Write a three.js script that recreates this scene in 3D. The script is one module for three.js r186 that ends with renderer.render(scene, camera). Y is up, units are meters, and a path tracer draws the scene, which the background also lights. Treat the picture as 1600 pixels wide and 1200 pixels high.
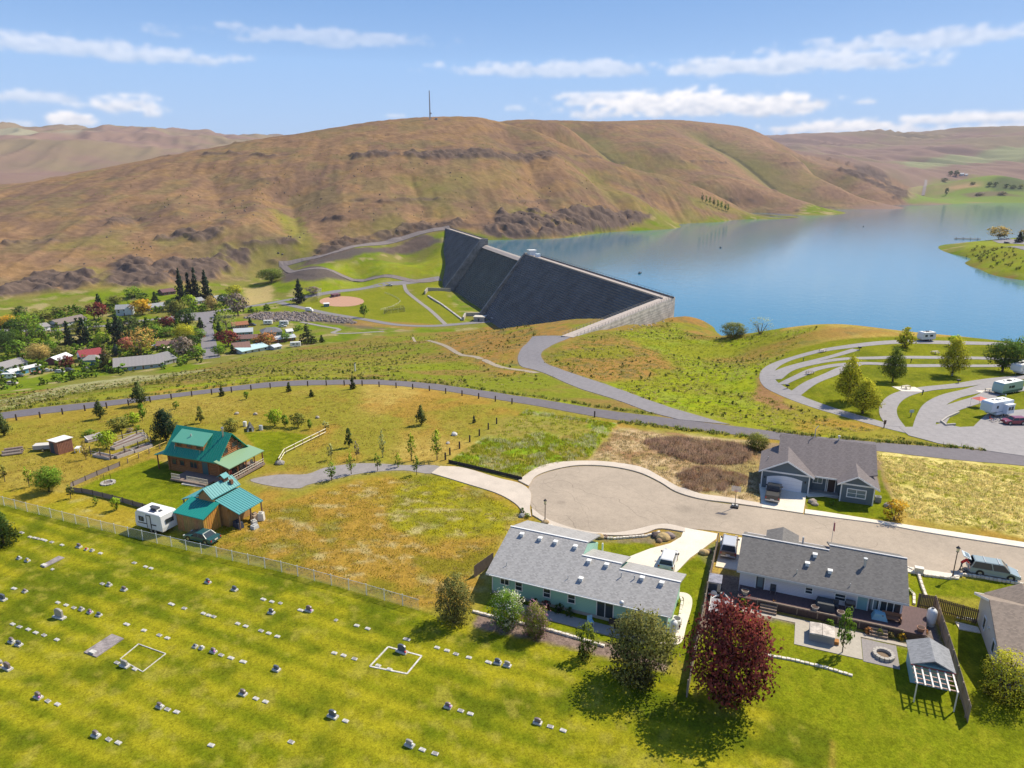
import * as THREE from 'three';
import { mergeGeometries } from 'three/addons/utils/BufferGeometryUtils.js';
import { FontLoader } from 'three/addons/loaders/FontLoader.js';
import { TextGeometry } from 'three/addons/geometries/TextGeometry.js';
const F = 1100,PITCH = 16.5 * Math.PI / 180,CAMY = 45;
const scene = new THREE.Scene();
const camera = new THREE.PerspectiveCamera(2 * Math.atan(600 / F) * 180 / Math.PI,4 / 3,0.5,40000);
camera.position.set(0,CAMY,0);
camera.rotation.x = -PITCH;
scene.add(camera);
const renderer = new THREE.WebGLRenderer({ antialias: true });
renderer.setSize(1024,768);
renderer.toneMapping = THREE.LinearToneMapping;
renderer.toneMappingExposure = 1.32;
renderer.shadowMap.enabled = true;
const sun = new THREE.DirectionalLight(new THREE.Color().setRGB(1.0,0.90,0.72),4.6);
const SUN = new THREE.Vector3(0.72,1.0,-0.48).normalize();
sun.position.copy(SUN).multiplyScalar(900).add(new THREE.Vector3(0,0,-250));
sun.target.position.set(0,0,-250);
sun.castShadow = true;
sun.shadow.mapSize.set(4096,4096);
Object.assign(sun.shadow.camera,{ left: -700,right: 700,top: 700,bottom: -700,near: 10,far: 2500 });
scene.add(sun,sun.target);
scene.fog = new THREE.FogExp2(new THREE.Color().setRGB(0.70,0.70,0.84),0.00005);
let seed = 12345;
function rnd() { seed = (seed * 1664525 + 1013904223) >>> 0; return seed / 4294967296; }
function reseed(n) { seed = n >>> 0; for (let i = 0; i < 4; i++) rnd(); }
const rr = (a,b) => a + (b - a) * rnd();
const PERM = new Uint8Array(512),PV = new Float32Array(512);
{ reseed(77); const p = [...Array(256).keys()]; for (let i = 255; i > 0; i--) { const j = Math.floor(rnd() * (i + 1)); [p[i],p[j]] = [p[j],p[i]]; }
for (let i = 0; i < 512; i++) { PERM[i] = p[i & 255]; PV[i] = rnd(); } for (let i = 0; i < 256; i++) PV[i + 256] = PV[i]; }
function noise(x,y) {
const xi = Math.floor(x),yi = Math.floor(y),fx = x - xi,fy = y - yi;
const u = fx * fx * fx * (fx * (fx * 6 - 15) + 10),v = fy * fy * fy * (fy * (fy * 6 - 15) + 10);
const X = xi & 255,Y = yi & 255,X1 = (X + 1) & 255,Y1 = (Y + 1) & 255;
const a = PV[PERM[PERM[X] + Y]],b = PV[PERM[PERM[X1] + Y]],c = PV[PERM[PERM[X] + Y1]],d = PV[PERM[PERM[X1] + Y1]];
return a + (b - a) * u + (c - a) * v + (a - b - c + d) * u * v;
}
function fbm(x,y,o = 4) { let s = 0,a = 0.5,t = 0; for (let i = 0; i < o; i++) { s += a * noise(x,y); t += a; a *= 0.5; const nx = x * 1.6 + y * 1.2 + 17.3; y = -x * 1.2 + y * 1.6 + 5.1; x = nx; } return s / t; }
const clamp = (v,a = 0,b = 1) => Math.min(b,Math.max(a,v));
const sstep = (a,b,v) => { const t = clamp((v - a) / (b - a)); return t * t * (3 - 2 * t); };
const lerp = (a,b,t) => a + (b - a) * t;
const PC = Math.cos(PITCH),PS = Math.sin(PITCH);
function rayDir(px,py) { const x = (px - 800) / F,y = -(py - 600) / F; return new THREE.Vector3(x,y * PC - PS,-y * PS - PC); }
{
const w = 2048,h = 1024,data = new Float32Array(w * h * 4);
const cl = (px,py,hw,hh,s) => { const d = rayDir(px,py); return [Math.atan2(d.x,-d.z) * 57.2958,Math.atan2(d.y,Math.hypot(d.x,d.z)) * 57.2958,hw * 0.052,hh * 0.052,s]; };
const clouds = [cl(1090,165,170,17,1.1),cl(1180,168,85,14,1.1),cl(960,158,110,12,0.7),cl(1320,200,85,10,1.1),cl(1340,202,40,7,.8),cl(1530,186,120,7,.9),cl(1520,203,110,6,.8),
cl(190,167,48,12,0.8),cl(112,188,24,9,1.1),cl(40,152,60,7,.5),cl(1350,160,18,4,.8),cl(235,178,14,4,.7),cl(920,181,30,5,.7),cl(620,182,12,3,.5),cl(805,170,14,4,.4),cl(20,193,20,4,.5),
cl(1250,100,160,14,.6),cl(880,110,140,12,.5),cl(500,60,160,12,.35),cl(150,80,160,12,.5),cl(1500,60,160,12,.5)];
reseed(5);
for (let i = 0; i < 34; i++) { const a = rr(50,310),e = rr(4,30); clouds.push([a > 180 ? a - 360 : a,e,rr(4,14),rr(0.8,2.2),rr(.4,1)]); }
for (let j = 0; j < h; j++) {
const el = (j + 0.5) / h * 180 - 90;
for (let i = 0; i < w; i++) {
const phi = ((i + 0.5) / w - 0.5) * Math.PI * 2,dx = Math.cos(phi),dz = Math.sin(phi);
const az = Math.atan2(dx,-dz) * 57.2958;
const t = clamp(el / 14),t2 = Math.pow(clamp((el - 8) / 50),.6);
let r = lerp(0.50,0.245,Math.pow(t,.8)),g = lerp(0.68,0.47,Math.pow(t,.8)),b = lerp(0.90,0.86,t);
r = lerp(r,0.055,t2); g = lerp(g,0.135,t2); b = lerp(b,0.36,t2);
const sd = Math.max(0,dx * Math.cos(el / 57.3) * SUN.x + Math.sin(el / 57.3) * SUN.y + dz * Math.cos(el / 57.3) * SUN.z);
const gl = Math.pow(sd,6) * 0.25; r += gl; g += gl; b += gl;
if (el < 0) { const k = clamp(-el / 8); r = lerp(r,.3,k); g = lerp(g,.3,k); b = lerp(b,.28,k); }
let cov = 0,lit = 0;
if (el > -2 && el < 40) {
const n = fbm(az * 0.55 + 40,el * 1.9,5),n2 = fbm(az * 1.7 + 9,el * 4.2 + 3,4);
for (const c of clouds) {
let da = az - c[0]; if (da > 180) da -= 360; if (da < -180) da += 360;
da /= c[2]; if (Math.abs(da) > 1.8) continue;
const de = (el - c[1]) / c[3]; if (Math.abs(de) > 2.4) continue;
const base = de < -0.2 ? (de + .2) * 1.6 - .2 : de;
const d = 1.15 - Math.sqrt(da * da + base * base) + (n - .5) * 1.5 + (n2 - .5) * .8;
const k = sstep(0,.55,d) * c[4];
if (k > cov) { cov = k; lit = clamp(.5 + de * .45 + (n2 - .5) * 1.4); }
}
cov = clamp(cov,0,.97);
const cr = lerp(0.60,1.05,lit),cg = lerp(0.66,1.02,lit),cb = lerp(0.78,1.02,lit);
r = lerp(r,cr,cov); g = lerp(g,cg,cov); b = lerp(b,cb,cov);
}
const o = (j * w + i) * 4,ex = .84; data[o] = r * ex; data[o + 1] = g * ex; data[o + 2] = b * ex; data[o + 3] = 1;
}
}
const sky = new THREE.DataTexture(data,w,h,THREE.RGBAFormat,THREE.FloatType);
sky.mapping = THREE.EquirectangularReflectionMapping; sky.magFilter = THREE.LinearFilter; sky.minFilter = THREE.LinearFilter; sky.needsUpdate = true;
scene.background = sky; scene.environment = sky;
}
const used = {};
function numbered(n) { const k = used[n] = (used[n] || 0) + 1; return k === 1 ? n : n + '_' + String(k - 1).padStart(3,'0'); }
function shade(o) { o.traverse(c => { if (c.isMesh) { c.castShadow = true; c.receiveShadow = true; } }); return o; }
function tag(o,label,category,group) { o.userData.label = label; if (category) o.userData.category = category; if (group) o.userData.group = group; return o; }
function thing(name,label,category,pos,turn = 0,group) {
const o = new THREE.Group(); o.name = numbered(name); scene.add(o);
if (pos) o.position.copy(pos); o.rotation.y = turn; return tag(o,label,category,group);
}
function struct(name,geo,mat) { const m = new THREE.Mesh(geo,mat); m.name = numbered(name); m.userData.kind = 'structure'; m.receiveShadow = true; m.castShadow = true; scene.add(m); return m; }
function part(name,geo,mat,parent,label) { const m = new THREE.Mesh(geo,mat); m.name = name; m.castShadow = m.receiveShadow = true; parent.add(m); if (label) m.userData.label = label; return m; }
function copyOf(o,pos,turn,label) { const c = o.clone(); c.name = numbered(o.name.replace(/_\d{3}$/,'')); c.userData = { ...o.userData }; if (label) c.userData.label = label; if (pos) c.position.copy(pos); if (turn !== undefined) c.rotation.y = turn; scene.add(c); return c; }
const V = (x,y,z) => new THREE.Vector3(x,y,z);
function PH(px,py,e = 0) { const d = rayDir(px,py),t = (e - CAMY) / d.y; return V(d.x * t,e,d.z * t); }
function PD(px,py,dist) { const d = rayDir(px,py),t = dist / Math.hypot(d.x,d.z); return V(d.x * t,CAMY + d.y * t,d.z * t); }
const WATER = -24;
const ctrl = [];
const ce = (px,py,e) => ctrl.push(PH(px,py,e));
const cd = (px,py,d) => ctrl.push(PD(px,py,d));
const cb = (px,py,e,extra,e2) => { const p = PH(px,py,e),l = Math.hypot(p.x,p.z),k = (l + extra) / l; ctrl.push(V(p.x * k,e2,p.z * k)); };
for (const py of [1190,1090,1000,920,850,800]) for (const px of [-150,150,450,750,1050,1350,1750]) ce(px,py,0);
for (const px of [-150,100,300,500,700,850,1000,1150,1300,1450,1700]) { ce(px,750,0); }
for (const px of [-100,150,350,550,750,900,1050]) { ce(px,705,-0.3); }
for (const px of [200,400,600,800]) { ce(px,660,-1.0); }
ctrl.push(V(0,0,30),V(-60,0,20),V(60,0,20),V(0,0,-10));
[[-150,690,-2],[0,652,-2],[130,632,-2.2],[250,615,-2.5],[350,605,-2.8],[450,599,-3],[600,601,-2.5],[750,621,-2],[850,636,-1.5],[1000,655,-1],[1150,674,-1.3],[1350,692,-1.6],[1500,706,-1.8],[1600,720,-2],[1750,738,-2]].forEach(a => ce(...a));
[[-150,655,-18],[0,634,-15],[100,619,-16],[200,605,-20],[350,586,-20],[500,572,-22],[600,562,-26],[700,560,-20],
[-150,635,-50],[0,614,-50],[100,600,-52],[200,590,-52],[300,575,-52],[350,562,-53],[460,545,-54],[540,530,-55],[620,521,-55],
[760,545,-20],[780,520,-31],[700,530,-36],[830,545,-12],[860,575,-9],[900,600,-6],[820,570,-12],[720,590,-7],[800,610,-4],
[870,503,-20],[820,512,-26],[893,527,-12.6],[930,512,-13.5],[955,500,-15]].forEach(a => ce(...a));
[[-300,560,-58],[-100,570,-57],[0,590,-57],[0,540,-57],[0,500,-57],[150,560,-57],[150,520,-57],[150,485,-57],[280,550,-57],[280,500,-57],[280,475,-56],[420,530,-57],[420,490,-57],[420,460,-56],[500,505,-57],[520,470,-57],[600,470,-57],[600,500,-57],[680,500,-57],[700,470,-57],[760,496,-57],[640,450,-56.5],[560,445,-55.5]].forEach(a => ce(...a));
for (const k of [.12,.3,.5,.7,.88]) for (const o of [-70,-38,20,60]) ctrl.push(V(77.8 - 145.8 * k + o,(o < 0 ? -57 : -58) + (k > .8 ? 15 : k < .2 ? 14 : 0),-340 - 465 * k - o * .31));
[[1100,450],[1300,430],[1480,405],[1200,390],[1350,345],[1500,330],[1000,400],[1450,470],[1250,480],[1580,480],[1150,500],[900,395],[1420,330],[1580,345],[1750,345],[1300,370],[1080,380]].forEach(([x,y]) => { const p = PH(x,y,WATER); p.y = -40; ctrl.push(p); });
[[1050,497,-21.5],[1000,508,-18],[960,516,-15],[1080,493,-20],[1105,515,-23],[1135,527,-24.5],[1000,540,-13],[1080,550,-15],[1150,560,-15],[1000,580,-9],[1100,600,-9],[1000,618,-4.5],[1180,610,-8],[1080,640,-3],
[1180,650,-4],[1210,519,-13],[1300,507,-7],[1400,517,-7],[1500,526,-7],[1620,538,-7],[1800,555,-7],[1250,540,-8],[1350,560,-5.5],[1500,555,-6.5],[1600,560,-6.5],[1250,600,-5],[1400,600,-5],[1600,600,-5],[1300,650,-4],[1450,650,-3.6],[1600,650,-3.6],[1750,650,-3.6],[1400,675,-3],[1560,690,-2.6],[1200,575,-8]].forEach(a => ce(...a));
cb(1135,527,-24.5,40,-36); cb(1210,519,-13,30,-34); cb(1300,507,-7,45,-32); cb(1400,517,-7,45,-32); cb(1500,526,-7,45,-32); cb(1620,538,-7,45,-32); cb(1105,515,-23,40,-36); cb(1800,555,-7,50,-32);
[[1508,408,-23.5],[1540,424,-24],[1600,438,-24],[1700,455,-24],[1540,400,-17.5],[1600,415,-16.5],[1530,387,-17],[1600,385,-15.5],[1700,390,-14],[1515,378,-20.5],[1514,393,-20],[1522,401,-19.5],[1530,410,-21],[1560,374,-18],[1620,372,-17]].forEach(a => ce(...a));
cb(1560,374,-18,70,-34); cb(1520,374,-22,60,-36); cb(1640,372,-17,90,-34); cb(1800,372,-17,120,-34);
[[-200,490,-52],[0,467,-50],[100,455,-48],[220,449,-48],[330,440,-49],[430,428,-49],[440,412,-41],[703,357,-12],[690,447,-56]].forEach(a => ce(...a));
[[510,398,750],[580,382,778],[640,369,797],[480,421,700],[520,424,690],[600,432,675],[660,440,655],[520,408,722],[600,396,742],[600,415,703],[680,398,738],[680,420,700],[690,378,770]].forEach(a => cd(...a));
[[800,374],[870,372],[920,366],[960,362],[1060,350],[1150,343],[1240,335],[1300,327],[1370,320],[1418,311],[1440,307],[1500,306],[1560,308],[1610,311],[1800,318]].forEach(([x,y]) => ce(x,y,WATER + .3));
[[-300,330,1230],[-300,430,800],[0,297,1230],[100,276,1260],[250,246,1290],[400,220,1310],[550,196,1330],[620,187,1330],[690,183,1330],[760,187,1335],[700,300,920],[700,270,985],[700,245,1060],[690,212,1180],[600,245,1060],[300,330,890],[300,285,1050],[0,390,840],[0,340,1000],[150,405,780],[150,335,940],[500,350,830],[500,285,1000],[450,240,1160],[420,370,790],[600,340,840],[230,405,770],[330,395,770],
[850,340,880],[850,290,985],[850,245,1090],[800,215,1230],[840,208,1310],[900,236,1290],[960,257,1275],[1050,279,1290],[1150,306,1320],[1000,310,1060],[1000,335,1000],[900,350,890],[1100,325,1190],[950,285,1130],
[1030,272,1520],[940,211,1760],[985,245,1640],[1130,304,1470],[1000,190,2300],[1060,188.5,2350],[1130,199,2350],[900,190,2050],[820,187.5,1750],[870,200,1600],[1000,215,1950],[1100,240,1800],[1150,280,1620],[1250,312,1560],[1090,268,1660],[1200,255,1900],[1320,316,1730],[1240,275,1850],
[1180,206,2450],[1240,241,2400],[1290,259,2330],[1350,273,2250],[1400,295,2250],[1300,290,1950],[1360,305,2000],[1270,262,2050],[1340,300,1900]].forEach(a => cd(...a));
const dip = (px,py,d,extra,drop) => { const p = PD(px,py,d),k = (d + extra) / d; ctrl.push(V(p.x * k,p.y - drop,p.z * k)); };
for (const [x,y,d] of [[870,222,1300],[930,246,1285],[1000,267,1280],[1060,282,1290],[1110,296,1305],[1160,310,1325]]) dip(x,y,d,120,42);
for (const [x,y,d] of [[1265,250,2370],[1320,266,2290],[1375,284,2250]]) dip(x,y,d,150,55);
for (const [x,y,d] of [[1285,270,2010],[1315,288,1930],[1345,303,1880]]) dip(x,y,d,80,24);
cd(700,215,1600); cd(400,250,1650); cd(0,315,1650); cd(900,262,1500); cd(250,275,1650); cd(1150,220,2900); cd(1300,280,2700); cd(1000,215,2900); cd(600,215,2000);
[[-400,215,4200],[0,196,4200],[60,193.5,4200],[200,199,4200],[300,206,4300],[410,215,4400],[520,230,4300],[0,222,3500],[150,222,3400],[300,238,3000],[150,226,2800],[0,262,2400],[100,272,2200],[0,275,2050],[200,250,2500],[-300,270,2300],[80,240,2600],
[1230,216,5500],[1300,211,5700],[1400,207.5,5800],[1500,206,5800],[1600,203,5800],[1900,200,5800],[1350,232,4700],[1450,246,4200],[1600,234,4400],[1500,262,3600],[1600,268,3500],[1380,255,3600],[1400,275,3000],[1450,290,2700],[1600,290,2700],[1500,302,2450],[1800,300,2500],[800,225,5500],[700,220,7500],[1000,230,4500],[1900,260,3800],[1700,285,2900]].forEach(a => cd(...a));
const far0 = ctrl.length;
for (let a = 60; a < 300; a += 20) for (const [d,e] of [[150,0],[600,-10],[2500,40],[6000,200]]) ctrl.push(V(Math.sin(a / 57.3) * d,e,-Math.cos(a / 57.3) * d));
for (const a of [-40,-20,0,20,40]) ctrl.push(V(Math.sin(a / 57.3) * 9500,250,-Math.cos(a / 57.3) * 9500));
const NC = ctrl.length,cx = new Float64Array(NC),cz = new Float64Array(NC),cc = new Float64Array(NC);
ctrl.forEach((p,i) => { cx[i] = p.x; cz[i] = p.z; cc[i] = Math.pow(Math.max(4,(Math.hypot(p.x,p.z) < 1000 ? .05 : .03) * Math.hypot(p.x,p.z)),2); });
const wgt = (() => {
const n = NC + 1,A = Array.from({ length: n },() => new Float64Array(n + 1));
for (let i = 0; i < NC; i++) { for (let j = 0; j < NC; j++) A[i][j] = Math.sqrt((cx[i] - cx[j]) ** 2 + (cz[i] - cz[j]) ** 2 + cc[j]); A[i][i] -= 0.02 * Math.sqrt(cc[i]); A[i][NC] = 1; A[NC][i] = 1; A[i][n] = ctrl[i].y; }
for (let k = 0; k < n; k++) {
let p = k; for (let i = k + 1; i < n; i++) if (Math.abs(A[i][k]) > Math.abs(A[p][k])) p = i;
[A[k],A[p]] = [A[p],A[k]]; const Ak = A[k];
for (let i = k + 1; i < n; i++) { const Ai = A[i],f = Ai[k] / Ak[k]; if (f) for (let j = k; j <= n; j++) Ai[j] -= f * Ak[j]; }
}
const x = new Float64Array(n);
for (let i = n - 1; i >= 0; i--) { let s = A[i][n]; for (let j = i + 1; j < n; j++) s -= A[i][j] * x[j]; x[i] = s / A[i][i]; }
return x;
})();
function baseH(x,z) { let s = wgt[NC]; for (let i = 0; i < NC; i++) { const a = x - cx[i],b = z - cz[i]; s += wgt[i] * Math.sqrt(a * a + b * b + cc[i]); } return s; }
const RINGS = []; { let d = 12; const st = [[60,.55],[150,.55],[420,1.5],[900,2.5],[1500,4.2],[2500,8],[4500,28],[6500,60],[11000,350]]; for (const [to,s] of st) while (d < to) { RINGS.push(d); d += s; } RINGS.push(d); }
const SPOKES = []; { for (let a = -48; a <= 48; a += 0.155) SPOKES.push(a); for (let a = 51; a < 309; a += 6) SPOKES.push(a); SPOKES.push(312); }
const NR = RINGS.length,NS = SPOKES.length,NF = SPOKES.findIndex(a => a > 48.1);
const GX = new Float32Array(NR * NS),GY = new Float32Array(NR * NS),GZ = new Float32Array(NR * NS);
const GB = new Float32Array(NR * NS);
const sinS = SPOKES.map(a => Math.sin(a / 57.29578)),cosS = SPOKES.map(a => Math.cos(a / 57.29578));
{
for (let i = 0; i < NR; i++) for (let j = 0; j < NS; j++) { const k = i * NS + j; GX[k] = sinS[j] * RINGS[i]; GZ[k] = -cosS[j] * RINGS[i]; }
const cI = i => i % 2 === 0 || i === NR - 1,cJ = j => j >= NF - 1 || j % 2 === 0;
for (let i = 0; i < NR; i++) if (cI(i)) for (let j = 0; j < NS; j++) if (cJ(j)) GB[i * NS + j] = baseH(GX[i * NS + j],GZ[i * NS + j]);
for (let i = 0; i < NR; i++) if (cI(i)) for (let j = 0; j < NS; j++) if (!cJ(j)) { const t = (SPOKES[j] - SPOKES[j - 1]) / (SPOKES[j + 1] - SPOKES[j - 1]); GB[i * NS + j] = lerp(GB[i * NS + j - 1],GB[i * NS + j + 1],t); }
for (let i = 0; i < NR; i++) if (!cI(i)) for (let j = 0; j < NS; j++) { const t = (RINGS[i] - RINGS[i - 1]) / (RINGS[i + 1] - RINGS[i - 1]); GB[i * NS + j] = lerp(GB[(i - 1) * NS + j],GB[(i + 1) * NS + j],t); }
GY.set(GB);
}
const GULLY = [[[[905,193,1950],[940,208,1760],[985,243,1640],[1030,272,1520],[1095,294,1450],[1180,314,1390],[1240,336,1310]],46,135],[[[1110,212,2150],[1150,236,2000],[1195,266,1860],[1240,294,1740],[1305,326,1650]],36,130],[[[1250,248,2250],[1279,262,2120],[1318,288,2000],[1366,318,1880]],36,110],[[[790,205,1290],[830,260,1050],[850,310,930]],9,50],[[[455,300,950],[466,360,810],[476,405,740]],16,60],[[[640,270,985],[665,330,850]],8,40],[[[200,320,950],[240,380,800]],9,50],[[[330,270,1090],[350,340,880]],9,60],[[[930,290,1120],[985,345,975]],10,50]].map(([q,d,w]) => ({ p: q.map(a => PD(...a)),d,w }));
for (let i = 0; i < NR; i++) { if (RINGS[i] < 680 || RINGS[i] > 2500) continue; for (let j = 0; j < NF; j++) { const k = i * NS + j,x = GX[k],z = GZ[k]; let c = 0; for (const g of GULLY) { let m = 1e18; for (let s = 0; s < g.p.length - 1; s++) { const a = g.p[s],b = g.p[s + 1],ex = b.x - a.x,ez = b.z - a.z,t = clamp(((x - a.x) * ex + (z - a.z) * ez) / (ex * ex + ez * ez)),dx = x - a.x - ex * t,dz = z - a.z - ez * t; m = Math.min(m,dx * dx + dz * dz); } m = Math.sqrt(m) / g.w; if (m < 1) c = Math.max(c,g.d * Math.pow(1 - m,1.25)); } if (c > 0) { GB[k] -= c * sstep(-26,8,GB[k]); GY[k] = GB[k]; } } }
function cell(x,z) {
const d = Math.hypot(x,z); let a = Math.atan2(x,-z) * 57.29578; if (a < -48) a += 360;
let i = 0,hi = NR - 1; while (hi - i > 1) { const m = (i + hi) >> 1; if (RINGS[m] <= d) i = m; else hi = m; }
let j = 0,hj = NS - 1; while (hj - j > 1) { const m = (j + hj) >> 1; if (SPOKES[m] <= a) j = m; else hj = m; }
return [i,j,(d - RINGS[i]) / (RINGS[i + 1] - RINGS[i]),(a - SPOKES[j]) / (SPOKES[j + 1] - SPOKES[j])];
}
function groundY(x,z) {
const [i,j,u0,v0] = cell(x,z),u = clamp(u0),v = clamp(v0),k = i * NS + j;
const a = GY[k],b = GY[k + 1],c = GY[k + NS],d = GY[k + NS + 1];
return a * (1 - u) * (1 - v) + b * (1 - u) * v + c * u * (1 - v) + d * u * v;
}
function P(px,py,up = 0) {
const d = rayDir(px,py),l = Math.hypot(d.x,d.z); let t0 = 20 / l,t = t0;
for (let n = 0; n < 900; n++) {
const y = CAMY + d.y * t - groundY(d.x * t,d.z * t);
if (y < 0) { let a = t0,b = t; for (let k = 0; k < 30; k++) { const m = (a + b) / 2; if (CAMY + d.y * m - groundY(d.x * m,d.z * m) > 0) a = m; else b = m; } t = b; break; }
t0 = t; t += Math.max(0.3,y * 0.35) / l; if (t * l > 9000) break;
}
const x = d.x * t,z = d.z * t; return V(x,groundY(x,z) + up,z);
}
const onGround = (x,z,up = 0) => V(x,groundY(x,z) + up,z);
const GC = new Float32Array(NR * NS * 3),GZN = new Uint8Array(NR * NS),GD = new Float32Array(NR * NS);
const ZONES = ['ground','cemetery_lawn','hillside','distant_hills','campground_lawn','meadow_slope','valley_floor','vacant_lot'];
const mix3 = (a,b,t) => [a[0] + (b[0] - a[0]) * t,a[1] + (b[1] - a[1]) * t,a[2] + (b[2] - a[2]) * t];
const K = { lawnA: [.135,.165,.006],lawnB: [.32,.29,.014],lawnC: [.08,.115,.005],straw: [.47,.36,.09],tan: [.39,.265,.06],orange: [.37,.215,.042],olive: [.235,.225,.022],pale: [.52,.44,.22],soil: [.30,.20,.12],
lush: [.20,.265,.008],lushB: [.275,.31,.012],sage: [.125,.135,.055],hillA: [.235,.142,.082],hillB: [.28,.175,.095],hillC: [.195,.124,.082],hillG: [.20,.165,.07],rock: [.11,.078,.062],rockB: [.18,.132,.105],gravel: [.24,.21,.20],gravelDark: [.12,.095,.095],white: [.55,.55,.46] };
const fTan = (x,z) => { const n = fbm(x / 14,z / 14,4),m = fbm(x / 2.2 + 90,z / 2.2,3),q = fbm(x / 34 + 7,z / 34 + 3,3); let c = mix3(K.tan,K.straw,sstep(.35,.75,m) * .6); c = mix3(c,K.olive,sstep(.42,.68,n * .6 + q * .5) * .85); return mix3(c,K.orange,sstep(.5,.75,fbm(x / 9 + 31,z / 9,3)) * .75); };
const fField = (x,z) => { const n = fbm(x / 11,z / 11,4),m = fbm(x / 1.7 + 50,z / 1.7,3),q = fbm(x / 5 + 11,z / 5,3); let c = mix3(K.olive,K.lawnB,sstep(.35,.7,m)); c = mix3(c,K.orange,sstep(.43,.62,n) * .85); c = mix3(c,K.pale,sstep(.62,.8,fbm(x / 2.6 + 3,z / 1.4 + 70,4)) * .65); return mix3(c,K.lawnA,sstep(.55,.75,q) * .6); };
const fCem = (x,z) => { const n = fbm(x / 6,z / 6,4),m = fbm(x / 1.3 + 20,z / 1.3 + 8,3),st = noise((z * .913 - x * .408) / 1.3 + 40,(x * .913 + z * .408) / 30),mow = Math.sin((z * .913 - x * .408) * 2.6) * .5 + .5; let c = mix3(K.lawnA,K.lawnB,sstep(.3,.78,n * .4 + m * .2 + st * .2 + mow * .2)); c = mix3(c,K.lawnC,sstep(.56,.78,fbm(x / 4 + 77,z / 4,3)) * .75); return mix3(c,[.30,.27,.04],sstep(.62,.8,m) * .6); };
const fLawn = (x,z) => { const n = fbm(x / 4.5,z / 4.5,3),m = fbm(x / .9,z / .9,2); return mix3(mix3([.125,.152,.005],[.17,.20,.007],sstep(.3,.7,n)),[.235,.24,.012],sstep(.5,.8,m) * .7); };
const fCamp = (x,z) => { const n = fbm(x / 8,z / 8,3),m = fbm(x / 1.6,z / 1.6,3); return mix3(mix3([.135,.16,.006],[.20,.215,.008],sstep(.3,.7,n)),[.26,.25,.02],sstep(.5,.8,m) * .5); };
const fLot = (x,z) => { const n = fbm(x / 3.4,z / 3.4,4),m = fbm(x / .9 + 5,z / .9,3); let c = mix3([.15,.25,.012],[.24,.33,.018],sstep(.3,.7,m)); c = mix3(c,[.42,.42,.20],sstep(.54,.72,fbm(x / 2.3 + 9,z / 2.3,4)) * .7); return mix3(c,[.30,.22,.06],sstep(.52,.66,n) * .85); };
const fDirt = (x,z) => { const n = fbm(x / 5,z / 5,4),m = fbm(x / .8,z / .8,3); let c = mix3([.44,.30,.155],[.56,.43,.25],m); c = mix3(c,[.33,.19,.095],sstep(.5,.75,n)); return mix3(c,[.30,.29,.07],sstep(.62,.8,fbm(x / 3 + 4,z / 3,3)) * .5); };
const fStraw = (x,z) => { const n = fbm(x / 5,z / 5,4),m = fbm(x / 1.0 + 8,z / .8,3); let c = mix3(K.olive,[.66,.55,.19],sstep(.28,.5,m)); return mix3(c,[.30,.30,.025],sstep(.52,.7,n) * .6); };
const fLush = (x,z) => { const n = fbm(x / 16,z / 16,4),m = fbm(x / 3,z / 3,3); let c = mix3(K.lush,K.lushB,sstep(.3,.7,m)); c = mix3(c,[.27,.30,.05],sstep(.52,.75,fbm(x / 6 + 60,z / 6,3)) * .6); return mix3(c,K.olive,sstep(.52,.72,n) * .6); };
const fKnoll = (x,z) => { const n = fbm(x / 15 + 8,z / 15,4),m = fbm(x / 2.4,z / 2.4,3); let c = mix3([.36,.185,.055],[.30,.20,.05],m); c = mix3(c,K.olive,sstep(.48,.7,n)); return mix3(c,K.sage,sstep(.6,.75,fbm(x / 4 + 9,z / 4,3)) * .6); };
const fSlope = (x,z) => { const n = fbm(x / 30,z / 18,4),m = fbm(x / 4,z / 4,3); let c = mix3([.20,.185,.030],[.25,.195,.042],m); c = mix3(c,[.19,.225,.016],sstep(.42,.66,n) * .85); return mix3(c,[.27,.165,.055],sstep(.55,.75,fbm(x / 20 + 3,z / 12 + 9,4)) * .8); };
const fTown = (x,z) => { const n = fbm(x / 18,z / 18,4),m = fbm(x / 5,z / 5,3); let c = mix3([.10,.15,.012],K.lush,m); c = mix3(c,[.22,.20,.05],sstep(.45,.65,n) * .8); return mix3(c,[.42,.33,.17],sstep(.66,.78,fbm(x / 12 + 6,z / 12,3)) * .7); };
const fBall = (x,z) => { const n = fbm(x / 14,z / 14,3),m = fbm(x / 3,z / 3,2); return mix3(mix3([.16,.19,.008],[.23,.24,.012],n),[.26,.25,.025],sstep(.5,.8,m) * .5); };
const fHill = (x,z) => {
const n = fbm(x / 90,z / 90,5),m = fbm(x / 14 + 30,z / 14,4),q = fbm(x / 34 + 8,z / 34 + 4,4),u = fbm((x - z * .25) / 11,(z + x * .25) / 90 + 8,4);
let c = mix3(K.hillA,K.hillB,sstep(.35,.7,m)); c = mix3(c,K.hillC,sstep(.46,.74,n * .75 + u * .25)); c = mix3(c,K.hillG,sstep(.5,.7,q) * .5);
c = mix3(c,[.31,.19,.075],sstep(.6,.75,fbm(x / 22 + 1,z / 22 + 66,3)) * .4);
c = mix3(c,[.34,.215,.155],sstep(250,700,x) * .4);
const gr = .78 + .44 * noise(x / 3.3 + 7,z / 3.3); return [c[0] * gr,c[1] * gr,c[2] * gr];
};
const fFar = (x,z) => { const n = fbm(x / 420,z / 420,5),m = fbm(x / 90,z / 90,4); let c = mix3([.25,.163,.14],[.29,.203,.15],m); return mix3(c,[.24,.25,.10],sstep(.52,.7,n) * .3); };
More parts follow.
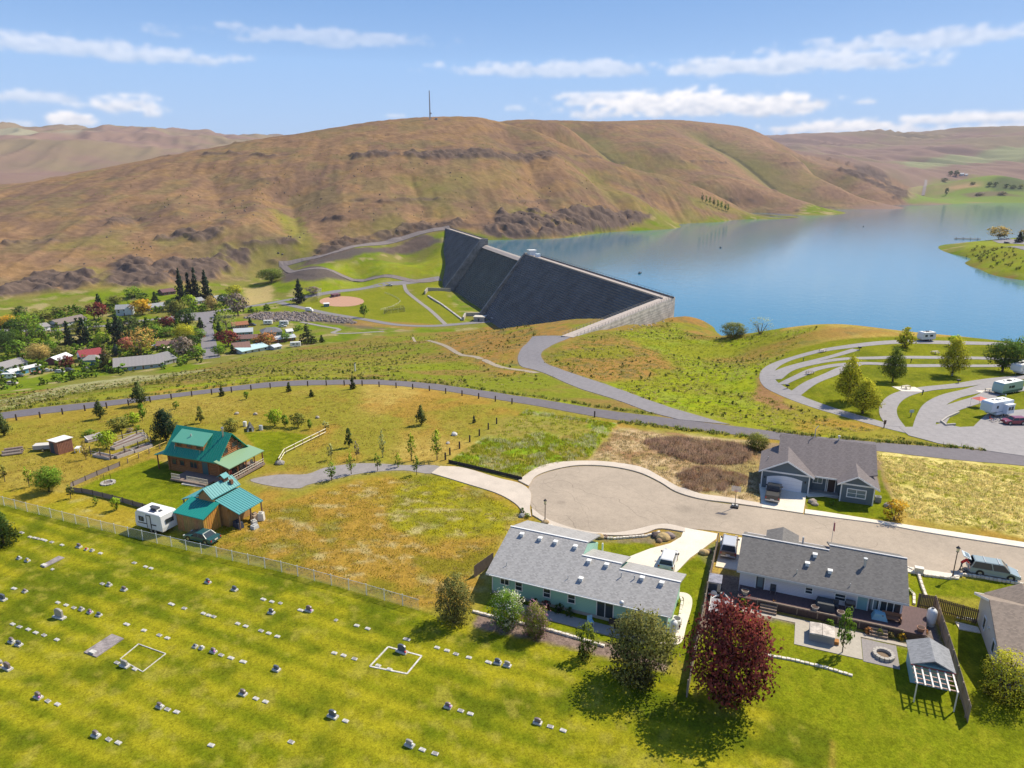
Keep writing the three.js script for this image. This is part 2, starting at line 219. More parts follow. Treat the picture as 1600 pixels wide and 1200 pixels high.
const inPoly = (pts,x,z) => { let r = false; for (let i = 0,j = pts.length - 1; i < pts.length; j = i++) { const a = pts[i],b = pts[j]; if ((a.z > z) !== (b.z > z) && x < (b.x - a.x) * (z - a.z) / (b.z - a.z) + a.x) r = !r; } return r; };
const segD = (pts,closed,x,z) => { let m = 1e18; const n = pts.length; for (let i = 0; i < n - (closed ? 0 : 1); i++) { const a = pts[i],b = pts[(i + 1) % n],ex = b.x - a.x,ez = b.z - a.z,l = ex * ex + ez * ez,t = l ? clamp(((x - a.x) * ex + (z - a.z) * ez) / l) : 0,dx = x - a.x - ex * t,dz = z - a.z - ez * t; m = Math.min(m,dx * dx + dz * dz); } return Math.sqrt(m); };
function nodesNear(pts,pad,fn) {
let d0 = 1e9,d1 = 0,a0 = 999,a1 = -999;
for (const p of pts) { const d = Math.hypot(p.x,p.z),a = Math.atan2(p.x,-p.z) * 57.29578; d0 = Math.min(d0,d); d1 = Math.max(d1,d); a0 = Math.min(a0,a); a1 = Math.max(a1,a); }
d0 -= pad + d0 * .12; d1 += pad + 2; const pa = pad / Math.max(10,d0) * 57.3 + 1; a0 -= pa; a1 += pa;
for (let i = 0; i < NR; i++) { if (RINGS[i] < d0 || RINGS[i] > d1) continue; for (let j = 0; j < NF; j++) { if (SPOKES[j] < a0 || SPOKES[j] > a1) continue; fn(i * NS + j); } }
}
const toP = q => q.map(a => a.isVector3 ? a : P(a[0],a[1]));
function paint(q,fn,{ feather = .4,ragged = 1,rs = 2.5,zone = -1,amount = 1,line = 0,detail,lift } = {}) {
const pts = toP(q);
nodesNear(pts,feather + ragged + line,k => {
const x = GX[k],z = GZ[k]; let d = segD(pts,!line,x,z);
d = line ? line - d : (inPoly(pts,x,z) ? d : -d);
if (ragged) d += (fbm(x / rs + 13,z / rs + 71,3) - .5) * 2 * ragged;
const w = sstep(-feather,feather,d); if (w <= 0) return;
const f = fn ? fn(x,z) : null; if (f) { const c = GC,o = k * 3,t = w * (typeof amount === 'function' ? amount(x,z) : amount); c[o] += (f[0] - c[o]) * t; c[o + 1] += (f[1] - c[o + 1]) * t; c[o + 2] += (f[2] - c[o + 2]) * t; }
if (zone >= 0 && w > .5) GZN[k] = zone;
if (detail !== undefined) GD[k] = lerp(GD[k],detail,w);
if (lift) GY[k] += lift(x,z,k,w);
});
}
const footPx = [[-330,500],[0,467],[100,455],[220,449],[330,440],[430,428],[438,414],[510,398],[580,382],[640,369],[703,357],[800,374],[870,372],[920,366],[960,362],[1060,350],[1150,343],[1240,335],[1300,327],[1370,320],[1418,311]];
const foot = toP(footPx);
const far = (a,d) => V(Math.sin(a / 57.3) * d,0,-Math.cos(a / 57.3) * d);
const hillPoly = [...foot,far(31,2900),far(20,3100),far(0,3000),far(-20,1900),far(-36,1900),far(-50,1700)];
for (let i = 0; i < NR; i++) for (let j = 0; j < NS; j++) {
const k = i * NS + j,x = GX[k],z = GZ[k],d = RINGS[i];
let c,zn = 0,dt = 0;
if (d > 1600) { c = fFar(x,z); zn = 3; dt = .6; } else if (d > 700 && j < NF) { c = fTown(x,z); zn = 6; dt = .1; } else if (GB[k] < -44) { c = fTown(x,z); zn = 6; dt = .06; } else if (GB[k] < -9) { c = fSlope(x,z); zn = 5; dt = .35; } else { c = fTan(x,z); dt = .05; }
GC[k * 3] = c[0]; GC[k * 3 + 1] = c[1]; GC[k * 3 + 2] = c[2]; GZN[k] = zn; GD[k] = dt;
}
paint(hillPoly,fHill,{ feather: 12,ragged: 8,rs: 30,zone: 2,detail: 1 });
paint([[-330,680],[0,648],[130,628],[250,611],[450,594],[600,597],[760,619],[900,637],[1000,650],[1160,672],[1190,560],[1130,528],[1050,496],[895,528],[780,512],[620,521],[460,545],[300,577],[200,592],[0,617],[-330,640]],fSlope,{ feather: 2,ragged: 2,zone: 5,detail: .3 });
paint([[660,530],[770,510],[880,500],[895,528],[840,545],[830,575],[790,585],[690,545]],fKnoll,{ feather: 5,ragged: 5,rs: 10,zone: 5 });
paint([[850,565],[900,535],[1000,530],[1040,560],[1060,590],[980,600],[900,590]],fKnoll,{ feather: 4,ragged: 5,rs: 9,zone: 5 });
paint([[1040,500],[1100,490],[1120,530],[1070,525]],fKnoll,{ feather: 4,ragged: 3,rs: 9,zone: 5 });
paint([[950,520],[1060,505],[1080,530],[1200,520],[1290,508],[1280,530],[1200,570],[1190,640],[1230,665],[1340,690],[1160,672],[1040,640],[930,600],[1050,590],[1060,560]],fLush,{ feather: 4,ragged: 4,rs: 10,zone: 5,detail: .35 });
paint([[1100,560],[1200,535],[1290,512],[1400,518],[1330,522],[1240,545],[1160,575]],fKnoll,{ feather: 4,ragged: 4,rs: 10,zone: 5,amount: .75 });
paint([[760,612],[850,620],[980,650],[880,636],[790,622]],fLush,{ feather: 1.2,ragged: 1.5,zone: 5 });
paint([[-100,652],[60,637],[300,605],[470,591],[600,593],[470,586],[300,600],[60,630],[-100,645]],fLush,{ feather: 1.5,ragged: 1.5,zone: 5,amount: .8 });
paint([[0,625],[100,603],[200,588],[330,577],[200,600],[80,622],[0,640]],() => [.42,.42,.24],{ feather: 3,ragged: 4,rs: 7,amount: .55 });
paint([[300,600],[430,570],[640,555],[700,575],[500,590]],fLush,{ feather: 6,ragged: 7,rs: 14,amount: .4 });
paint([[1195,600],[1190,575],[1230,550],[1300,533],[1400,526],[1520,528],[1650,540],[1800,560],[1800,735],[1600,700],[1450,690],[1380,668],[1300,640],[1220,615]],fCamp,{ feather: .8,ragged: .8,zone: 4,detail: .05 });
paint([[1280,505],[1360,510],[1500,524],[1640,538],[1640,534],[1500,518],[1400,508],[1320,500]],fKnoll,{ feather: 3,ragged: 2,rs: 6,zone: 5 });
paint([[1180,625],[1185,590],[1195,588],[1205,612],[1240,640],[1215,640]],() => [.30,.17,.075],{ feather: 1,ragged: 1,rs: 3 });
paint([[470,475],[520,460],[600,450],[630,445],[690,500],[690,508],[600,506],[520,497]],fBall,{ feather: 3,ragged: 1,zone: 6 });
paint([[635,445],[690,440],[705,470],[730,505],[700,505]],fBall,{ feather: 3,ragged: 2,zone: 6 });
paint([[500,420],[540,410],[600,412],[690,390],[700,425],[690,432],[600,430]],fLush,{ feather: 8,ragged: 6,rs: 14,zone: 6 });
paint([[440,440],[520,425],[620,428],[640,440],[540,455],[470,462]],fLush,{ feather: 6,ragged: 8,rs: 14,zone: 6,amount: .7 });
paint([[445,413],[560,388],[660,366],[690,378],[620,395],[540,405],[500,412]],() => K.gravelDark,{ feather: 4,ragged: 4,rs: 9,zone: 2,amount: x => .92 });
paint([[438,418],[520,425],[585,432],[560,437],[490,440],[445,441]],() => K.gravelDark,{ feather: 4,ragged: 4,rs: 9,zone: 2,amount: .95 });
paint([[500,390],[560,378],[640,360],[715,345],[760,352],[700,358],[600,378],[520,396]],() => K.rock,{ feather: 5,ragged: 6,rs: 8,zone: 2,amount: .8 });
paint([[380,490],[480,488],[545,498],[590,512],[640,518],[560,513],[480,500],[390,500]],() => [.17,.12,.09],{ feather: 3,ragged: 3,rs: 5,amount: .8 });
paint([[380,450],[425,445],[425,470],[385,478]],() => [.5,.38,.17],{ feather: 3,ragged: 3,rs: 6,amount: .8 });
paint([[560,500],[680,507],[640,515],[540,507]],() => [.33,.19,.06],{ feather: 3,ragged: 2,rs: 6,amount: .7 });
paint([[-200,690],[0,660],[250,622],[450,607],[500,690],[440,730],[240,715],[120,770],[-200,780]],(x,z) => mix3(fTan(x,z),[.26,.23,.025],.55),{ feather: 2,ragged: 2 });
paint([[-200,760],[0,760],[120,765],[230,800],[330,840],[420,880],[230,842],[0,787],[-200,740]],(x,z) => mix3(fField(x,z),K.lawnB,.5),{ feather: 1.5,ragged: 2 });
paint([[300,860],[340,820],[400,790],[500,765],[600,745],[690,742],[760,770],[815,800],[790,830],[760,890],[735,945],[650,948],[450,892]],fField,{ feather: 1.2,ragged: 1.5,zone: 0 });
paint([[120,765],[160,745],[240,716],[310,748],[285,790],[270,800],[230,795]],fLawn,{ feather: .5,ragged: .3 });
paint([[380,676],[440,674],[492,681],[450,703],[432,724],[418,726],[400,700]],fLawn,{ feather: .4,ragged: .2 });
paint([[700,722],[822,640],[965,662],[918,720],[880,724],[840,735],[815,748]],fLot,{ feather: .5,ragged: .5,zone: 7,detail: .25 });
paint([[965,668],[1040,672],[1120,683],[1190,690],[1190,790],[1150,785],[1060,765],[1020,745],[960,728],[920,718]],fDirt,{ feather: 1,ragged: 1,zone: 7 });
paint([[742,683],[790,652],[835,648],[930,662],[900,690],[840,676],[800,690]],(x,z) => mix3([.30,.21,.055],[.26,.26,.04],fbm(x / 2,z / 2,3)),{ feather: 1.5,ragged: 2.5,rs: 3,zone: 7,amount: .85 });
for (const q of [[[1005,690],[1060,684],[1120,690],[1178,700],[1165,725],[1100,724],[1040,712]],[[1058,742],[1090,730],[1165,742],[1160,758],[1120,768],[1075,766]]]) paint(q,(x,z) => mix3([.19,.125,.085],[.30,.20,.13],fbm(x / .9,z / .9,3)),{ feather: .8,ragged: 1.5,rs: 2,amount: .85,lift: (x,z,k,w) => w * (fbm(x / 1.6,z / 1.6,3) - .25) * .8 });
paint([[1100,735],[1185,720],[1190,740],[1130,758]],(x,z) => [.30,.26,.08],{ feather: 1.5,ragged: 1.5,amount: .7 });
paint([[960,655],[1100,668],[1200,680],[1195,688],[1100,682],[1000,672]],fLush,{ feather: .8,ragged: 1.2,amount: .6 });
paint([[1365,700],[1500,716],[1700,740],[1700,850],[1600,838],[1420,808],[1395,780]],fStraw,{ feather: 1,ragged: 1,zone: 7,detail: .15 });
paint([[1190,690],[1370,705],[1400,810],[1250,790],[1180,770]],(x,z) => [.28,.2,.11],{ feather: .6,ragged: .6 });
paint([[1256,773],[1300,775],[1385,765],[1405,800],[1390,815],[1330,807],[1262,797]],fLawn,{ feather: .3,ragged: .2 });
paint([[1368,735],[1376,735],[1384,770],[1400,800],[1385,800]],fLawn,{ feather: .3,ragged: .2 });
paint([[745,960],[790,900],[1060,880],[1110,868],[1090,940],[1072,1010],[1045,1040],[960,1020],[860,985]],fLawn,{ feather: .3,ragged: .2 });
paint([[745,960],[830,977],[900,995],[960,1008],[1040,1030],[1040,1050],[950,1027],[850,1003],[735,980]],(x,z) => mix3([.30,.22,.18],[.18,.13,.11],fbm(x * 2,z * 2,3)),{ feather: .25,ragged: .4,rs: 1 });
paint([[1085,1000],[1115,950],[1200,955],[1330,985],[1420,1000],[1430,1060],[1430,1170],[1060,1130]],fLawn,{ feather: .3,ragged: .2 });
paint([[1440,900],[1600,910],[1750,925],[1750,1000],[1530,935],[1445,930]],fLawn,{ feather: .3,ragged: .2 });
paint([[1470,970],[1530,980],[1600,1050],[1700,1200],[1500,1200],[1495,1050]],fLawn,{ feather: .3,ragged: .2 });
paint([[-300,720],[0,787],[230,843],[450,894],[650,953],[735,981],[850,1004],[950,1029],[1100,1070],[1300,1140],[1300,1320],[-400,1320]],fCem,{ feather: .3,ragged: .35,zone: 1 });
paint([[1300,1140],[1100,1075],[1430,1060],[1800,1080],[1800,1320],[1300,1320]],fLawn,{ feather: .5,ragged: .3 });
paint([[858,822],[905,838],[960,843],[1010,839],[1042,829],[1064,832],[1066,840],[1040,848],[985,850],[900,842]],(x,z) => mix3([.26,.19,.14],[.22,.2,.07],fbm(x,z,3)),{ feather: .3,ragged: .4,rs: 1 });
paint([[905,850],[1010,848],[1028,854],[985,872],[930,876]],fLawn,{ feather: .2,ragged: .1 });
paint([[1085,868],[1122,843],[1118,862],[1106,905],[1085,885]],(x,z) => mix3([.26,.21,.1],[.2,.22,.04],fbm(x,z,3)),{ feather: .3,ragged: .4,rs: 1 });
paint([[1060,885],[1090,868],[1106,884],[1095,950],[1078,1030],[1060,1040],[1052,1008],[1070,940]],fLawn,{ feather: .25,ragged: .1 });
paint([[1112,895],[1156,900],[1165,940],[1150,950],[1085,1000]],(x,z) => mix3([.17,.12,.09],[.25,.19,.15],fbm(x * 1.5,z * 1.5,3)),{ feather: .3,ragged: .3,rs: 1 });
paint([[1418,890],[1436,898],[1446,932],[1434,950],[1420,945]],fLawn,{ feather: .2,ragged: .1 });
paint([[1160,950],[1300,978],[1420,1003],[1420,1012],[1300,988],[1160,960]],(x,z) => mix3([.2,.14,.1],[.28,.22,.17],fbm(x * 1.5,z * 1.5,3)),{ feather: .2,ragged: .2,rs: 1 });
paint([[1432,960],[1456,960],[1486,1050],[1460,1050],[1440,1010]],(x,z) => mix3([.2,.16,.15],[.27,.23,.2],fbm(x * 1.5,z * 1.5,3)),{ feather: .3,ragged: .2,rs: 1 });
paint([[1503,410],[1510,380],[1560,372],[1700,372],[1800,460],[1600,440],[1540,424]],fLush,{ feather: 4,ragged: 4,rs: 10,zone: 5,amount: .85 });
paint([[1425,316],[1438,296],[1450,286],[1520,278],[1700,280],[1800,330],[1600,322],[1500,318]],(x,z) => mix3([.19,.27,.05],[.27,.25,.10],sstep(.45,.7,fbm(x / 110,z / 110,4))),{ feather: 25,ragged: 40,rs: 120,amount: .92 });
paint([[1545,287],[1640,290],[1640,298],[1560,297]],() => [.085,.12,.05],{ feather: 20,ragged: 30,rs: 70,amount: .8 });
paint([[1500,303],[1560,300],[1590,306],[1520,308]],() => [.20,.13,.11],{ feather: 15,ragged: 20,rs: 60,amount: .7 });
paint([[1480,292],[1530,286],[1535,291],[1490,296]],() => [.45,.30,.16],{ feather: 15,ragged: 15,rs: 60 });
paint([[1400,300],[1440,290],[1437,305],[1420,308]],() => [.40,.38,.17],{ feather: 15,ragged: 15,rs: 60,amount: .6 });
paint([[1400,255],[1500,243],[1640,226],[1640,240],[1500,256],[1420,268]],() => [.30,.34,.17],{ feather: 40,ragged: 40,rs: 160,amount: .7 });
paint([[-20,208],[60,204],[160,206],[120,214],[40,220],[-20,222]],() => [.36,.36,.24],{ feather: 40,ragged: 40,rs: 160,amount: .7 });
for (const [q,w,a] of [[[[455,345],[466,368],[478,392],[470,408]],11,.85],[[[430,330],[455,360],[470,390]],6,.5],[[[555,362],[610,352]],16,.35],[[[110,385],[160,378],[175,390]],14,.45],[[[130,430],[150,440],[200,448]],14,.7],[[[350,420],[370,400],[420,400],[410,425]],16,.75],[[[10,450],[60,440]],10,.6],[[[250,378],[300,372],[340,368]],10,.4],
[[[800,345],[830,330],[850,340]],14,.5],[[[1000,325],[960,300],[930,280]],22,.4],[[[1020,330],[1080,340]],16,.5],[[[1090,318],[1130,325],[1160,333]],13,.6],[[[1250,290],[1320,285]],26,.35],[[[1160,258],[1200,272]],26,.35],[[[1070,262],[1010,250]],26,.35],[[[920,330],[940,345]],8,.6],[[[690,290],[760,280]],30,.3],[[[640,285],[700,330]],18,.3]])
paint(q,fLush,{ line: w,feather: w * .7,ragged: w * .8,rs: w,amount: a * .5 });
for (const g of GULLY.slice(0,3)) { const q = g.p.map(p => V(p.x,0,p.z)); paint(q,() => [.185,.185,.06],{ line: g.w * .42,feather: g.w * .3,ragged: g.w * .25,rs: 40,amount: .6 }); paint(q,() => [.075,.075,.045],{ line: 7,feather: 5,ragged: 7,rs: 25,amount: .75 }); }  // sage green band, plus dark line painting fold shade into the gully floors
function smooth(q,n = 4,closed = false) { const c = new THREE.CatmullRomCurve3(toP(q),closed,'centripetal'); return c.getPoints((q.length - (closed ? 0 : 1)) * n).slice(0,closed ? -1 : undefined); }
const SHEETS = [];
const sheet = (name,poly,mat,up = .05,skirt = .3,o = {}) => { const pts = o.smooth ? smooth(poly,4,true) : toP(poly); SHEETS.push({ name,pts,mat,up,skirt,...o }); };
function ribbonPts(q,w,n = 5) { const c = smooth(q,n),L = [],R = []; c.forEach((p,i) => { const a = c[Math.max(0,i - 1)],b = c[Math.min(c.length - 1,i + 1)],dx = b.x - a.x,dz = b.z - a.z,l = Math.hypot(dx,dz),ww = Array.isArray(w) ? lerp(w[0],w[1],i / (c.length - 1)) : w; L.push(V(p.x - dz / l * ww / 2,0,p.z + dx / l * ww / 2)); R.push(V(p.x + dz / l * ww / 2,0,p.z - dx / l * ww / 2)); }); return [L,R]; }
const ribbon = (name,q,w,mat,up = .05,skirt = .3,o = {}) => { const [L,R] = ribbonPts(q,w,o.n || 5); SHEETS.push({ name,L,R,pts: [...L,...R.slice().reverse()],mat,up,skirt,...o }); };
const strip = (name,a,b,mat,up = .05,skirt = .3,o = {}) => { const A = smooth(a,6),B = smooth(b,6),n = 60,ra = new THREE.CatmullRomCurve3(A,false,'centripetal').getPoints(n),rb = new THREE.CatmullRomCurve3(B,false,'centripetal').getPoints(n); SHEETS.push({ name,L: ra,R: rb,pts: [...ra,...rb.slice().reverse()],mat,up,skirt,...o }); };
const MATS = {}; const mat = (k) => k;
strip('asphalt_path',[[-120,661],[0,645.6],[75,636],[150,628],[250,617.5],[353,605],[437,596],[550,593.5],[630,595.5],[724,606],[780,614],[835,622.5],[937,640],[1025,651],[1150,667],[1291,684],[1403,694],[1524,703],[1600,712],[1750,732]],
[[-120,672],[0,655.5],[75,646],[150,637],[250,624],[355,611.5],[456,603],[550,600.8],[592,601],[686,610],[780,625],[825,632],[967,657],[1050,667],[1170,682],[1280,695],[1375,705.5],[1517,721],[1600,728],[1750,746]],'asphaltDark',.05,.3,{ under: () => [.26,.2,.09] });
strip('gravel_road',[[832,526],[812,550],[809,562],[820,575],[855,585],[900,605],[950,621],[1012,643],[1060,656]],[[893,526.5],[862,540],[846,552],[850,565],[875,577],[950,602],[1012,625],[1062,642],[1140,664]],'asphaltGrey',.09,.3,{ under: () => [.3,.2,.12] });
ribbon('footpath',[[645,527],[672,533],[701,543],[750,560],[800,577],[838,583]],[1.6,2.4],'dirtPath',.06);
sheet('street',[[1180,793],[1092,781],[1055,770],[1030,755],[997,740],[955,731],[905,729],[867,735],[837,746],[827,760],[825,775],[831,793],[849,808],[880,821],[917,830.5],[955,833],[992,827],[1017,821],[1042,819],[1070,825],[1117,830],[1155,836],[1200,846],[1300,864],[1417,886],[1500,899],[1600,914],[1760,938],[1760,882],[1600,857.5],[1447,833.5],[1375,820],[1255,804]],'asphaltTan',.05,.3,{ smooth: true });
strip('pavement',[[810,752],[830,737],[860,725],[917,721],[967,724.5],[1005,732],[1030,745],[1067,764],[1092,772],[1140,779],[1192,788]],[[826,760],[838,744.5],[868,734],[905,728],[955,730],[998,739],[1031,754],[1056,769],[1092,780],[1140,786.5],[1190,793.5]],'concreteWarm',.17,.3);
strip('pavement',[[1258,797],[1300,803],[1375,815],[1450,826.5],[1600,849],[1760,874]],[[1257,803.5],[1300,809.5],[1375,819.5],[1447,832.8],[1600,856.7],[1760,881]],'concretePale',.17,.3);
strip('pavement',[[832,806],[862,822],[905,832],[955,837.5],[1005,835],[1030,827],[1070,832]],[[831,795],[850,809.5],[880,822],[917,831.5],[955,834],[992,828.5],[1019,822],[1042,820],[1070,826]].slice(0),'concreteWarm',.17,.3);
strip('pavement',[[1417,887],[1460,894],[1500,900]],[[1417,895],[1460,902],[1498,906]],'concretePale',.17,.3);
strip('concrete_drive',[[688,729],[720,731],[780,748],[812,756],[828,768],[828,795]],[[674,740],[724,755],[780,773],[808,790],[818,803],[830,808]],'concreteWarm',.12,.3);
sheet('driveway',[[1070,825.5],[1121,835],[1119,843],[1099,858],[1078,873],[1052,900],[1010,890],[975,878],[985,870],[1016,858],[1047,850],[1064,840]],'concretePale',.12,.3);
sheet('driveway',[[1125,838.5],[1168,842],[1160,862],[1156,893],[1118,886],[1126,854]],'concretePale',.12,.3);
sheet('driveway',[[1186,757],[1260,771],[1255,803],[1190,793.5]],'concretePale',.14,.3);
sheet('front_walk',[[1256,773],[1258,768],[1330,779],[1300,776],[1290,776],[1262,777]],'concretePale',.1,.2);
sheet('gravel_drive',[[391,750],[434,742],[480,741],[508,731],[564,724],[630,727],[686,728.5],[674,740],[630,735],[564,740],[517,750],[480,758],[468,763],[415,758]],'gravelGrey',.04,.2,{ smooth: true,under: () => [.3,.24,.14] });
const CW = 'campAsphalt';
ribbon('campground_road',[[1640,540],[1540,536.5],[1450,534.5],[1400,534.5],[1330,541],[1270,551],[1228,563],[1203,576],[1198,590],[1212,606],[1240,620],[1280,635],[1330,650],[1380,664],[1420,674],[1480,686]],3.7,CW,.06);
ribbon('campground_road',[[1206,587],[1222,578],[1250,569],[1300,557],[1338,546]],2.6,CW,.066);
ribbon('campground_road',[[1212,593],[1234,577.5],[1276,567],[1319,561],[1364,559.5],[1431,558.5],[1544,560],[1640,566]],3.0,CW,.072);
ribbon('campground_road',[[1221,601],[1248,588],[1274,577],[1313,570],[1358,568],[1417,571.5],[1470,571.5],[1600,570]],3,CW,.078);
ribbon('campground_road',[[1240,617],[1262,601],[1291,588],[1316,577],[1341,568]],3.4,CW,.084);
ribbon('campground_road',[[1400,667],[1388,648],[1390,632],[1409,617],[1445,608],[1501,602],[1558,593.5],[1640,586]],3.4,CW,.09);
ribbon('campground_road',[[1442,673],[1449,650],[1460,633],[1487,619],[1518,611.5],[1544,604],[1575,596]],3.8,CW,.096);
ribbon('campground_road',[[1462,660],[1470,649],[1482,640],[1508,631],[1533,623],[1560,612],[1620,606]],3.6,CW,.102);
sheet('campground_road',[[1405,668],[1450,667],[1470,662],[1500,668],[1521,667],[1533,655],[1545,645],[1600,640],[1700,642],[1760,740],[1600,713],[1530,703],[1467,693.5],[1420,681]],CW,.11,.3);
ribbon('valley_road',[[-60,520],[0,516],[71,517],[142,511],[176,508],[216,502],[277,495],[340,486],[381,480],[437,471],[466,466],[499,460],[550,453],[581,448],[632,442],[688,435]],7,'asphaltGrey',.12);
ribbon('valley_road',[[437,473],[476,482],[516,490.5],[572,499.5],[625,508],[669,509.5],[723,506],[768,502]],6.5,'asphaltGrey',.13);
ribbon('footpath',[[631,443],[638,458],[669,482],[696,507]],3.2,'gravelGrey',.11);
ribbon('valley_road',[[330,487],[322,505],[325,530],[331,560]],9,'asphaltGrey',.14);
sheet('parking_area',[[255,500],[268,494],[300,489],[330,487],[338,492],[318,500],[290,502]],'asphaltGrey',.15);
ribbon('footpath',[[470,503],[500,509],[530,515],[520,520],[545,521],[600,518]],3.2,'gravelGrey',.1);
ribbon('cut_road',[[436,414],[470,407],[510,398.5],[580,382.5],[640,369.5],[703,357.5]],7,'cutGravel',.3,1);
ribbon('cut_road',[[440,412],[446,419],[480,421],[520,424],[600,431.5],[660,440],[680,437]],6,'cutGravel',.3,1);
sheet('infield',Array.from({ length: 20 },(_,i) => [534 + 35 * Math.cos(i * .3142),471 + 8.2 * Math.sin(i * .3142)]),'infieldDirt',.08,.2);
ribbon('valley_track',[[1442,306],[1445,292],[1447,283]],9,'cutGravel',.8,1);
sheet('car_park',[[1550,376],[1580,374],[1640,377],[1640,383],[1600,382],[1560,380]],'asphaltGrey',.2);
sheet('car_park',[[1560,388],[1600,385],[1660,386],[1660,392],[1600,391]],'asphaltGrey',.2);
for (const s of SHEETS) paint(s.pts,s.under || null,{ feather: 1.6,ragged: 0,detail: 0,amount: s.under ? .8 : 0 });
const rockAt = new Float32Array(NR * NS);
const LEDGES = [[72,1.7,.51,.9],[95,1.6,.63,.5],[40,1.8,.66,.6],[14,1.6,.64,.7],[-4,2,.61,.85],[-22,2.2,.61,.9],[-38,2,.62,.9]];
for (let i = 0; i < NR; i++) { if (RINGS[i] < 600 || RINGS[i] > 2500) continue; for (let j = 0; j < NF; j++) {
const k = i * NS + j; if (GZN[k] !== 2) continue; const x = GX[k],z = GZ[k],h = GB[k] + (fbm(x / 60,z / 60,3) - .5) * 9;
let r = 0; for (const [e,w,th,s] of LEDGES) { const d = Math.abs(h - e) / w; if (d > 2.5) continue; const m = fbm(x / 55 + e * 3.1,z / 55 + e,4); r = Math.max(r,sstep(th,th + .10,m) * Math.exp(-d * d) * s); }
rockAt[k] = r;
} }
function outcrop(q,s = 1,rs = 14,th = .42) { const pts = toP(q); nodesNear(pts,20,k => { const x = GX[k],z = GZ[k]; let d = segD(pts,true,x,z); d = inPoly(pts,x,z) ? d : -d; const n = fbm(x / rs + 5,z / rs + 40,4); rockAt[k] = Math.max(rockAt[k],sstep(-6,4,d + (n - .5) * 26) * sstep(th,th + .12,n + .12) * s); }); }
outcrop([[172,445],[178,418],[200,404],[232,408],[240,430],[228,450]],1,30,.2);
outcrop([[240,445],[245,420],[262,405],[345,408],[352,425],[320,442]],1,16,.4);
outcrop([[-20,475],[-10,452],[60,430],[150,428],[155,440],[100,455],[50,470]],1,16,.38);
outcrop([[340,405],[360,393],[392,398],[385,410]],1,10,.38);
outcrop([[250,372],[290,362],[345,362],[340,370],[280,374]],.9,12,.42);
outcrop([[840,372],[850,345],[900,325],[980,330],[1035,345],[1040,356],[960,364],[900,370]],1,13,.42);
outcrop([[760,368],[780,335],[840,330],[845,350],[830,370]],1,13,.45);
outcrop([[1310,268],[1340,258],[1365,260],[1390,285],[1418,308],[1395,312],[1370,290]],1,26,.45);
outcrop([[540,245],[600,240],[680,240],[780,240],[870,240],[870,248],[780,249],[680,250],[560,250]],.9,20,.44);
outcrop([[480,412],[520,398],[700,362],[715,345],[640,352],[540,376],[500,390]],.7,10,.45);
outcrop([[575,385],[640,372],[690,372],[700,380],[640,390],[600,392]],.8,10,.45);
outcrop([[170,348],[205,342],[208,352],[172,356]],.8,9,.42);
for (let i = 0; i < NR; i++) { const d = RINGS[i]; for (let j = 0; j < NS; j++) {
const k = i * NS + j,x = GX[k],z = GZ[k],a = GD[k]; let h = 0;
if (GZN[k] === 2) {
const ed = j < NF && d < 900 ? sstep(0,60,segD(foot,false,x,z)) : 1,q = sstep(150,500,x);
const gx = lerp(x - z * .15,x * .7 - z * .7,q),gz = lerp(z + x * .15,z * .7 + x * .7,q);
h += (fbm(x / 150,z / 150,4) - .5) * 9 * ed * (1 - .7 * sstep(1100,1250,d)) - Math.abs(fbm(gx / 42,gz / 260 + 9,3) - .5) * 8.5 * ed * (1 - .7 * sstep(1100,1250,d)) + 1.4 * ed + (fbm(gx / 9,gz / 40,3) - .5) * 1.7 * ed + (fbm(x / 6,z / 6,2) - .5) * 1.2; h *= a;
const r = rockAt[k]; if (r > 0) { const tq = fbm(x / 13 + 3,z / 9,3) * 6,te = (Math.floor(tq) + sstep(.55,1,tq % 1)) / 6; h += a * r * (1.4 + (te - .4) * 12 + (fbm(x / 4,z / 4,2) - .5) * 2.2); const o = k * 3,c = mix3(K.rock,K.rockB,fbm(x / 3.5,z / 3.5,2)),t = Math.min(1,r * 1.05); GC[o] = lerp(GC[o],c[0],t); GC[o + 1] = lerp(GC[o + 1],c[1],t); GC[o + 2] = lerp(GC[o + 2],c[2],t); }
} else if (GZN[k] === 3) { const f = sstep(1900,3200,d); h += ((fbm(x / 500,z / 500,5) - .5) * 55 * f - Math.abs(fbm((x - z * .3) / 260,z / 900,4) - .5) * 120 * f + 18 * f) * (j < NF ? sstep(-10,60,GB[k]) : .5); }
else h += (fbm(x / 9,z / 9,3) - .5) * 1.6 * a + (fbm(x / 1.6,z / 1.6,2) - .5) * .7 * a;
GY[k] += h;
} }
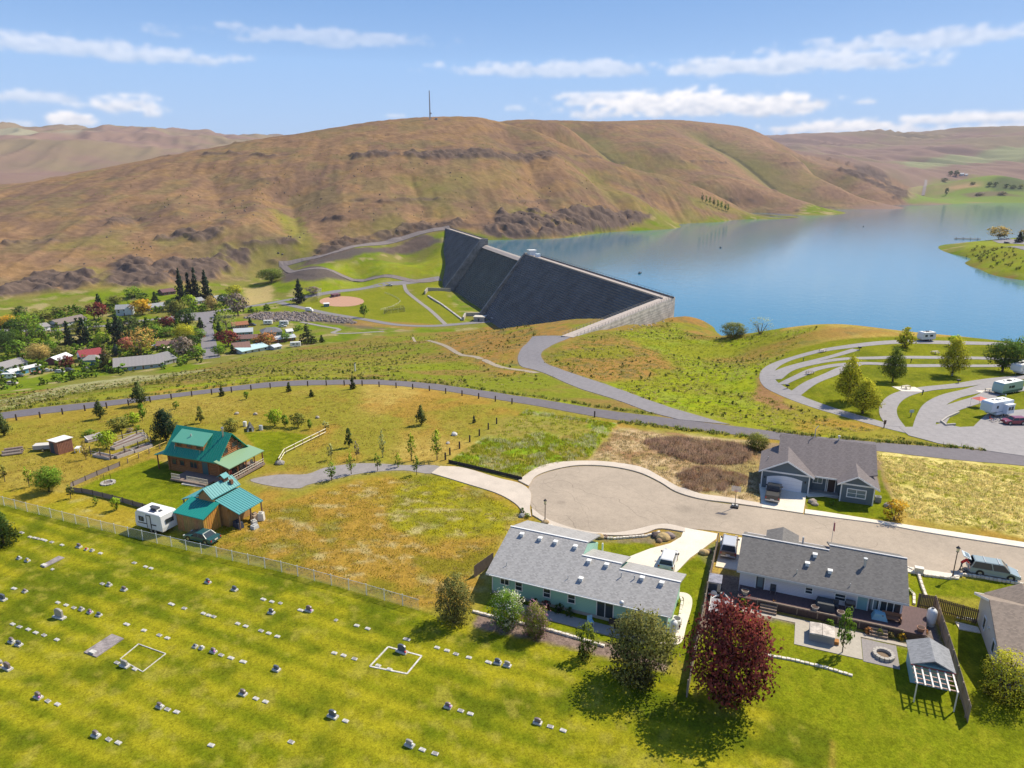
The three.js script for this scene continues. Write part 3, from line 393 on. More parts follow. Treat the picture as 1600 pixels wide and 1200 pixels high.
function grainTexture(n,lo,hi,scales,sd) {
const d = new Uint8Array(n * n * 4); reseed(sd);
const layers = scales.map(([c,w,ax = 1]) => ({ c,w,ax,g: Float32Array.from({ length: c * Math.ceil(c * ax) },() => rnd()),r: Math.ceil(c * ax) }));
const tot = layers.reduce((s,l) => s + l.w,0);
for (let y = 0; y < n; y++) for (let x = 0; x < n; x++) {
let v = 0;
for (const l of layers) { const fx = x / n * l.c,fy = y / n * l.r,xi = fx | 0,yi = fy | 0,u = fx - xi,t = fy - yi,su = u * u * (3 - 2 * u),st = t * t * (3 - 2 * t),x1 = (xi + 1) % l.c,y1 = (yi + 1) % l.r; v += l.w * lerp(lerp(l.g[yi * l.c + xi],l.g[yi * l.c + x1],su),lerp(l.g[y1 * l.c + xi],l.g[y1 * l.c + x1],su),st); }
v = clamp((v / tot - .5) * 1.7 + .5); const q = 255 * lerp(lo,hi,v),o = (y * n + x) * 4; d[o] = d[o + 1] = d[o + 2] = q; d[o + 3] = 255;
}
const t = new THREE.DataTexture(d,n,n,THREE.RGBAFormat,THREE.UnsignedByteType); t.wrapS = t.wrapT = THREE.RepeatWrapping; t.magFilter = THREE.LinearFilter; t.minFilter = THREE.LinearMipmapLinearFilter; t.generateMipmaps = true; t.needsUpdate = true; return t;
}
const grassTex = grainTexture(1024,.40,1,[[37,.6],[96,.9],[210,1.2],[440,1.4]],31);
const groundMat = new THREE.MeshPhysicalMaterial({ specularIntensity: .08,vertexColors: true,map: grassTex,roughness: .95,metalness: 0,side: THREE.DoubleSide });
{
const nx = new Float32Array(NR * NS * 3);
for (let i = 0; i < NR; i++) for (let j = 0; j < NS; j++) {
const k = i * NS + j,i0 = Math.max(0,i - 1),i1 = Math.min(NR - 1,i + 1),j0 = Math.max(0,j - 1),j1 = Math.min(NS - 1,j + 1);
const a = i0 * NS + j,b = i1 * NS + j,c = i * NS + j0,e = i * NS + j1;
const ux = GX[b] - GX[a],uy = GY[b] - GY[a],uz = GZ[b] - GZ[a],vx = GX[e] - GX[c],vy = GY[e] - GY[c],vz = GZ[e] - GZ[c];
let x = uy * vz - uz * vy,y = uz * vx - ux * vz,z = ux * vy - uy * vx; if (y < 0) { x = -x; y = -y; z = -z; } const l = Math.hypot(x,y,z) || 1;
nx[k * 3] = x / l; nx[k * 3 + 1] = y / l; nx[k * 3 + 2] = z / l;
}
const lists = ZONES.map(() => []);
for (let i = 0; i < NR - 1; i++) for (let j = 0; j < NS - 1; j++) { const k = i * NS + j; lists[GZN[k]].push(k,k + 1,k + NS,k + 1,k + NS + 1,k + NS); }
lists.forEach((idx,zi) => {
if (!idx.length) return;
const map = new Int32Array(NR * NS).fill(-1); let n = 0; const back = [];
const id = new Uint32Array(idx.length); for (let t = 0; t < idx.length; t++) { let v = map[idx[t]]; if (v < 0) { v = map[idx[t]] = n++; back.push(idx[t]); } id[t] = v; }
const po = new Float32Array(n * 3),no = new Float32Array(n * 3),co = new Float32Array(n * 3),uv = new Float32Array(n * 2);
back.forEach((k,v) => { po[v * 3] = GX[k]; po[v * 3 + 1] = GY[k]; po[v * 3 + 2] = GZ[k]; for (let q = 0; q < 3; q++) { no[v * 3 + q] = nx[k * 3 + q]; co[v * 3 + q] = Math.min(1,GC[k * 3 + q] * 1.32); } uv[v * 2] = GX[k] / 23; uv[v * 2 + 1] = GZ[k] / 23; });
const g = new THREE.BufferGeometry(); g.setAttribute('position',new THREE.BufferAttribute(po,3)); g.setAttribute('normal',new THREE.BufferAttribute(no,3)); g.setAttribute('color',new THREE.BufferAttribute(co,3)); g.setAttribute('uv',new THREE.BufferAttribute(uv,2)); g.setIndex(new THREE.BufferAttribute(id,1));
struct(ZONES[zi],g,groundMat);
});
}
const DAM0 = V(77.8,-12,-340),DAM1 = V(-68,-12,-805);
{
const s = new THREE.Shape(),pts = [[DAM1.x + 10,DAM1.z - 10],[DAM0.x - 6,DAM0.z + 3],[DAM0.x + 6,DAM0.z + 4],[64,-300],[80,-270],[110,-215],[170,-215],[420,-300],[900,-600],[1900,-1900],[2200,-2500],[1200,-2500],[700,-2000],[300,-1250],[0,-900]];
pts.forEach(([x,z],i) => i ? s.lineTo(x,-z) : s.moveTo(x,-z));
const g = new THREE.ShapeGeometry(s); g.rotateX(-Math.PI / 2); g.translate(0,WATER,0);
const p = g.attributes.position,uv = g.attributes.uv; for (let i = 0; i < p.count; i++) uv.setXY(i,p.getX(i) / 60,p.getZ(i) / 60);
const bump = grainTexture(1024,0,1,[[20,1.2],[47,1],[110,.8,.6],[260,.6,.6]],8);
const m = new THREE.MeshStandardMaterial({ color: new THREE.Color().setRGB(.05,.20,.30),roughness: .035,metalness: 0,bumpMap: bump,bumpScale: .03 });
struct('lake',g,m);
}
const rgb = (r,g,b) => new THREE.Color().setRGB(r,g,b);
const grit = grainTexture(512,.66,1,[[9,1.0],[30,.8],[128,1],[256,1]],3);
const gritFine = grainTexture(512,.72,1,[[5,.8],[60,.6],[200,1]],4);
const M = (c,o = {}) => new THREE.MeshStandardMaterial({ color: rgb(...c),roughness: .85,...o });
const streetTex = (() => {
const t = grainTexture(1024,.66,1,[[5,1.1],[16,.9],[70,.7],[300,.9],[512,.9]],91),d = t.image.data,n = 1024; reseed(92);
for (let k = 0; k < 26; k++) { let x = rnd() * n,y = rnd() * n,a = rnd() * 6.28; const L = 120 + rnd() * 420,dk = rr(.55,.8),w = rnd() < .3 ? 2 : 1; for (let i = 0; i < L; i++) { x += Math.cos(a); y += Math.sin(a); a += rr(-.22,.22); for (let q = 0; q < w; q++) { const o = (((y | 0) + n * 4) % n * n + (((x | 0) + q + n * 4) % n)) * 4; d[o] *= dk; d[o + 1] *= dk; d[o + 2] *= dk; } } }
for (let k = 0; k < 7; k++) { const cx0 = rnd() * n,cy0 = rnd() * n,r = rr(14,46); for (let y = -r | 0; y < r; y++) for (let x = -r | 0; x < r; x++) { const q = 1 - Math.hypot(x,y) / r; if (q > 0) { const o = ((((cy0 + y) | 0) + n) % n * n + ((((cx0 + x) | 0) + n) % n)) * 4,f = 1 - .16 * Math.min(1,q * 2); d[o] *= f; d[o + 1] *= f; d[o + 2] *= f; } } }
t.repeat.set(6 / 46,6 / 46); return t; })();
const SM = { cutGravel: M([.24,.20,.19],{ map: grit }),asphaltDark: M([.165,.148,.165],{ map: grit }),asphaltGrey: M([.25,.235,.25],{ map: grit }),asphaltTan: M([.47,.385,.295],{ map: streetTex }),campAsphalt: M([.34,.32,.325],{ map: grit }),concreteWarm: M([.66,.57,.47],{ map: gritFine }),concretePale: M([.86,.78,.65],{ map: gritFine }),gravelGrey: M([.33,.30,.29],{ map: grit }),dirtPath: M([.40,.33,.24],{ map: grit }),infieldDirt: M([.55,.31,.20],{ map: grit }) };
function subdiv(tris,L) {
let out = tris,again = true,guard = 0;
while (again && guard++ < 14) { again = false; const nx = [];
for (const t of out) { let bi = -1,bl = L * L; for (let i = 0; i < 3; i++) { const a = t[i],b = t[(i + 1) % 3],d = (a[0] - b[0]) ** 2 + (a[1] - b[1]) ** 2; if (d > bl) { bl = d; bi = i; } }
if (bi < 0) { nx.push(t); continue; } again = true; const a = t[bi],b = t[(bi + 1) % 3],c = t[(bi + 2) % 3],m = [(a[0] + b[0]) / 2,(a[1] + b[1]) / 2]; nx.push([a,m,c],[m,b,c]); }
out = nx; }
return out;
}
function drape(tris,edge,up,skirt,uvs = 6) {
const pos = [],uv = [];
const put = (x,y,z) => { pos.push(x,y,z); uv.push(x / uvs,z / uvs); };
for (const t of tris) { const c = (t[1][0] - t[0][0]) * (t[2][1] - t[0][1]) - (t[1][1] - t[0][1]) * (t[2][0] - t[0][0]); const o = c < 0 ? t : [t[0],t[2],t[1]]; for (const p of o) put(p[0],groundY(p[0],p[1]) + up,p[1]); }
for (let i = 0; i < edge.length; i++) { const a = edge[i],b = edge[(i + 1) % edge.length]; const n = Math.max(1,Math.ceil(Math.hypot(b[0] - a[0],b[1] - a[1]) / 3));
for (let k = 0; k < n; k++) { const p = [lerp(a[0],b[0],k / n),lerp(a[1],b[1],k / n)],q = [lerp(a[0],b[0],(k + 1) / n),lerp(a[1],b[1],(k + 1) / n)],yp = groundY(...p) + up,yq = groundY(...q) + up;
put(p[0],yp,p[1]); put(q[0],yq,q[1]); put(q[0],yq - skirt,q[1]); put(p[0],yp,p[1]); put(q[0],yq - skirt,q[1]); put(p[0],yp - skirt,p[1]); } }
const g = new THREE.BufferGeometry(); g.setAttribute('position',new THREE.Float32BufferAttribute(pos,3)); g.setAttribute('uv',new THREE.Float32BufferAttribute(uv,2)); g.computeVertexNormals(); return g;
}
for (const m of Object.values(SM)) m.side = THREE.DoubleSide;
function polyTris(pts,L) { const c = pts.map(p => new THREE.Vector2(p.x,p.z)); return subdiv(THREE.ShapeUtils.triangulateShape(c,[]).map(t => t.map(i => [c[i].x,c[i].y])),L); }
for (const s of SHEETS) {
let tris; const d = Math.hypot(s.pts[0].x,s.pts[0].z),L = Math.max(2.2,d / 60);
if (s.L) { tris = []; for (let i = 0; i < s.L.length - 1; i++) { const a = s.L[i],b = s.L[i + 1],c = s.R[i],e = s.R[i + 1]; tris.push([[a.x,a.z],[b.x,b.z],[c.x,c.z]],[[b.x,b.z],[e.x,e.z],[c.x,c.z]]); } tris = subdiv(tris,L); } else tris = polyTris(s.pts,L);
struct(s.name,drape(tris,s.pts.map(p => [p.x,p.z]),s.up,s.skirt),SM[s.mat]);
}
class MB {
constructor() { this.p = []; this.u = []; this.m = null; }
tri(a,b,c) { const A = this.m ? V(...a).applyMatrix4(this.m) : V(...a),B = this.m ? V(...b).applyMatrix4(this.m) : V(...b),C = this.m ? V(...c).applyMatrix4(this.m) : V(...c);
const n = B.clone().sub(A).cross(C.clone().sub(A)),ax = Math.abs(n.x),ay = Math.abs(n.y),az = Math.abs(n.z);
for (const q of [A,B,C]) { this.p.push(q.x,q.y,q.z); if (ay >= ax && ay >= az * .8) this.u.push(q.x,q.z); else if (ax >= az) this.u.push(q.z,q.y); else this.u.push(q.x,q.y); } return this; }
quad(a,b,c,d) { this.tri(a,b,c); return this.tri(a,c,d); }
box(x0,y0,z0,x1,y1,z1) { if (x0 > x1) [x0,x1] = [x1,x0]; if (y0 > y1) [y0,y1] = [y1,y0]; if (z0 > z1) [z0,z1] = [z1,z0];
this.quad([x0,y0,z1],[x1,y0,z1],[x1,y1,z1],[x0,y1,z1]); this.quad([x1,y0,z0],[x0,y0,z0],[x0,y1,z0],[x1,y1,z0]);
this.quad([x1,y0,z1],[x1,y0,z0],[x1,y1,z0],[x1,y1,z1]); this.quad([x0,y0,z0],[x0,y0,z1],[x0,y1,z1],[x0,y1,z0]);
this.quad([x0,y1,z1],[x1,y1,z1],[x1,y1,z0],[x0,y1,z0]); return this.quad([x0,y0,z0],[x1,y0,z0],[x1,y0,z1],[x0,y0,z1]); }
cbox(x,y,z,w,h,d) { return this.box(x - w / 2,y,z - d / 2,x + w / 2,y + h,z + d / 2); }
slab(a,b,c,d,t) {
const lo = q => [q[0],q[1] - t,q[2]]; this.quad(a,b,c,d); this.quad(lo(d),lo(c),lo(b),lo(a)); const v = [a,b,c,d]; for (let i = 0; i < 4; i++) { const s = v[i],e = v[(i + 1) % 4]; this.quad(s,lo(s),lo(e),e); } return this; }
hull(bottom,top) { const n = bottom.length; for (let i = 0; i < n; i++) { const j = (i + 1) % n; this.quad(bottom[i],bottom[j],top[j],top[i]); } for (let i = 1; i < n - 1; i++) { this.tri(top[0],top[i],top[i + 1]); this.tri(bottom[0],bottom[i + 1],bottom[i]); } return this; }
prismX(x0,x1,prof) { const A = prof.map(([z,y]) => [x0,y,z]),B = prof.map(([z,y]) => [x1,y,z]); return this.hull(A,B); }
prismZ(z0,z1,prof) { const A = prof.map(([x,y]) => [x,y,z0]),B = prof.map(([x,y]) => [x,y,z1]); return this.hull(A,B); }
tube(a,b,r0,r1 = r0,n = 6,caps = true) { const A = V(...a),B = V(...b),d = B.clone().sub(A).normalize(),s = Math.abs(d.y) < .9 ? V(0,1,0) : V(1,0,0),u = d.clone().cross(s).normalize(),w = d.clone().cross(u),ra = [],rb = [];
for (let i = 0; i < n; i++) { const t = i / n * Math.PI * 2,c = Math.cos(t),q = Math.sin(t); ra.push([A.x + (u.x * c + w.x * q) * r0,A.y + (u.y * c + w.y * q) * r0,A.z + (u.z * c + w.z * q) * r0]); rb.push([B.x + (u.x * c + w.x * q) * r1,B.y + (u.y * c + w.y * q) * r1,B.z + (u.z * c + w.z * q) * r1]); }
for (let i = 0; i < n; i++) { const j = (i + 1) % n; this.quad(ra[j],ra[i],rb[i],rb[j]); } if (caps) for (let i = 1; i < n - 1; i++) { this.tri(rb[0],rb[i],rb[i + 1]); this.tri(ra[0],ra[i + 1],ra[i]); } return this; }
geo(g,m) { const q = g.index ? g.toNonIndexed() : g; if (m) q.applyMatrix4(m); const p = q.attributes.position.array; for (let i = 0; i < p.length; i += 9) this.tri([p[i],p[i + 1],p[i + 2]],[p[i + 3],p[i + 4],p[i + 5]],[p[i + 6],p[i + 7],p[i + 8]]); return this; }
get() { const g = new THREE.BufferGeometry(); g.setAttribute('position',new THREE.Float32BufferAttribute(this.p,3)); g.setAttribute('uv',new THREE.Float32BufferAttribute(this.u,2)); g.computeVertexNormals(); return g; }
to(name,mat,parent,label) { return part(name,this.get(),mat,parent,label); }
}
const mb = () => new MB();
const T4 = (x,y,z,ry = 0) => new THREE.Matrix4().makeRotationY(ry).setPosition(x,y,z);
const rep = (t,rx,ry = rx) => { const c = t.clone(); c.repeat.set(rx,ry); c.needsUpdate = true; return c; };
const DS = { side: THREE.DoubleSide };
const shingleTex = (() => {
const n = 512,d = new Uint8Array(n * n * 4); reseed(61);
for (let r = 0; r < 12; r++) { const off = rnd() * n,cuts = Array.from({ length: 8 },() => rr(.72,1)); for (let y = 0; y < n / 12; y++) for (let x = 0; x < n; x++) { const Y = Math.floor(r * n / 12 + y),k = Math.floor(((x + off) % n) / (n / 8)); let v = cuts[k] * rr(.8,1.05); if (y < 4) v *= .72; const o = (Y * n + x) * 4; d[o] = d[o + 1] = d[o + 2] = Math.min(255,v * 255); d[o + 3] = 255; } }
for (let i = 0; i < n * n; i++) if (!d[i * 4 + 3]) { d[i * 4] = d[i * 4 + 1] = d[i * 4 + 2] = 205; d[i * 4 + 3] = 255; }
const t = new THREE.DataTexture(d,n,n,THREE.RGBAFormat); t.wrapS = t.wrapT = THREE.RepeatWrapping; t.magFilter = THREE.LinearFilter; t.minFilter = THREE.LinearMipmapLinearFilter; t.generateMipmaps = true; t.needsUpdate = true; t.repeat.set(.55,.55); return t; })();
const sidingTex = (() => { const n = 128,d = new Uint8Array(n * n * 4); reseed(62); for (let y = 0; y < n; y++) for (let x = 0; x < n; x++) { const q = y % 32; const v = (q < 5 ? .74 : .96) * rr(.97,1.03); const o = (y * n + x) * 4; d[o] = d[o + 1] = d[o + 2] = Math.min(255,v * 255); d[o + 3] = 255; } const t = new THREE.DataTexture(d,n,n,THREE.RGBAFormat); t.wrapS = t.wrapT = THREE.RepeatWrapping; t.magFilter = THREE.LinearFilter; t.needsUpdate = true; t.repeat.set(1.4,1.4); return t; })();
const woodTex = grainTexture(256,.6,1,[[6,1,.3],[40,1.2,.12],[120,.8,.2]],63);
const stainTex = grainTexture(512,.45,1,[[7,1.2],[19,1],[60,.7],[180,.5]],64);
const shingle = c => M(c,{ map: shingleTex,roughness: .92,...DS });
const siding = c => M(c,{ map: sidingTex,roughness: .7,...DS });
const plain = (c,r = .6,o = {}) => M(c,{ roughness: r,...DS,...o });
const white = plain([.78,.78,.76],.5),offWhite = plain([.66,.64,.60],.6),black = plain([.02,.02,.022],.5),darkGrey = plain([.07,.07,.075],.5),rubber = plain([.018,.018,.018],.8),steel = plain([.5,.5,.52],.35,{ metalness: .8 }),galv = plain([.55,.57,.58],.4,{ metalness: .5 });
const glass = plain([.03,.045,.055],.08),glassLight = plain([.16,.21,.23],.12),concrete = M([.48,.44,.39],{ map: gritFine,...DS }),stone = M([.52,.48,.43],{ map: grit,...DS }),rustBrown = plain([.22,.10,.055],.8);
const wood = c => M(c,{ map: woodTex,roughness: .8,...DS });
const fenceWood = wood([.30,.22,.16]),deckWood = wood([.13,.075,.075]),cedar = wood([.50,.22,.055]),barnWood = wood([.48,.27,.10]);
function windowOn(parent,x,y,z,w,h,turn = 0,o = {}) {
const g = mb(); g.m = T4(x,y,z,turn); g.box(-w / 2,-h / 2,-.02,w / 2,h / 2,.02); const win = g.to('window',o.glass || glass,parent);
const f = mb(); f.m = T4(x,y,z,turn); const t = o.t || .09; f.box(-w / 2 - t,-h / 2 - t,-.02,-w / 2,h / 2 + t,.06); f.box(w / 2,-h / 2 - t,-.02,w / 2 + t,h / 2 + t,.06); f.box(-w / 2,-h / 2 - t,-.02,w / 2,-h / 2,.06); f.box(-w / 2,h / 2,-.02,w / 2,h / 2 + t,.06);
for (let i = 1; i < (o.nx || 1); i++) { const q = -w / 2 + w * i / o.nx; f.box(q - .035,-h / 2,-.02,q + .035,h / 2,.05); } if (o.ny) f.box(-w / 2,-.03,-.02,w / 2,.03,.05);
f.to('frame',o.frame || white,win); return win;
}
function doorOn(parent,x,y,z,w,h,turn,m,o = {}) { const g = mb(); g.m = T4(x,y,z,turn); g.box(-w / 2,0,-.02,w / 2,h,.03); const d = g.to('door',m,parent); const f = mb(); f.m = T4(x,y,z,turn); f.box(-w / 2 - .1,0,-.02,-w / 2,h + .1,.05); f.box(w / 2,0,-.02,w / 2 + .1,h + .1,.05); f.box(-w / 2,h,-.02,w / 2,h + .1,.05); f.to('frame',o.frame || white,d);
if (o.glass) { const q = mb(); q.m = T4(x,y,z,turn); q.box(-w / 2 + .15,.25,.03,w / 2 - .15,h - .2,.045); q.to('pane',glassLight,d); } return d; }
function gableRoof(m,x0,x1,zf,hf,zr,hr,zb,hb,t = .16) { m.slab([x0,hf,zf],[x1,hf,zf],[x1,hr,zr],[x0,hr,zr],t); m.slab([x0,hr,zr - .002],[x1,hr,zr - .002],[x1,hb,zb],[x0,hb,zb],t); return m; }
function gableRoofZ(m,z0,z1,xl,hl,xr,hr,xr2,hr2,t = .16) { m.slab([xl,hl,z1],[xr,hr,z1],[xr,hr,z0],[xl,hl,z0],t); m.slab([xr + .002,hr,z1],[xr2,hr2,z1],[xr2,hr2,z0],[xr + .002,hr,z0],t); return m; }
{
const L = DAM0.distanceTo(DAM1),A = DAM1.clone().sub(DAM0).divideScalar(L),N = V(A.z,0,-A.x);
const D = (u,o,y) => [DAM0.x + A.x * u + N.x * o,y,DAM0.z + A.z * u + N.z * o];
const U1 = 207,U2 = 334,TOP = -12,FLOOR = -63,SL = .74;
const dam = thing('concrete_dam','long grey concrete gravity dam with stepped spillway between the town and the lake','dam');
const faceS = M([.135,.155,.145],{ map: rep(stainTex,.03,.015),roughness: .9,...DS }),face = M([.165,.178,.195],{ map: rep(stainTex,.02,.03),roughness: .9,...DS });
const crestM = M([.50,.43,.38],{ map: rep(gritFine,.2),...DS }),paleM = M([.60,.56,.52],{ map: rep(stainTex,.06,.06),...DS });
function section(u0,u1,w,top,mtop) {
const b = mb(),H = 1.25; let o = w,y = top - .6,us = u0; const n = Math.max(1,Math.round((u1 - u0) / 24));
for (let s = 0; s < n; s++) { const a = lerp(u0,u1,s / n),e = lerp(u0,u1,(s + 1) / n); o = w; y = top - .6; b.quad(D(a,o,y),D(e,o,y),D(e,o,top),D(a,o,top));
while (y > FLOOR) { const y2 = y - H,o2 = o + H * SL; b.quad(D(a,o2,y),D(e,o2,y),D(e,o,y),D(a,o,y)); b.quad(D(a,o2,y2),D(e,o2,y2),D(e,o2,y),D(a,o2,y)); o = o2; y = y2; } }
b.quad(D(u1,0,FLOOR),D(u0,0,FLOOR),D(u0,0,top),D(u1,0,top));
for (const u of [u0,u1]) { b.tri(D(u,0,FLOOR),D(u,o,FLOOR),D(u,w,top)); b.tri(D(u,0,FLOOR),D(u,w,top),D(u,0,top)); }
return b;
}
section(0,U1,6.5,TOP).to('right_bank_block',face,dam);
section(U2,L + 16,6.5,TOP).to('left_bank_block',face,dam);
section(U1,U2,5,TOP - 6).to('spillway',faceS,dam);
const sc = mb(); const prof = []; for (let i = 0; i <= 8; i++) { const t = i / 8 * Math.PI * .62; prof.push([2.6 - Math.cos(t) * 3.2,TOP - 5.9 + Math.sin(t) * 1.5 - (i > 6 ? .2 : 0)]); }
prof.unshift([-.6,TOP - 9]); prof.push([6.6,TOP - 6.4]);
for (let i = 0; i < prof.length - 1; i++) sc.quad(D(U1,prof[i][0],prof[i][1]),D(U2,prof[i][0],prof[i][1]),D(U2,prof[i + 1][0],prof[i + 1][1]),D(U1,prof[i + 1][0],prof[i + 1][1]));
sc.to('spillway_crest',crestM,dam);
for (const [a,b] of [[-2,U1 - .6],[U2 + .6,L + 8]]) { const c = mb(); c.quad(D(a,.5,TOP + .03),D(a,6,TOP + .03),D(b,6,TOP + .03),D(b,.5,TOP + .03)); c.to('crest_road',crestM,dam);
for (const o of [0,6.1]) { const k = mb(); k.hull([D(a,o,TOP),D(a,o + .45,TOP),D(b,o + .45,TOP),D(b,o,TOP)],[D(a,o,TOP + .8),D(a,o + .45,TOP + .8),D(b,o + .45,TOP + .8),D(b,o,TOP + .8)]); k.to('parapet',o ? crestM : darkGrey,dam); } }
for (const [u,d] of [[U1,1],[U2,1]]) { const w = mb(),t0 = u - .9,t1 = u + 1.5; const top = [[.2,TOP + 1.2],[6.5,TOP + 1.2],[12,TOP - 5],[6.5 + (TOP - FLOOR) * SL + 4.5,FLOOR]],bot = [[.2,FLOOR],[6.5,FLOOR],[12,FLOOR],[20,FLOOR - 2]];
for (let i = 0; i < 3; i++) w.hull([D(t0,bot[i][0],bot[i][1]),D(t0,bot[i + 1][0],bot[i + 1][1]),D(t1,bot[i + 1][0],bot[i + 1][1]),D(t1,bot[i][0],bot[i][1])],[D(t0,top[i][0],top[i][1]),D(t0,top[i + 1][0],top[i + 1][1]),D(t1,top[i + 1][0],top[i + 1][1]),D(t1,top[i][0],top[i][1])]);
w.to('training_wall',M([.33,.31,.29],{ map: rep(stainTex,.06,.06),...DS }),dam); }
for (let u = 24; u < L; u += 24) { if (Math.abs(u - U1) < 8 || Math.abs(u - U2) < 8) continue; const s = mb(),sp = u > U1 && u < U2,t = sp ? TOP - 6.6 : TOP - .6,w = sp ? 5 : 6.5; s.hull([D(u - .12,w + .35,t),D(u + .12,w + .35,t),D(u + .12,w + .95 + (t - FLOOR) * SL,FLOOR),D(u - .12,w + .95 + (t - FLOOR) * SL,FLOOR)].slice(0,4),[D(u - .12,w + .5,t),D(u + .12,w + .5,t),D(u + .12,w + 1.1 + (t - FLOOR) * SL,FLOOR),D(u - .12,w + 1.1 + (t - FLOOR) * SL,FLOOR)]); s.to('block_seam',M([.15,.14,.13],DS),dam); }
const W0 = V(DAM0.x + .6,0,DAM0.z + .2),W1 = V(23,0,-254.6),WL = W0.distanceTo(W1),B = W1.clone().sub(W0).divideScalar(WL),R = V(-B.z,0,B.x);
const Wd = (u,o,y) => [W0.x + B.x * u + R.x * o,y,W0.z + B.z * u + R.z * o];
{ const s = R.x > 0 ? -1 : 1; const b = mb(); b.hull([Wd(-2.5,0,-30),Wd(WL,0,-16),Wd(WL,s * 5.5,-16),Wd(-2.5,s * 5.5,-30)],[Wd(-2.5,0,TOP + .02),Wd(WL,0,TOP - .5),Wd(WL,s * 5.5,TOP - .5),Wd(-2.5,s * 5.5,TOP + .02)]); b.to('wing_wall',paleM,dam);
for (let c = 1; c < 9; c++) { const l = mb(),y = TOP - .4 - c * 1.15,e = WL * clamp((c < 3 ? 1 : 1.25 - c * .1)); l.hull([Wd(-1,-s * .16,y - .9),Wd(e,-s * .16,y - .9),Wd(e,0,y - .9),Wd(-1,0,y - .9)],[Wd(-1,-s * .12,y),Wd(e,-s * .12,y),Wd(e,.0,y),Wd(-1,0,y)]); l.to('wall_course',paleM,dam); }
const r = mb(); r.quad(Wd(0,s * .4,TOP + .04),Wd(WL,s * .4,TOP - .46),Wd(WL,s * 5.1,TOP - .46),Wd(0,s * 5.1,TOP + .04)); r.to('wing_road',crestM,dam);
for (const o of [s * .15,s * 5.3]) { const k = mb(); for (let u = 0; u <= WL; u += 3) { const p = Wd(u,o,TOP - .5 * u / WL); k.tube(p,[p[0],p[1] + 1.15,p[2]],.06,.06,4); } for (const h of [.6,1.12]) k.tube(Wd(0,o,TOP + h),Wd(WL,o,TOP - .5 + h),.05,.05,4); k.to('railing',darkGrey,dam); }
}
for (const [a,b] of [[0,U1],[U2,L]]) { const k = mb(); for (let u = a; u <= b; u += 4) { const p = D(u,.2,TOP + .8); k.tube(p,[p[0],p[1] + .9,p[2]],.07,.07,4); } k.tube(D(a,.2,TOP + 1.7),D(b,.2,TOP + 1.7),.06,.06,4); k.to('railing',darkGrey,dam); }
const gh = mb(); const box = (u0,u1,o0,o1,y0,y1) => gh.hull([D(u0,o0,y0),D(u1,o0,y0),D(u1,o1,y0),D(u0,o1,y0)],[D(u0,o0,y1),D(u1,o0,y1),D(u1,o1,y1),D(u0,o1,y1)]);
box(U1 - 9,U1 - 3,.5,5.6,TOP,TOP + 3.6); gh.to('gate_house',plain([.62,.68,.72],.6),dam); const gh2 = mb(); gh2.hull([D(U1 - 9.4,.1,TOP + 3.6),D(U1 - 2.6,.1,TOP + 3.6),D(U1 - 2.6,6,TOP + 3.6),D(U1 - 9.4,6,TOP + 3.6)],[D(U1 - 9.4,.1,TOP + 3.9),D(U1 - 2.6,.1,TOP + 3.9),D(U1 - 2.6,6,TOP + 3.9),D(U1 - 9.4,6,TOP + 3.9)]); gh2.to('gate_house_roof',white,dam);
const cb2 = mb(); cb2.hull([D(U1 - 20,1,TOP),D(U1 - 16,1,TOP),D(U1 - 16,4,TOP),D(U1 - 20,4,TOP)],[D(U1 - 20,1,TOP + 2.2),D(U1 - 16,1,TOP + 2.2),D(U1 - 16,4,TOP + 2.2),D(U1 - 20,4,TOP + 2.2)]); cb2.to('crest_cabinet',plain([.6,.7,.76],.6),dam);
const toeWall = (q,h,w,m,nm,label) => { const pts = q.map(a => P(...a)),o = thing(nm,label,'wall'); const b = mb(); for (let i = 0; i < pts.length - 1; i++) { const a = pts[i],e = pts[i + 1],dx = e.x - a.x,dz = e.z - a.z,l = Math.hypot(dx,dz),ox = -dz / l * w / 2,oz = dx / l * w / 2,y0 = Math.min(a.y,e.y) - 1.5,y1 = a.y + h,y2 = e.y + h; b.hull([[a.x + ox,y0,a.z + oz],[e.x + ox,y0,e.z + oz],[e.x - ox,y0,e.z - oz],[a.x - ox,y0,a.z - oz]],[[a.x + ox,y1,a.z + oz],[e.x + ox,y2,e.z + oz],[e.x - ox,y2,e.z - oz],[a.x - ox,y1,a.z - oz]]); } b.to('wall_body',m,o); return o; };
toeWall([[669,463],[690,476],[723,501]],.9,1.4,paleM,'basin_wall','low pale concrete kerb wall along the stilling basin lawn below the dam');
toeWall([[664,460],[668,455],[704,456]],3.2,1,concrete,'basin_wall','short dark concrete wall at the foot of the spillway');
toeWall([[724,501],[727,494],[772,493]],2.6,1.2,stone,'basin_wall','grey concrete outlet wall below the right end of the spillway');
const pw = thing('outlet_house','small flat roofed concrete outlet house at the dam toe','building',P(750,501)); pw.rotation.y = -.2; mb().box(-4,-1,-3,4,3,3).to('wall',concrete,pw); mb().box(-4.4,3,-3.4,4.4,3.4,3.4).to('roof',plain([.62,.58,.5],.7),pw); mb().box(-1,0,3,.4,2.2,3.05).to('door',darkGrey,pw);
const pw2 = thing('outlet_house','small concrete hut with a light slab roof beside the dam training wall','building',P(776,502)); pw2.rotation.y = .6; mb().box(-3,-1,-2.4,3,2.4,2.4).to('wall',concrete,pw2); mb().box(-3.4,2.4,-2.8,3.4,2.8,2.8).to('roof',plain([.6,.56,.5],.7),pw2);
}
const pipe = (m,x,y,z,h,r = .06) => m.tube([x,y - .2,z],[x,y + h,z],r,r,7);
function roofVents(parent,list,m = white) { for (const [x,y,z] of list) { const v = mb(); v.cbox(x,y - .15,z,.38,.35,.38); v.cbox(x,y + .2,z,.5,.12,.5); v.to('roof_vent',m,parent); } }
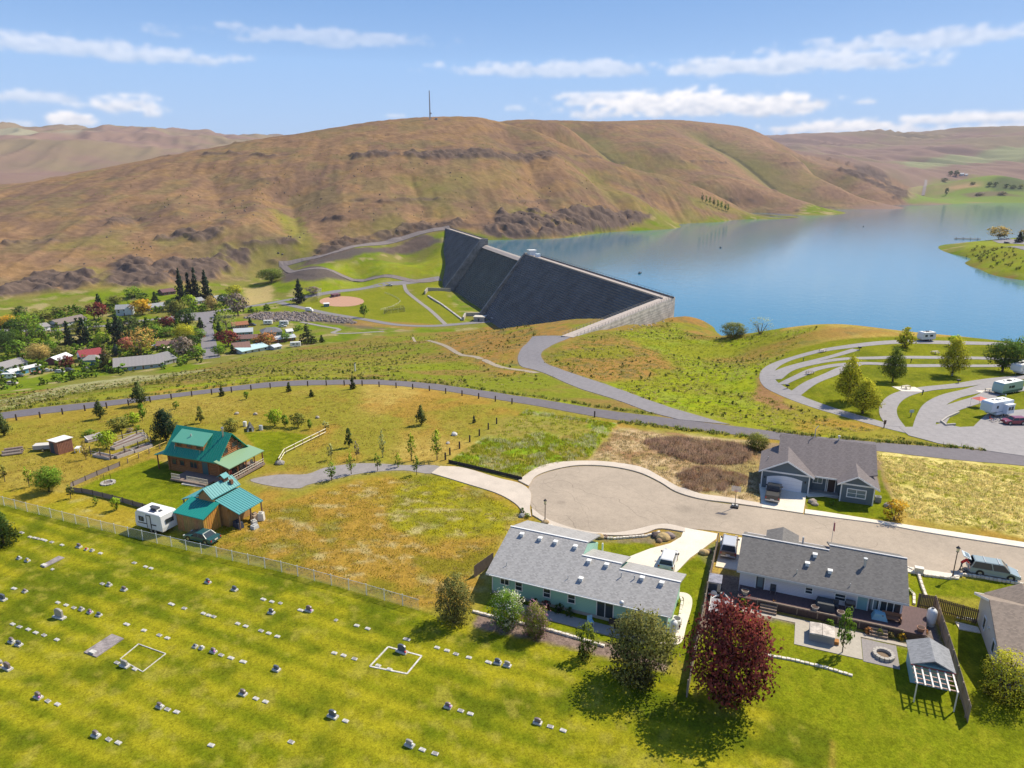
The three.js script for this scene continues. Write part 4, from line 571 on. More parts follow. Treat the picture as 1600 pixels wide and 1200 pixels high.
{
const A = PH(765,896,2.7); A.y = 0;
const h = thing('ranch_house','pale green ranch house with light grey shingle roof beside the turning circle','house',A,-.405);
const wallM = siding([.36,.62,.50]),S = .328,roof = mb(),y = z => 2.7 - z * S;
const secs = [[-.45,9.1,-7.0,-12.3],[9.1,13.6,-5.05,-9.2],[13.6,20.1,-4.3,-8.3]];
for (const [x0,x1,zr,zb] of secs) gableRoof(roof,x0,x1,0,2.7,zr,y(zr),zb,y(zr) + (zb - zr) * S);
roof.to('roof',shingle([.44,.43,.42]),h);
const fas = mb(); fas.box(-.45,2.44,.0,20.1,2.68,.04); for (const [x0,x1,zr,zb] of secs) { fas.box(x0 - .03,y(zr) + .0,zr - .1,x1 + .03,y(zr) + .06,zr + .1); } fas.to('fascia',white,h);
const w = mb(); w.box(.1,-.3,-11.6,9.0,2.6,-.55); w.box(9.0,-.3,-8.6,13.5,2.6,-.55); w.box(13.5,-.3,-7.7,19.6,2.6,-.55);
for (const x of [.1,8.98]) w.prismX(x,x + .1,[[-11.6,2.5],[-.55,2.5],[-7,y(-7) - .2]]); for (const x of [13.5,19.5]) w.prismX(x,x + .1,[[-7.7,2.5],[-.55,2.5],[-4.3,y(-4.3) - .2]]); w.prismX(13.3,13.4,[[-8.6,2.5],[-.55,2.5],[-5.05,y(-5.05) - .2]]); w.to('wall',wallM,h);
const f = mb(); f.box(.04,-.3,-.6,19.66,.35,-.5); f.to('foundation',concrete,h);
for (const x of [.1,19.6]) mb().box(x - .06,0,-.6,x + .06,2.5,-.5).to('corner_board',white,h);
windowOn(h,1.6,1.75,-.53,.95,.6,0,{ nx: 2 }); for (const x of [3.3,6.6,9.4]) windowOn(h,x,1.6,-.53,.72,.95,0,{ ny: 1 });
doorOn(h,13.1,.35,-.54,1.7,2,0,glass); mb().box(13.07,.4,-.5,13.14,2.3,-.47).to('door_stile',white,h); doorOn(h,16.6,.35,-.54,.9,2,0,white,{ glass: 1 });
windowOn(h,13.9,1.6,-8.62,1.2,1,Math.PI); windowOn(h,3,1.6,-11.62,1.6,1.1,Math.PI); windowOn(h,6.5,1.6,-11.62,1.6,1.1,Math.PI);
roofVents(h,[[1.4,y(-6),-6],[3.7,y(-5.95),-5.95],[5.6,y(-5.9),-5.9],[8,y(-5.85),-5.85],[10.1,y(-4.3),-4.3],[12.1,y(-4.3),-4.3],[10,y(-1.8),-1.8],[16.2,y(-3.6),-3.6],[18.3,y(-3.5),-3.5]]);
for (const [x,z,l,r] of [[14,-3.3,.55,.06],[15.4,-3.4,.45,.06],[1.4,-1.5,.4,.04],[8.6,-1.6,.4,.04]]) pipe(mb(),x,y(z),z,l,r).to('vent_pipe',galv,h);
const sd = mb(); sd.m = T4(14.9,2.75,-.2,.4); sd.geo(new THREE.SphereGeometry(.34,12,5,0,Math.PI * 2,0,.9),new THREE.Matrix4().makeRotationX(1.0)); sd.tube([0,-.3,0],[0,.1,0],.03); sd.to('satellite_dish',galv,h);
for (const [x,z] of [[9.6,-11.6],[9.6,-9.6]]) mb().box(x - .08,0,z - .08,x + .08,2.6,z + .08).to('porch_post',white,h);
mb().box(9.1,-.02,-12,12,.12,-9.3).to('porch_slab',concrete,h);
mb().box(2.5,-.02,.3,17.8,.07,1.9).to('patio_slab',M([.42,.38,.35],{ map: gritFine }),h);
const g = mb(); g.slab([.0,2.62,.06],[20,2.62,.06],[20,2.62,.16],[0,2.62,.16],.1); g.to('gutter',white,h);
const inH = (x,z,up = 0) => { const p = V(x,up,z).applyAxisAngle(V(0,1,0),-.405).add(A); return p; };
const chair = thing('garden_chair','light blue garden chair by the back wall of the green house','chair',inH(12,.9,.07),.3); mb().box(-.28,.4,-.28,.28,.45,.28).to('seat',plain([.35,.6,.75],.5),chair); mb().box(-.28,.45,-.3,.28,.95,-.25).to('backrest',plain([.35,.6,.75],.5),chair); for (const [a,b] of [[-.25,-.25],[.25,-.25],[-.25,.25],[.25,.25]]) mb().box(a - .02,0,b - .02,a + .02,.4,b + .02).to('leg',white,chair);
const bn = thing('planter_box','long dark planter box beside the sliding door of the green house','planter',inH(14.8,-.2,.07),-.405); mb().box(-1.1,0,-.25,1.1,.5,.25).to('box',plain([.06,.045,.04],.7),bn); mb().box(-1.02,.5,-.2,1.02,.52,.2).to('soil',plain([.05,.035,.025],.9),bn);
const tk = thing('propane_tank','white upright tank at the right corner of the green house','tank',inH(20.2,-.9),0); mb().geo(new THREE.CapsuleGeometry(.42,.85,5,12),new THREE.Matrix4().makeTranslation(0,.9,0)).to('body',white,tk); mb().tube([0,1.6,0],[0,1.85,0],.14,.12,8).to('valve_cap',offWhite,tk); mb().tube([0,0,0],[0,.15,0],.34,.34,10).to('foot_ring',offWhite,tk);
const ac = thing('heat_pump','white heat pump unit behind the tank at the green house corner','air conditioner',inH(20.3,-2.4),-.405); mb().box(-.45,0,-.45,.45,1.0,.45).to('cabinet',offWhite,ac); mb().tube([0,1,0],[0,1.03,0],.36,.36,12).to('fan_grille',darkGrey,ac);
const bw = thing('board_fence','short dark wooden fence panel at the left end of the green house','fence',V(0,0,0)); { const a = P(741,903),b = P(771,881); const q = b.clone().sub(a),l = q.length(),n = 16; for (let i = 0; i < n; i++) { const p = a.clone().lerp(b,(i + .5) / n); const m = mb(); m.m = T4(p.x,p.y,p.z,Math.atan2(-q.z,q.x)); m.box(-l / n / 2 + .012,.03,-.02,l / n / 2 - .012,1.55 + (i % 3) * .02,.02); m.to('board',wood([.16,.12,.10]),bw); } }
}
{
const A = PH(1155,891,2.9); A.y = 0;
const h = thing('ranch_house','off-white ranch house with charcoal shingle roof and long dark deck','house',A,-.393);
const S = .425,y = z => 2.9 - z * S,roof = mb(),wallM = siding([.72,.68,.70]);
gableRoof(roof,-.25,9.05,0,2.9,-4.7,y(-4.7),-10.2,y(-4.7) - 5.5 * S); gableRoof(roof,9.05,16.75,0,2.9,-5.4,y(-5.4),-10.2,y(-5.4) - 4.8 * S);
gableRoofZ(roof,-8.6,-4.85,2.3,y(-4.7) - .8,4.1,y(-4.7) - .04,5.9,y(-4.7) - .8); roof.to('roof',shingle([.205,.195,.185]),h);
const cap = mb(); cap.box(-.28,y(-4.7) - .02,-4.8,9.05,y(-4.7) + .06,-4.6); cap.box(9.02,y(-5.4) - .02,-5.5,16.78,y(-5.4) + .06,-5.3); cap.box(-.25,2.62,0,16.75,2.86,.05); cap.to('fascia',plain([.55,.55,.56],.6),h);
const w = mb(); w.box(.1,0,-9.6,16.3,2.85,-.5); for (const x of [.1]) w.prismX(x,x + .1,[[-9.6,2.6],[-.5,2.6],[-4.7,y(-4.7) - .2]]); w.prismX(16.2,16.3,[[-9.6,2.7],[-.5,2.7],[-5.4,y(-5.4) - .2]]); w.to('wall',wallM,h);
doorOn(h,2.3,.85,-.49,.85,1.9,0,darkGrey,{ glass: 1 }); windowOn(h,7.3,1.85,-.48,.65,.65,0,{ ny: 1 }); windowOn(h,10.4,1.8,-.48,.95,.7,0,{ ny: 1 });
doorOn(h,12.55,.85,-.49,.95,1.95,0,plain([.2,.38,.4],.15)); doorOn(h,13.6,.85,-.49,.9,1.95,0,darkGrey,{ glass: 1 });
windowOn(h,15.3 - .45,1.75,-.48,2.5,1.15,0,{ nx: 4 });
roofVents(h,[[7.6,y(-3.6),-3.6],[6.9,y(-2.3),-2.3],[9.2,y(-1.9),-1.9]]);
pipe(mb(),12.6,y(-3.5),-3.5,.8,.13).tube([12.6,y(-3.5) + .75,-3.5],[12.6,y(-3.5) + .95,-3.5],.22,.22,8).to('vent_pipe',galv,h); for (const [x,yy,z,l,r] of [[5.9,y(-1),-1,.45,.05],[11.2,y(-.7),-.7,.35,.04],[6.3,y(-4.7) - .6,-6.2,.9,.1]]) pipe(mb(),x,yy,z,l,r).to('vent_pipe',galv,h);
const d = mb(); d.box(.2,.72,-.5,16.3,.85,2.0); d.hull([[16.3,.72,-3.2],[19.0,.72,-3.2],[18.3,.72,1.9],[16.3,.72,2.0]].reverse(),[[16.3,.85,-3.2],[19.0,.85,-3.2],[18.3,.85,1.9],[16.3,.85,2.0]].reverse()); d.to('deck',deckWood,h);
const sk = mb(); sk.box(.25,0,1.9,18.2,.7,1.95); sk.to('deck_skirt',wood([.10,.06,.05]),h); const ed = mb(); ed.box(2.2,.86,1.9,16.3,1.0,2.02); for (let x = 2.3; x < 16.4; x += 2) ed.box(x - .05,.2,1.92,x + .05,.95,2.05); ed.to('deck_edge',wood([.36,.27,.2]),h);
for (const [x,n] of [[2.6,3],[13.2,3]]) for (let i = 0; i < n; i++) mb().box(x,0,2.0 + i * .3,x + 1.7,.66 - i * .2,2.3 + i * .3).to('step',wood([.28,.2,.15]),h);
const inH = (x,z,up = 0) => V(x,up,z).applyAxisAngle(V(0,1,0),-.393).add(A);
const put = (nm,label,cat,x,z,up,turn = -.393,group) => thing(nm,label,cat,inH(x,z,up),turn,group);
mb().box(0,-.02,2.6,14,.05,3.4).to('path_slab',M([.50,.44,.36],{ map: gritFine }),h); mb().box(6.2,-.02,3.4,12.4,.06,7.2).to('patio_slab',M([.50,.45,.37],{ map: gritFine }),h); mb().box(12.45,-.02,3.6,15.6,.035,7.4).to('gravel_pad',SM.gravelGrey,h); mb().box(14,-.02,2.9,18.6,.05,3.4).to('path_slab',M([.50,.44,.36],{ map: gritFine }),h);
const hot = put('hot_tub','grey hot tub with weathered white folding cover on the patio','hot tub',8.7,5.1,.06); mb().hull([[-1.15,0,-1],[1.15,0,-1],[1.15,0,1],[-1.15,0,1]].reverse(),[[-1.15,.85,-1],[1.15,.85,-1],[1.15,.85,1],[-1.15,.85,1]].reverse()).to('tub_body',plain([.24,.24,.25],.6),hot); for (const s of [-1,1]) { const c = mb(); c.hull([[s * .02,.85,-1.06],[s * 1.2,.85,-1.06],[s * 1.2,.85,1.06],[s * .02,.85,1.06]],[[s * .02,1.02,-1.02],[s * 1.15,.94,-1.0],[s * 1.15,.94,1.0],[s * .02,1.02,1.02]]); c.to('cover',M([.72,.64,.56],{ map: rep(stainTex,.3),...DS }),hot); } mb().box(1.2,0,.1,1.6,.35,.7).to('step',cedar,hot);
const fp = put('fire_pit','round stone fire pit on the gravel pad','fire pit',14.3,5.8,.03); for (let i = 0; i < 14; i++) { const m = mb(); m.m = T4(Math.cos(i / 14 * 6.283) * .82,0,Math.sin(i / 14 * 6.283) * .82,-i / 14 * 6.283); m.box(-.17,0,-.175,.17,.34,.175); m.to('stone',stone,fp); } mb().tube([0,.02,0],[0,.05,0],.68,.68,14).to('ash_bed',plain([.2,.14,.09],.9),fp);
const tb = put('patio_table','covered dark patio table set on the deck','table',9.0,.6,.85); mb().hull([[-.95,0,-.8],[.95,0,-.8],[.95,0,.8],[-.95,0,.8]].reverse(),[[-.8,.8,-.65],[.8,.8,-.65],[.8,.75,.65],[-.8,.75,.65]].reverse()).to('cover',plain([.05,.055,.06],.7),tb);
const bq = put('barbecue','black barbecue grill at the right of the deck chairs','barbecue',11.4,.0,.85); mb().box(-.5,.5,-.25,.5,.8,.25).to('firebox',black,bq); mb().prismX(-.45,.45,[[-.25,.8],[.25,.8],[.12,1.1],[-.12,1.1]]).to('lid',darkGrey,bq); for (const [a,b] of [[-.4,-.2],[.4,-.2],[-.4,.2],[.4,.2]]) mb().box(a - .025,0,b - .025,a + .025,.5,b + .025).to('leg',steel,bq);
const cv = put('covered_furniture','pale blue tarpaulin over garden furniture by the deck window','furniture cover',14.6 - .4,.5,.85); mb().hull([[-.75,0,-.5],[.75,0,-.5],[.75,0,.5],[-.75,0,.5]].reverse(),[[-.5,.75,-.35],[.45,.7,-.3],[.5,.6,.3],[-.5,.65,.35]].reverse()).to('tarpaulin',plain([.22,.42,.5],.5),cv);
const be = put('deck_bench','brown wicker bench under the row of four windows','bench',15.5 - .2,.55,.85); mb().box(-.9,.3,-.3,.9,.42,.3).to('seat',rustBrown,be); mb().box(-.9,.42,-.34,.9,.85,-.26).to('backrest',rustBrown,be); for (const s of [-.85,.85]) mb().box(s - .05,0,-.3,s + .05,.6,.3).to('arm',rustBrown,be);
for (const [x,z,c,lb] of [[.9,1.2,[.5,.42,.33],'round pale planter at the left corner of the dark deck'],[8.0,1.55,[.30,.27,.25],'grey half barrel planter left of the covered deck table'],[10.5,1.5,[.42,.33,.27],'tan planter pot right of the covered deck table'],[17.9,1.3,[.34,.16,.10],'terracotta planter on the right corner of the dark deck']]) { const q = put('planter_pot',lb,'planter',x,z,.85,0); mb().tube([0,0,0],[0,.45,0],.28,.4,12).to('pot',plain(c,.7),q); mb().tube([0,.45,0],[0,.46,0],.34,.34,12).to('soil',plain([.07,.04,.03],.9),q); }
for (const [x,z,lb] of [[11.2,1.0,'folding deck chair near the middle windows'],[4.9,.4,'low grey deck bench by the left door']]) { const q = put('deck_chair',lb,'chair',x - 1.2,z - .6,.85); mb().box(-.3,.35,-.3,.3,.41,.3).to('seat',darkGrey,q); mb().box(-.3,.41,-.32,.3,.9,-.26).to('backrest',darkGrey,q); for (const [a,b] of [[-.27,-.27],[.27,-.27],[-.27,.27],[.27,.27]]) mb().box(a - .02,0,b - .02,a + .02,.35,b + .02).to('leg',steel,q); }
const tk = put('propane_tank','white tank on the deck side of the off-white house by the fence','tank',19.2,-1.6,0); mb().geo(new THREE.CapsuleGeometry(.48,1.0,5,12),new THREE.Matrix4().makeTranslation(0,1.05,0)).to('body',white,tk); mb().tube([0,0,0],[0,.2,0],.4,.4,10).to('foot_ring',offWhite,tk); mb().tube([0,1.9,0],[0,2.1,0],.16,.14,8).to('valve_cap',darkGrey,tk);
const fl = put('flag_pole','slim pole with a furled red and white flag beyond the charcoal roof','flag',9.6,-10.9,0); mb().tube([0,0,0],[0,5.6,0],.04,.03,6).to('pole',galv,fl); mb().hull([[.03,4.4,-.08],[.2,4.3,.02],[.16,4.3,.1],[.03,4.4,.06]],[[.03,5.4,-.05],[.14,5.4,0],[.1,5.4,.05],[.03,5.4,.04]]).to('flag',plain([.5,.12,.12],.8),fl);
}
{
const A = PH(1187,732,2.9); A.y = groundY(A.x,A.z);
const h = thing('gabled_house','blue grey house with brown grey roof, white garage door and two front gables','house',A,-.376);
const S = .40,y = z => 2.9 - z * S,wallM = siding([.115,.155,.18]),roof = mb();
roof.slab([6.9,2.9,0],[11,2.9,0],[11,y(-7.9),-7.9],[6.9,y(-7.9),-7.9],.16);
roof.slab([2.4,y(-1.2),-1.2],[6.898,y(-.2),-.2],[6.898,y(-7.9),-7.9],[2.4,y(-7.9),-7.9],.16); roof.slab([11.002,y(-.2),-.2],[15.95,y(-1.8),-1.8],[15.95,y(-7.9),-7.9],[11.002,y(-7.9),-7.9],.16);
roof.slab([2.4,y(-7.9),-7.91],[15.95,y(-7.9),-7.91],[15.95,2.9,-15.4],[2.4,2.9,-15.4],.16);
gableRoofZ(roof,-7.4,.85,-.1,2.9,3.75,5.02,7.6,2.9); gableRoofZ(roof,-4.3,1.6,10.6,2.9,13.1,4.38,16.1,2.9 - .15);
roof.to('roof',shingle([.215,.185,.185]),h);
const w = mb(); w.box(.4,-.4,-7.2,7.0,2.85,.35); w.prismZ(.25,.35,[[.4,2.8],[7,2.8],[3.75,4.75]].reverse()); w.box(3,-.4,-14.6,15.4,2.85,-1.6); w.box(11.2,-.4,-3,15.5,2.8,1.0); w.prismZ(.9,1.0,[[11.2,2.75],[15.5,2.7],[13.1,4.15]].reverse()); for (const x of [2.9,15.3]) w.prismX(x,x + .1,[[-14.6,2.8],[-1.6,2.8],[-7.9,y(-7.9) - .2]]); w.to('wall',wallM,h);
const tr = mb(); for (const x of [.4,6.95]) tr.box(x - .06,-.2,.3,x + .1,2.75,.42); for (const x of [11.2,15.45]) tr.box(x - .06,-.2,.95,x + .1,2.7,1.07); tr.box(.3,2.72,.36,7.1,2.95,.44); tr.box(11.1,2.68,1.01,15.6,2.9,1.08); tr.box(7.6,2.7,.0,10.6,2.92,.05);
const rake = (x0,y0,x1,y1,z) => tr.hull([[x0,y0 - .26,z],[x1,y1 - .26,z],[x1,y1 - .26,z + .05],[x0,y0 - .26,z + .05]],[[x0,y0 - .02,z],[x1,y1 - .02,z],[x1,y1 - .02,z + .05],[x0,y0 - .02,z + .05]]); rake(-.1,2.9,3.75,5.02,.86); rake(3.75,5.02,7.6,2.9,.86); rake(10.6,2.9,13.1,4.38,1.61); rake(13.1,4.38,16.1,2.75,1.61); tr.to('trim',white,h);
{ const s = new THREE.Shape(); s.moveTo(-2.45,0); s.lineTo(2.45,0); s.lineTo(2.45,1.95); s.quadraticCurveTo(0,2.75,-2.45,1.95); s.lineTo(-2.45,0); const g = new THREE.ExtrudeGeometry(s,{ depth: .06,bevelEnabled: false }); const m = mb(); m.m = T4(3.6,0,.36); m.geo(g); const gd = m.to('garage_door',plain([.78,.78,.8],.5),h); for (let r = 0; r < 3; r++) { const p = mb(); p.box(1.2,.58 + r * .56,.42,6.0,.6 + r * .56,.427); p.to('panel_seam',plain([.5,.5,.52],.6),gd); } }
for (const x of [.85,6.45]) mb().box(x - .09,1.7,.36,x + .09,2.0,.5).to('wall_lamp',black,h);
windowOn(h,8.2,1.75,-1.57,1.15,.95,0,{ nx: 2,glass: glassLight }); doorOn(h,10.1,.1,-1.58,.95,2.05,0,plain([.05,.03,.03],.5)); windowOn(h,13.25,1.5,1.02,2.3,1.15,0,{ nx: 2,ny: 1,glass: glassLight,t: .12 }); mb().box(9.3,0,-1.6,9.42,2.75,-1.45).to('porch_post',white,h);
mb().box(7.05,-.1,-1.6,11.15,.1,.3).to('porch_floor',concrete,h);
mb().tube([7.4,y(-7.9) - .2,-8.2],[7.4,y(-7.9) + 1.2,-8.2],.07,.07,6).tube([7.35,y(-7.9) + 1.2,-8.2],[7.75,y(-7.9) + 1.9,-8.2],.05,.05,6).to('antenna',galv,h); mb().tube([10.8,y(-7.9) - .2,-8],[10.8,y(-7.9) + .55,-8],.11,.11,8).tube([10.8,y(-7.9) + .55,-8],[10.8,y(-7.9) + .75,-8],.2,.2,8).to('chimney',galv,h); mb().tube([1.0,3.4,-2.5],[1.0,4.0,-2.5],.06,.06,6).to('vent_pipe',galv,h);
const inH = (x,z,up = 0) => V(x,up,z).applyAxisAngle(V(0,1,0),-.376).add(A);
const ac = thing('heat_pump','grey heat pump unit at the right wall of the blue grey house','air conditioner',inH(16.3,-.7),-.376); mb().box(-.4,0,-.4,.4,.85,.4).to('cabinet',plain([.25,.25,.24],.5),ac); mb().tube([0,.85,0],[0,.88,0],.33,.33,12).to('fan_grille',darkGrey,ac);
for (const [x,z,r,lb] of [[17.5,.6,.5,'pale boulder beside the heat pump of the blue grey house'],[17.9,-.2,.35,'small pale rock near the right lawn of the blue grey house'],[7.6,3.0,.5,'brown boulder at the edge of the blue grey house driveway'],[7.9,3.7,.4,'rusty rock by the pavement beside the short driveway']]) boulder(inH(x,z),r,lb);
}
function boulder(p,r,label,c = [.42,.35,.28],group) { const o = thing('boulder',label,'rock',V(p.x,groundY(p.x,p.z),p.z),rnd() * 6,group); const g = new THREE.IcosahedronGeometry(r,2),a = g.attributes.position,s = rnd() * 50; for (let i = 0; i < a.count; i++) { const v = V(a.getX(i),a.getY(i),a.getZ(i)),k = .75 + .5 * fbm(v.x / r * 1.3 + s,v.y / r * 1.3 + v.z / r * 1.7 + s,3); a.setXYZ(i,v.x * k * 1.2,v.y * k * .8 + r * .3,v.z * k); } g.computeVertexNormals(); part('rock',g,M(c,{ map: grit,roughness: .95 }),o); return o; }
{
const A = PH(1529,928,2.8); A.y = 0; const h = thing('tan_house','light grey house with tan shingle roof at the right edge beyond the wooden fence','house',A,-.40);
const roof = mb(); gableRoof(roof,-.3,13,12,2.75,5,5.1,-.3,2.75); roof.slab([.6,2.8,-.5],[3.6,4.7,-.5],[3.6,4.7,4.4],[.6,2.8,4.4],.12); roof.slab([3.602,4.7,-.5],[6.6,2.8,-.5],[6.6,2.8,4.4],[3.602,4.7,4.4],.12); roof.to('roof',shingle([.34,.27,.215]),h);
const w = mb(); w.box(.2,0,.2,12.5,2.75,11.5); w.prismX(.2,.3,[[.2,2.7],[11.5,2.7],[5,4.9]].reverse()); w.to('wall',siding([.60,.57,.52]),h);
mb().hull([[-.32,2.5,-.3],[-.28,2.5,-.3],[-.28,4.85,5],[-.32,4.85,5]],[[-.32,2.76,-.3],[-.28,2.76,-.3],[-.28,5.1,5],[-.32,5.1,5]]).to('fascia',white,h); mb().box(-.3,2.5,-.36,13,2.76,-.3).to('fascia',white,h);
windowOn(h,.17,1.5,3.4,.8,1.2,-Math.PI / 2); windowOn(h,.17,1.5,7.5,.8,1.2,-Math.PI / 2); mb().box(.0,1.9,5.0,.2,2.1,5.2).to('wall_lamp',offWhite,h);
roofVents(h,[[3.5,4.05,8]],darkGrey);
}
{
const A = PH(253.7,708.7,3.0); A.y = groundY(A.x,A.z); const B = PH(341,723.7,3.0),turn = Math.atan2(-(B.z - A.z),B.x - A.x),L = Math.hypot(B.x - A.x,B.z - A.z);
const h = thing('log_house','log house with bright green metal roof, dormer and side porch','house',A,turn);
const gr = plain([.016,.27,.185],.45),grSunlit = plain([.13,.42,.29],.42),sage = plain([.22,.36,.22],.45),logs = wood([.40,.165,.05]),logD = wood([.28,.11,.045]);  // dormer green is lightened to paint in sunlight on its flatter slope
const rise = 3.7,zr = -3.5,roof = mb(),e = .0; gableRoof(roof,0,L,0,3,zr,3 + rise,zr * 2,3,.14); for (let x = .25; x < L; x += .42) roof.hull([[x,3 + .0,.0],[x + .05,3,0],[x + .05,3 + rise,zr],[x,3 + rise,zr]].reverse(),[[x,3.05,0],[x + .05,3.05,0],[x + .05,3 + rise + .05,zr],[x,3 + rise + .05,zr]].reverse()); roof.to('roof',gr,h);
const wx0 = .5,wx1 = L - .55,wz0 = -.75,wz1 = zr * 2 + .75; const w = mb(); w.box(wx0,0,wz1,wx1,3.3,wz0); for (const x of [wx0,wx1 - .1]) w.prismX(x,x + .1,[[wz1,3.3],[wz0,3.3],[zr,3 + rise - .35]].reverse()); w.to('wall',logs,h);
const lc = mb(); for (let yy = .3; yy < 3.2; yy += .28) { lc.tube([wx0 - .25,yy,wz0],[wx1 + .25,yy,wz0],.15,.15,7); lc.tube([wx1,yy,wz0 + .25],[wx1,yy,wz1 - .25],.15,.15,7); lc.tube([wx0,yy,wz0 + .25],[wx0,yy,wz1 - .25],.15,.15,7); } for (let yy = 3.2; yy < 3 + rise - .5; yy += .28) { const k = (3 + rise - .35 - yy) / rise * 3.5 - .25; lc.tube([wx1,yy,zr + k],[wx1,yy,zr - k],.14,.14,7); } lc.to('log_course',logs,h);
const d = mb(),dx0 = 1.75,dx1 = 7.4; d.slab([dx0 - .3,5.05,-.75],[dx1 + .3,5.05,-.75],[dx1 + .3,6.35,-3.1],[dx0 - .3,6.35,-3.1],.13); const dr = d.to('dormer_roof',grSunlit,h,'green dormer roof with extra sunlight painted into its colour'); const dw = mb(); dw.prismX(dx0,dx1,[[-1.05,3.9],[-1.05,5.0],[-3.1,6.2],[-3.3,6.2],[-3.3,4.2]]); dw.to('dormer_wall',logs,h); for (const x of [2.6,4.6,6.5]) windowOn(h,x,4.62,-1.03,.75,.42,0,{ frame: logD });
for (const [x,yy,z,l,r] of [[4.2,5.8,-2.1,.35,.12],[1.9,3.95,-.8,.5,.04],[6.9,3.8,-.8,.5,.04]]) pipe(mb(),x,yy,z,l,r).to('vent_pipe',galv,h); const ch = mb(); ch.tube([L - 1.35,6,zr + .45],[L - 1.35,7.5,zr + .45],.14,.14,8); ch.tube([L - 1.35,7.4,zr + .45],[L - 1.35,7.65,zr + .45],.24,.2,8); ch.to('chimney',steel,h);
const pr = mb(); pr.slab([L - .55,3.35,.35],[L + 2.3,2.6,.35],[L + 2.3,2.6,-7.6],[L - .55,3.35,-7.3],.12); pr.to('porch_roof',sage,h,'paler green porch roof'); const lp = mb(); lp.slab([-2.0,2.55,-.2],[.4,3.05,-.2],[.4,3.05,-6.8],[-2.0,2.55,-6.8],.12); lp.to('porch_roof',gr,h);
for (let z = .2; z > -7.6; z -= 1.9) mb().tube([L + 2.0,.2,z],[L + 2.0,2.6,z],.11,.1,7).to('porch_post',logD,h); for (const z of [-.5,-3.4,-6.5]) mb().tube([-1.7,0,z],[-1.7,2.5,z],.11,.1,7).to('porch_post',logD,h); const fl = mb(); fl.box(L - .55,.2,-7.5,L + 2.3,.5,.9); fl.box(3.8,.2,-.75,L - .55,.45,2.6); fl.to('deck',wood([.30,.22,.18]),h); const rl = mb(); for (const yy of [.85,1.25]) { rl.tube([L + 2.15,yy,.4],[L + 2.15,yy,-7.4],.045,.045,5); } for (let z = .2; z > -7.4; z -= .5) rl.box(L + 2.12,.5,z - .02,L + 2.18,1.25,z + .02); for (const [x0,x1] of [[4.0,5.7],[7,L]]) { for (const yy of [.8,1.3]) rl.box(x0,yy,2.5,x1,yy + .07,2.56); for (let x = x0; x < x1; x += .22) rl.box(x,.45,2.51,x + .04,1.3,2.55); } rl.to('railing',plain([.55,.50,.42],.7),h);
for (const x of [1.6,3.2]) windowOn(h,x,1.7,wz0 + .14,.8,.8,0,{ frame: logD }); windowOn(h,5.5,1.7,wz0 + .14,1.3,.95,0,{ nx: 2,frame: logD }); doorOn(h,7.75,.45,wz0 + .14,1.1,2,0,plain([.05,.12,.13],.3),{ frame: logD });
for (const [z,yy,ww] of [[-2.2,4.2,.8],[-4.2,4.6,1.2],[-5.2,4,.7]]) windowOn(h,wx1 + .14,yy,z,ww,.8,Math.PI / 2,{ frame: logD }); doorOn(h,wx1 + .15,.5,-3,1,2,Math.PI / 2,plain([.10,.06,.04],.5),{ frame: logD }); windowOn(h,wx1 + .14,1.8,-5.2,1,.9,Math.PI / 2,{ frame: logD });
const inH = (x,z,up = 0) => V(x,up,z).applyAxisAngle(V(0,1,0),turn).add(A);
const pad = thing('concrete_pad','white concrete pad between the log house steps and the barn','slab',V(0,0,0)); part('slab',drape(polyTris(toP([[283,757],[303,746],[330,750],[318,762]]),3),toP([[283,757],[303,746],[330,750],[318,762]]).map(p => [p.x,p.z]),.1,.2),SM.concretePale,pad);
for (const [x,z,c,lb] of [[L + 1.2,-1.2,[.45,.08,.06],'red chair on the log house porch'],[L + 1.2,-3.6,[.3,.2,.12],'brown rocking chair on the log house porch'],[L + 1.2,-6,[.5,.42,.3],'tan cushion chair at the far end of the log house porch']]) { const q = thing('porch_chair',lb,'chair',inH(x,z,.5),turn + 1.57); mb().box(-.3,.38,-.3,.3,.45,.3).to('seat',plain(c,.7),q); mb().box(-.3,.45,-.3,.3,1.0,-.22).to('backrest',plain(c,.7),q); for (const [a,b] of [[-.26,-.26],[.26,-.26],[-.26,.26],[.26,.26]]) mb().box(a - .03,0,b - .03,a + .03,.38,b + .03).to('leg',plain(c,.7),q); }
}
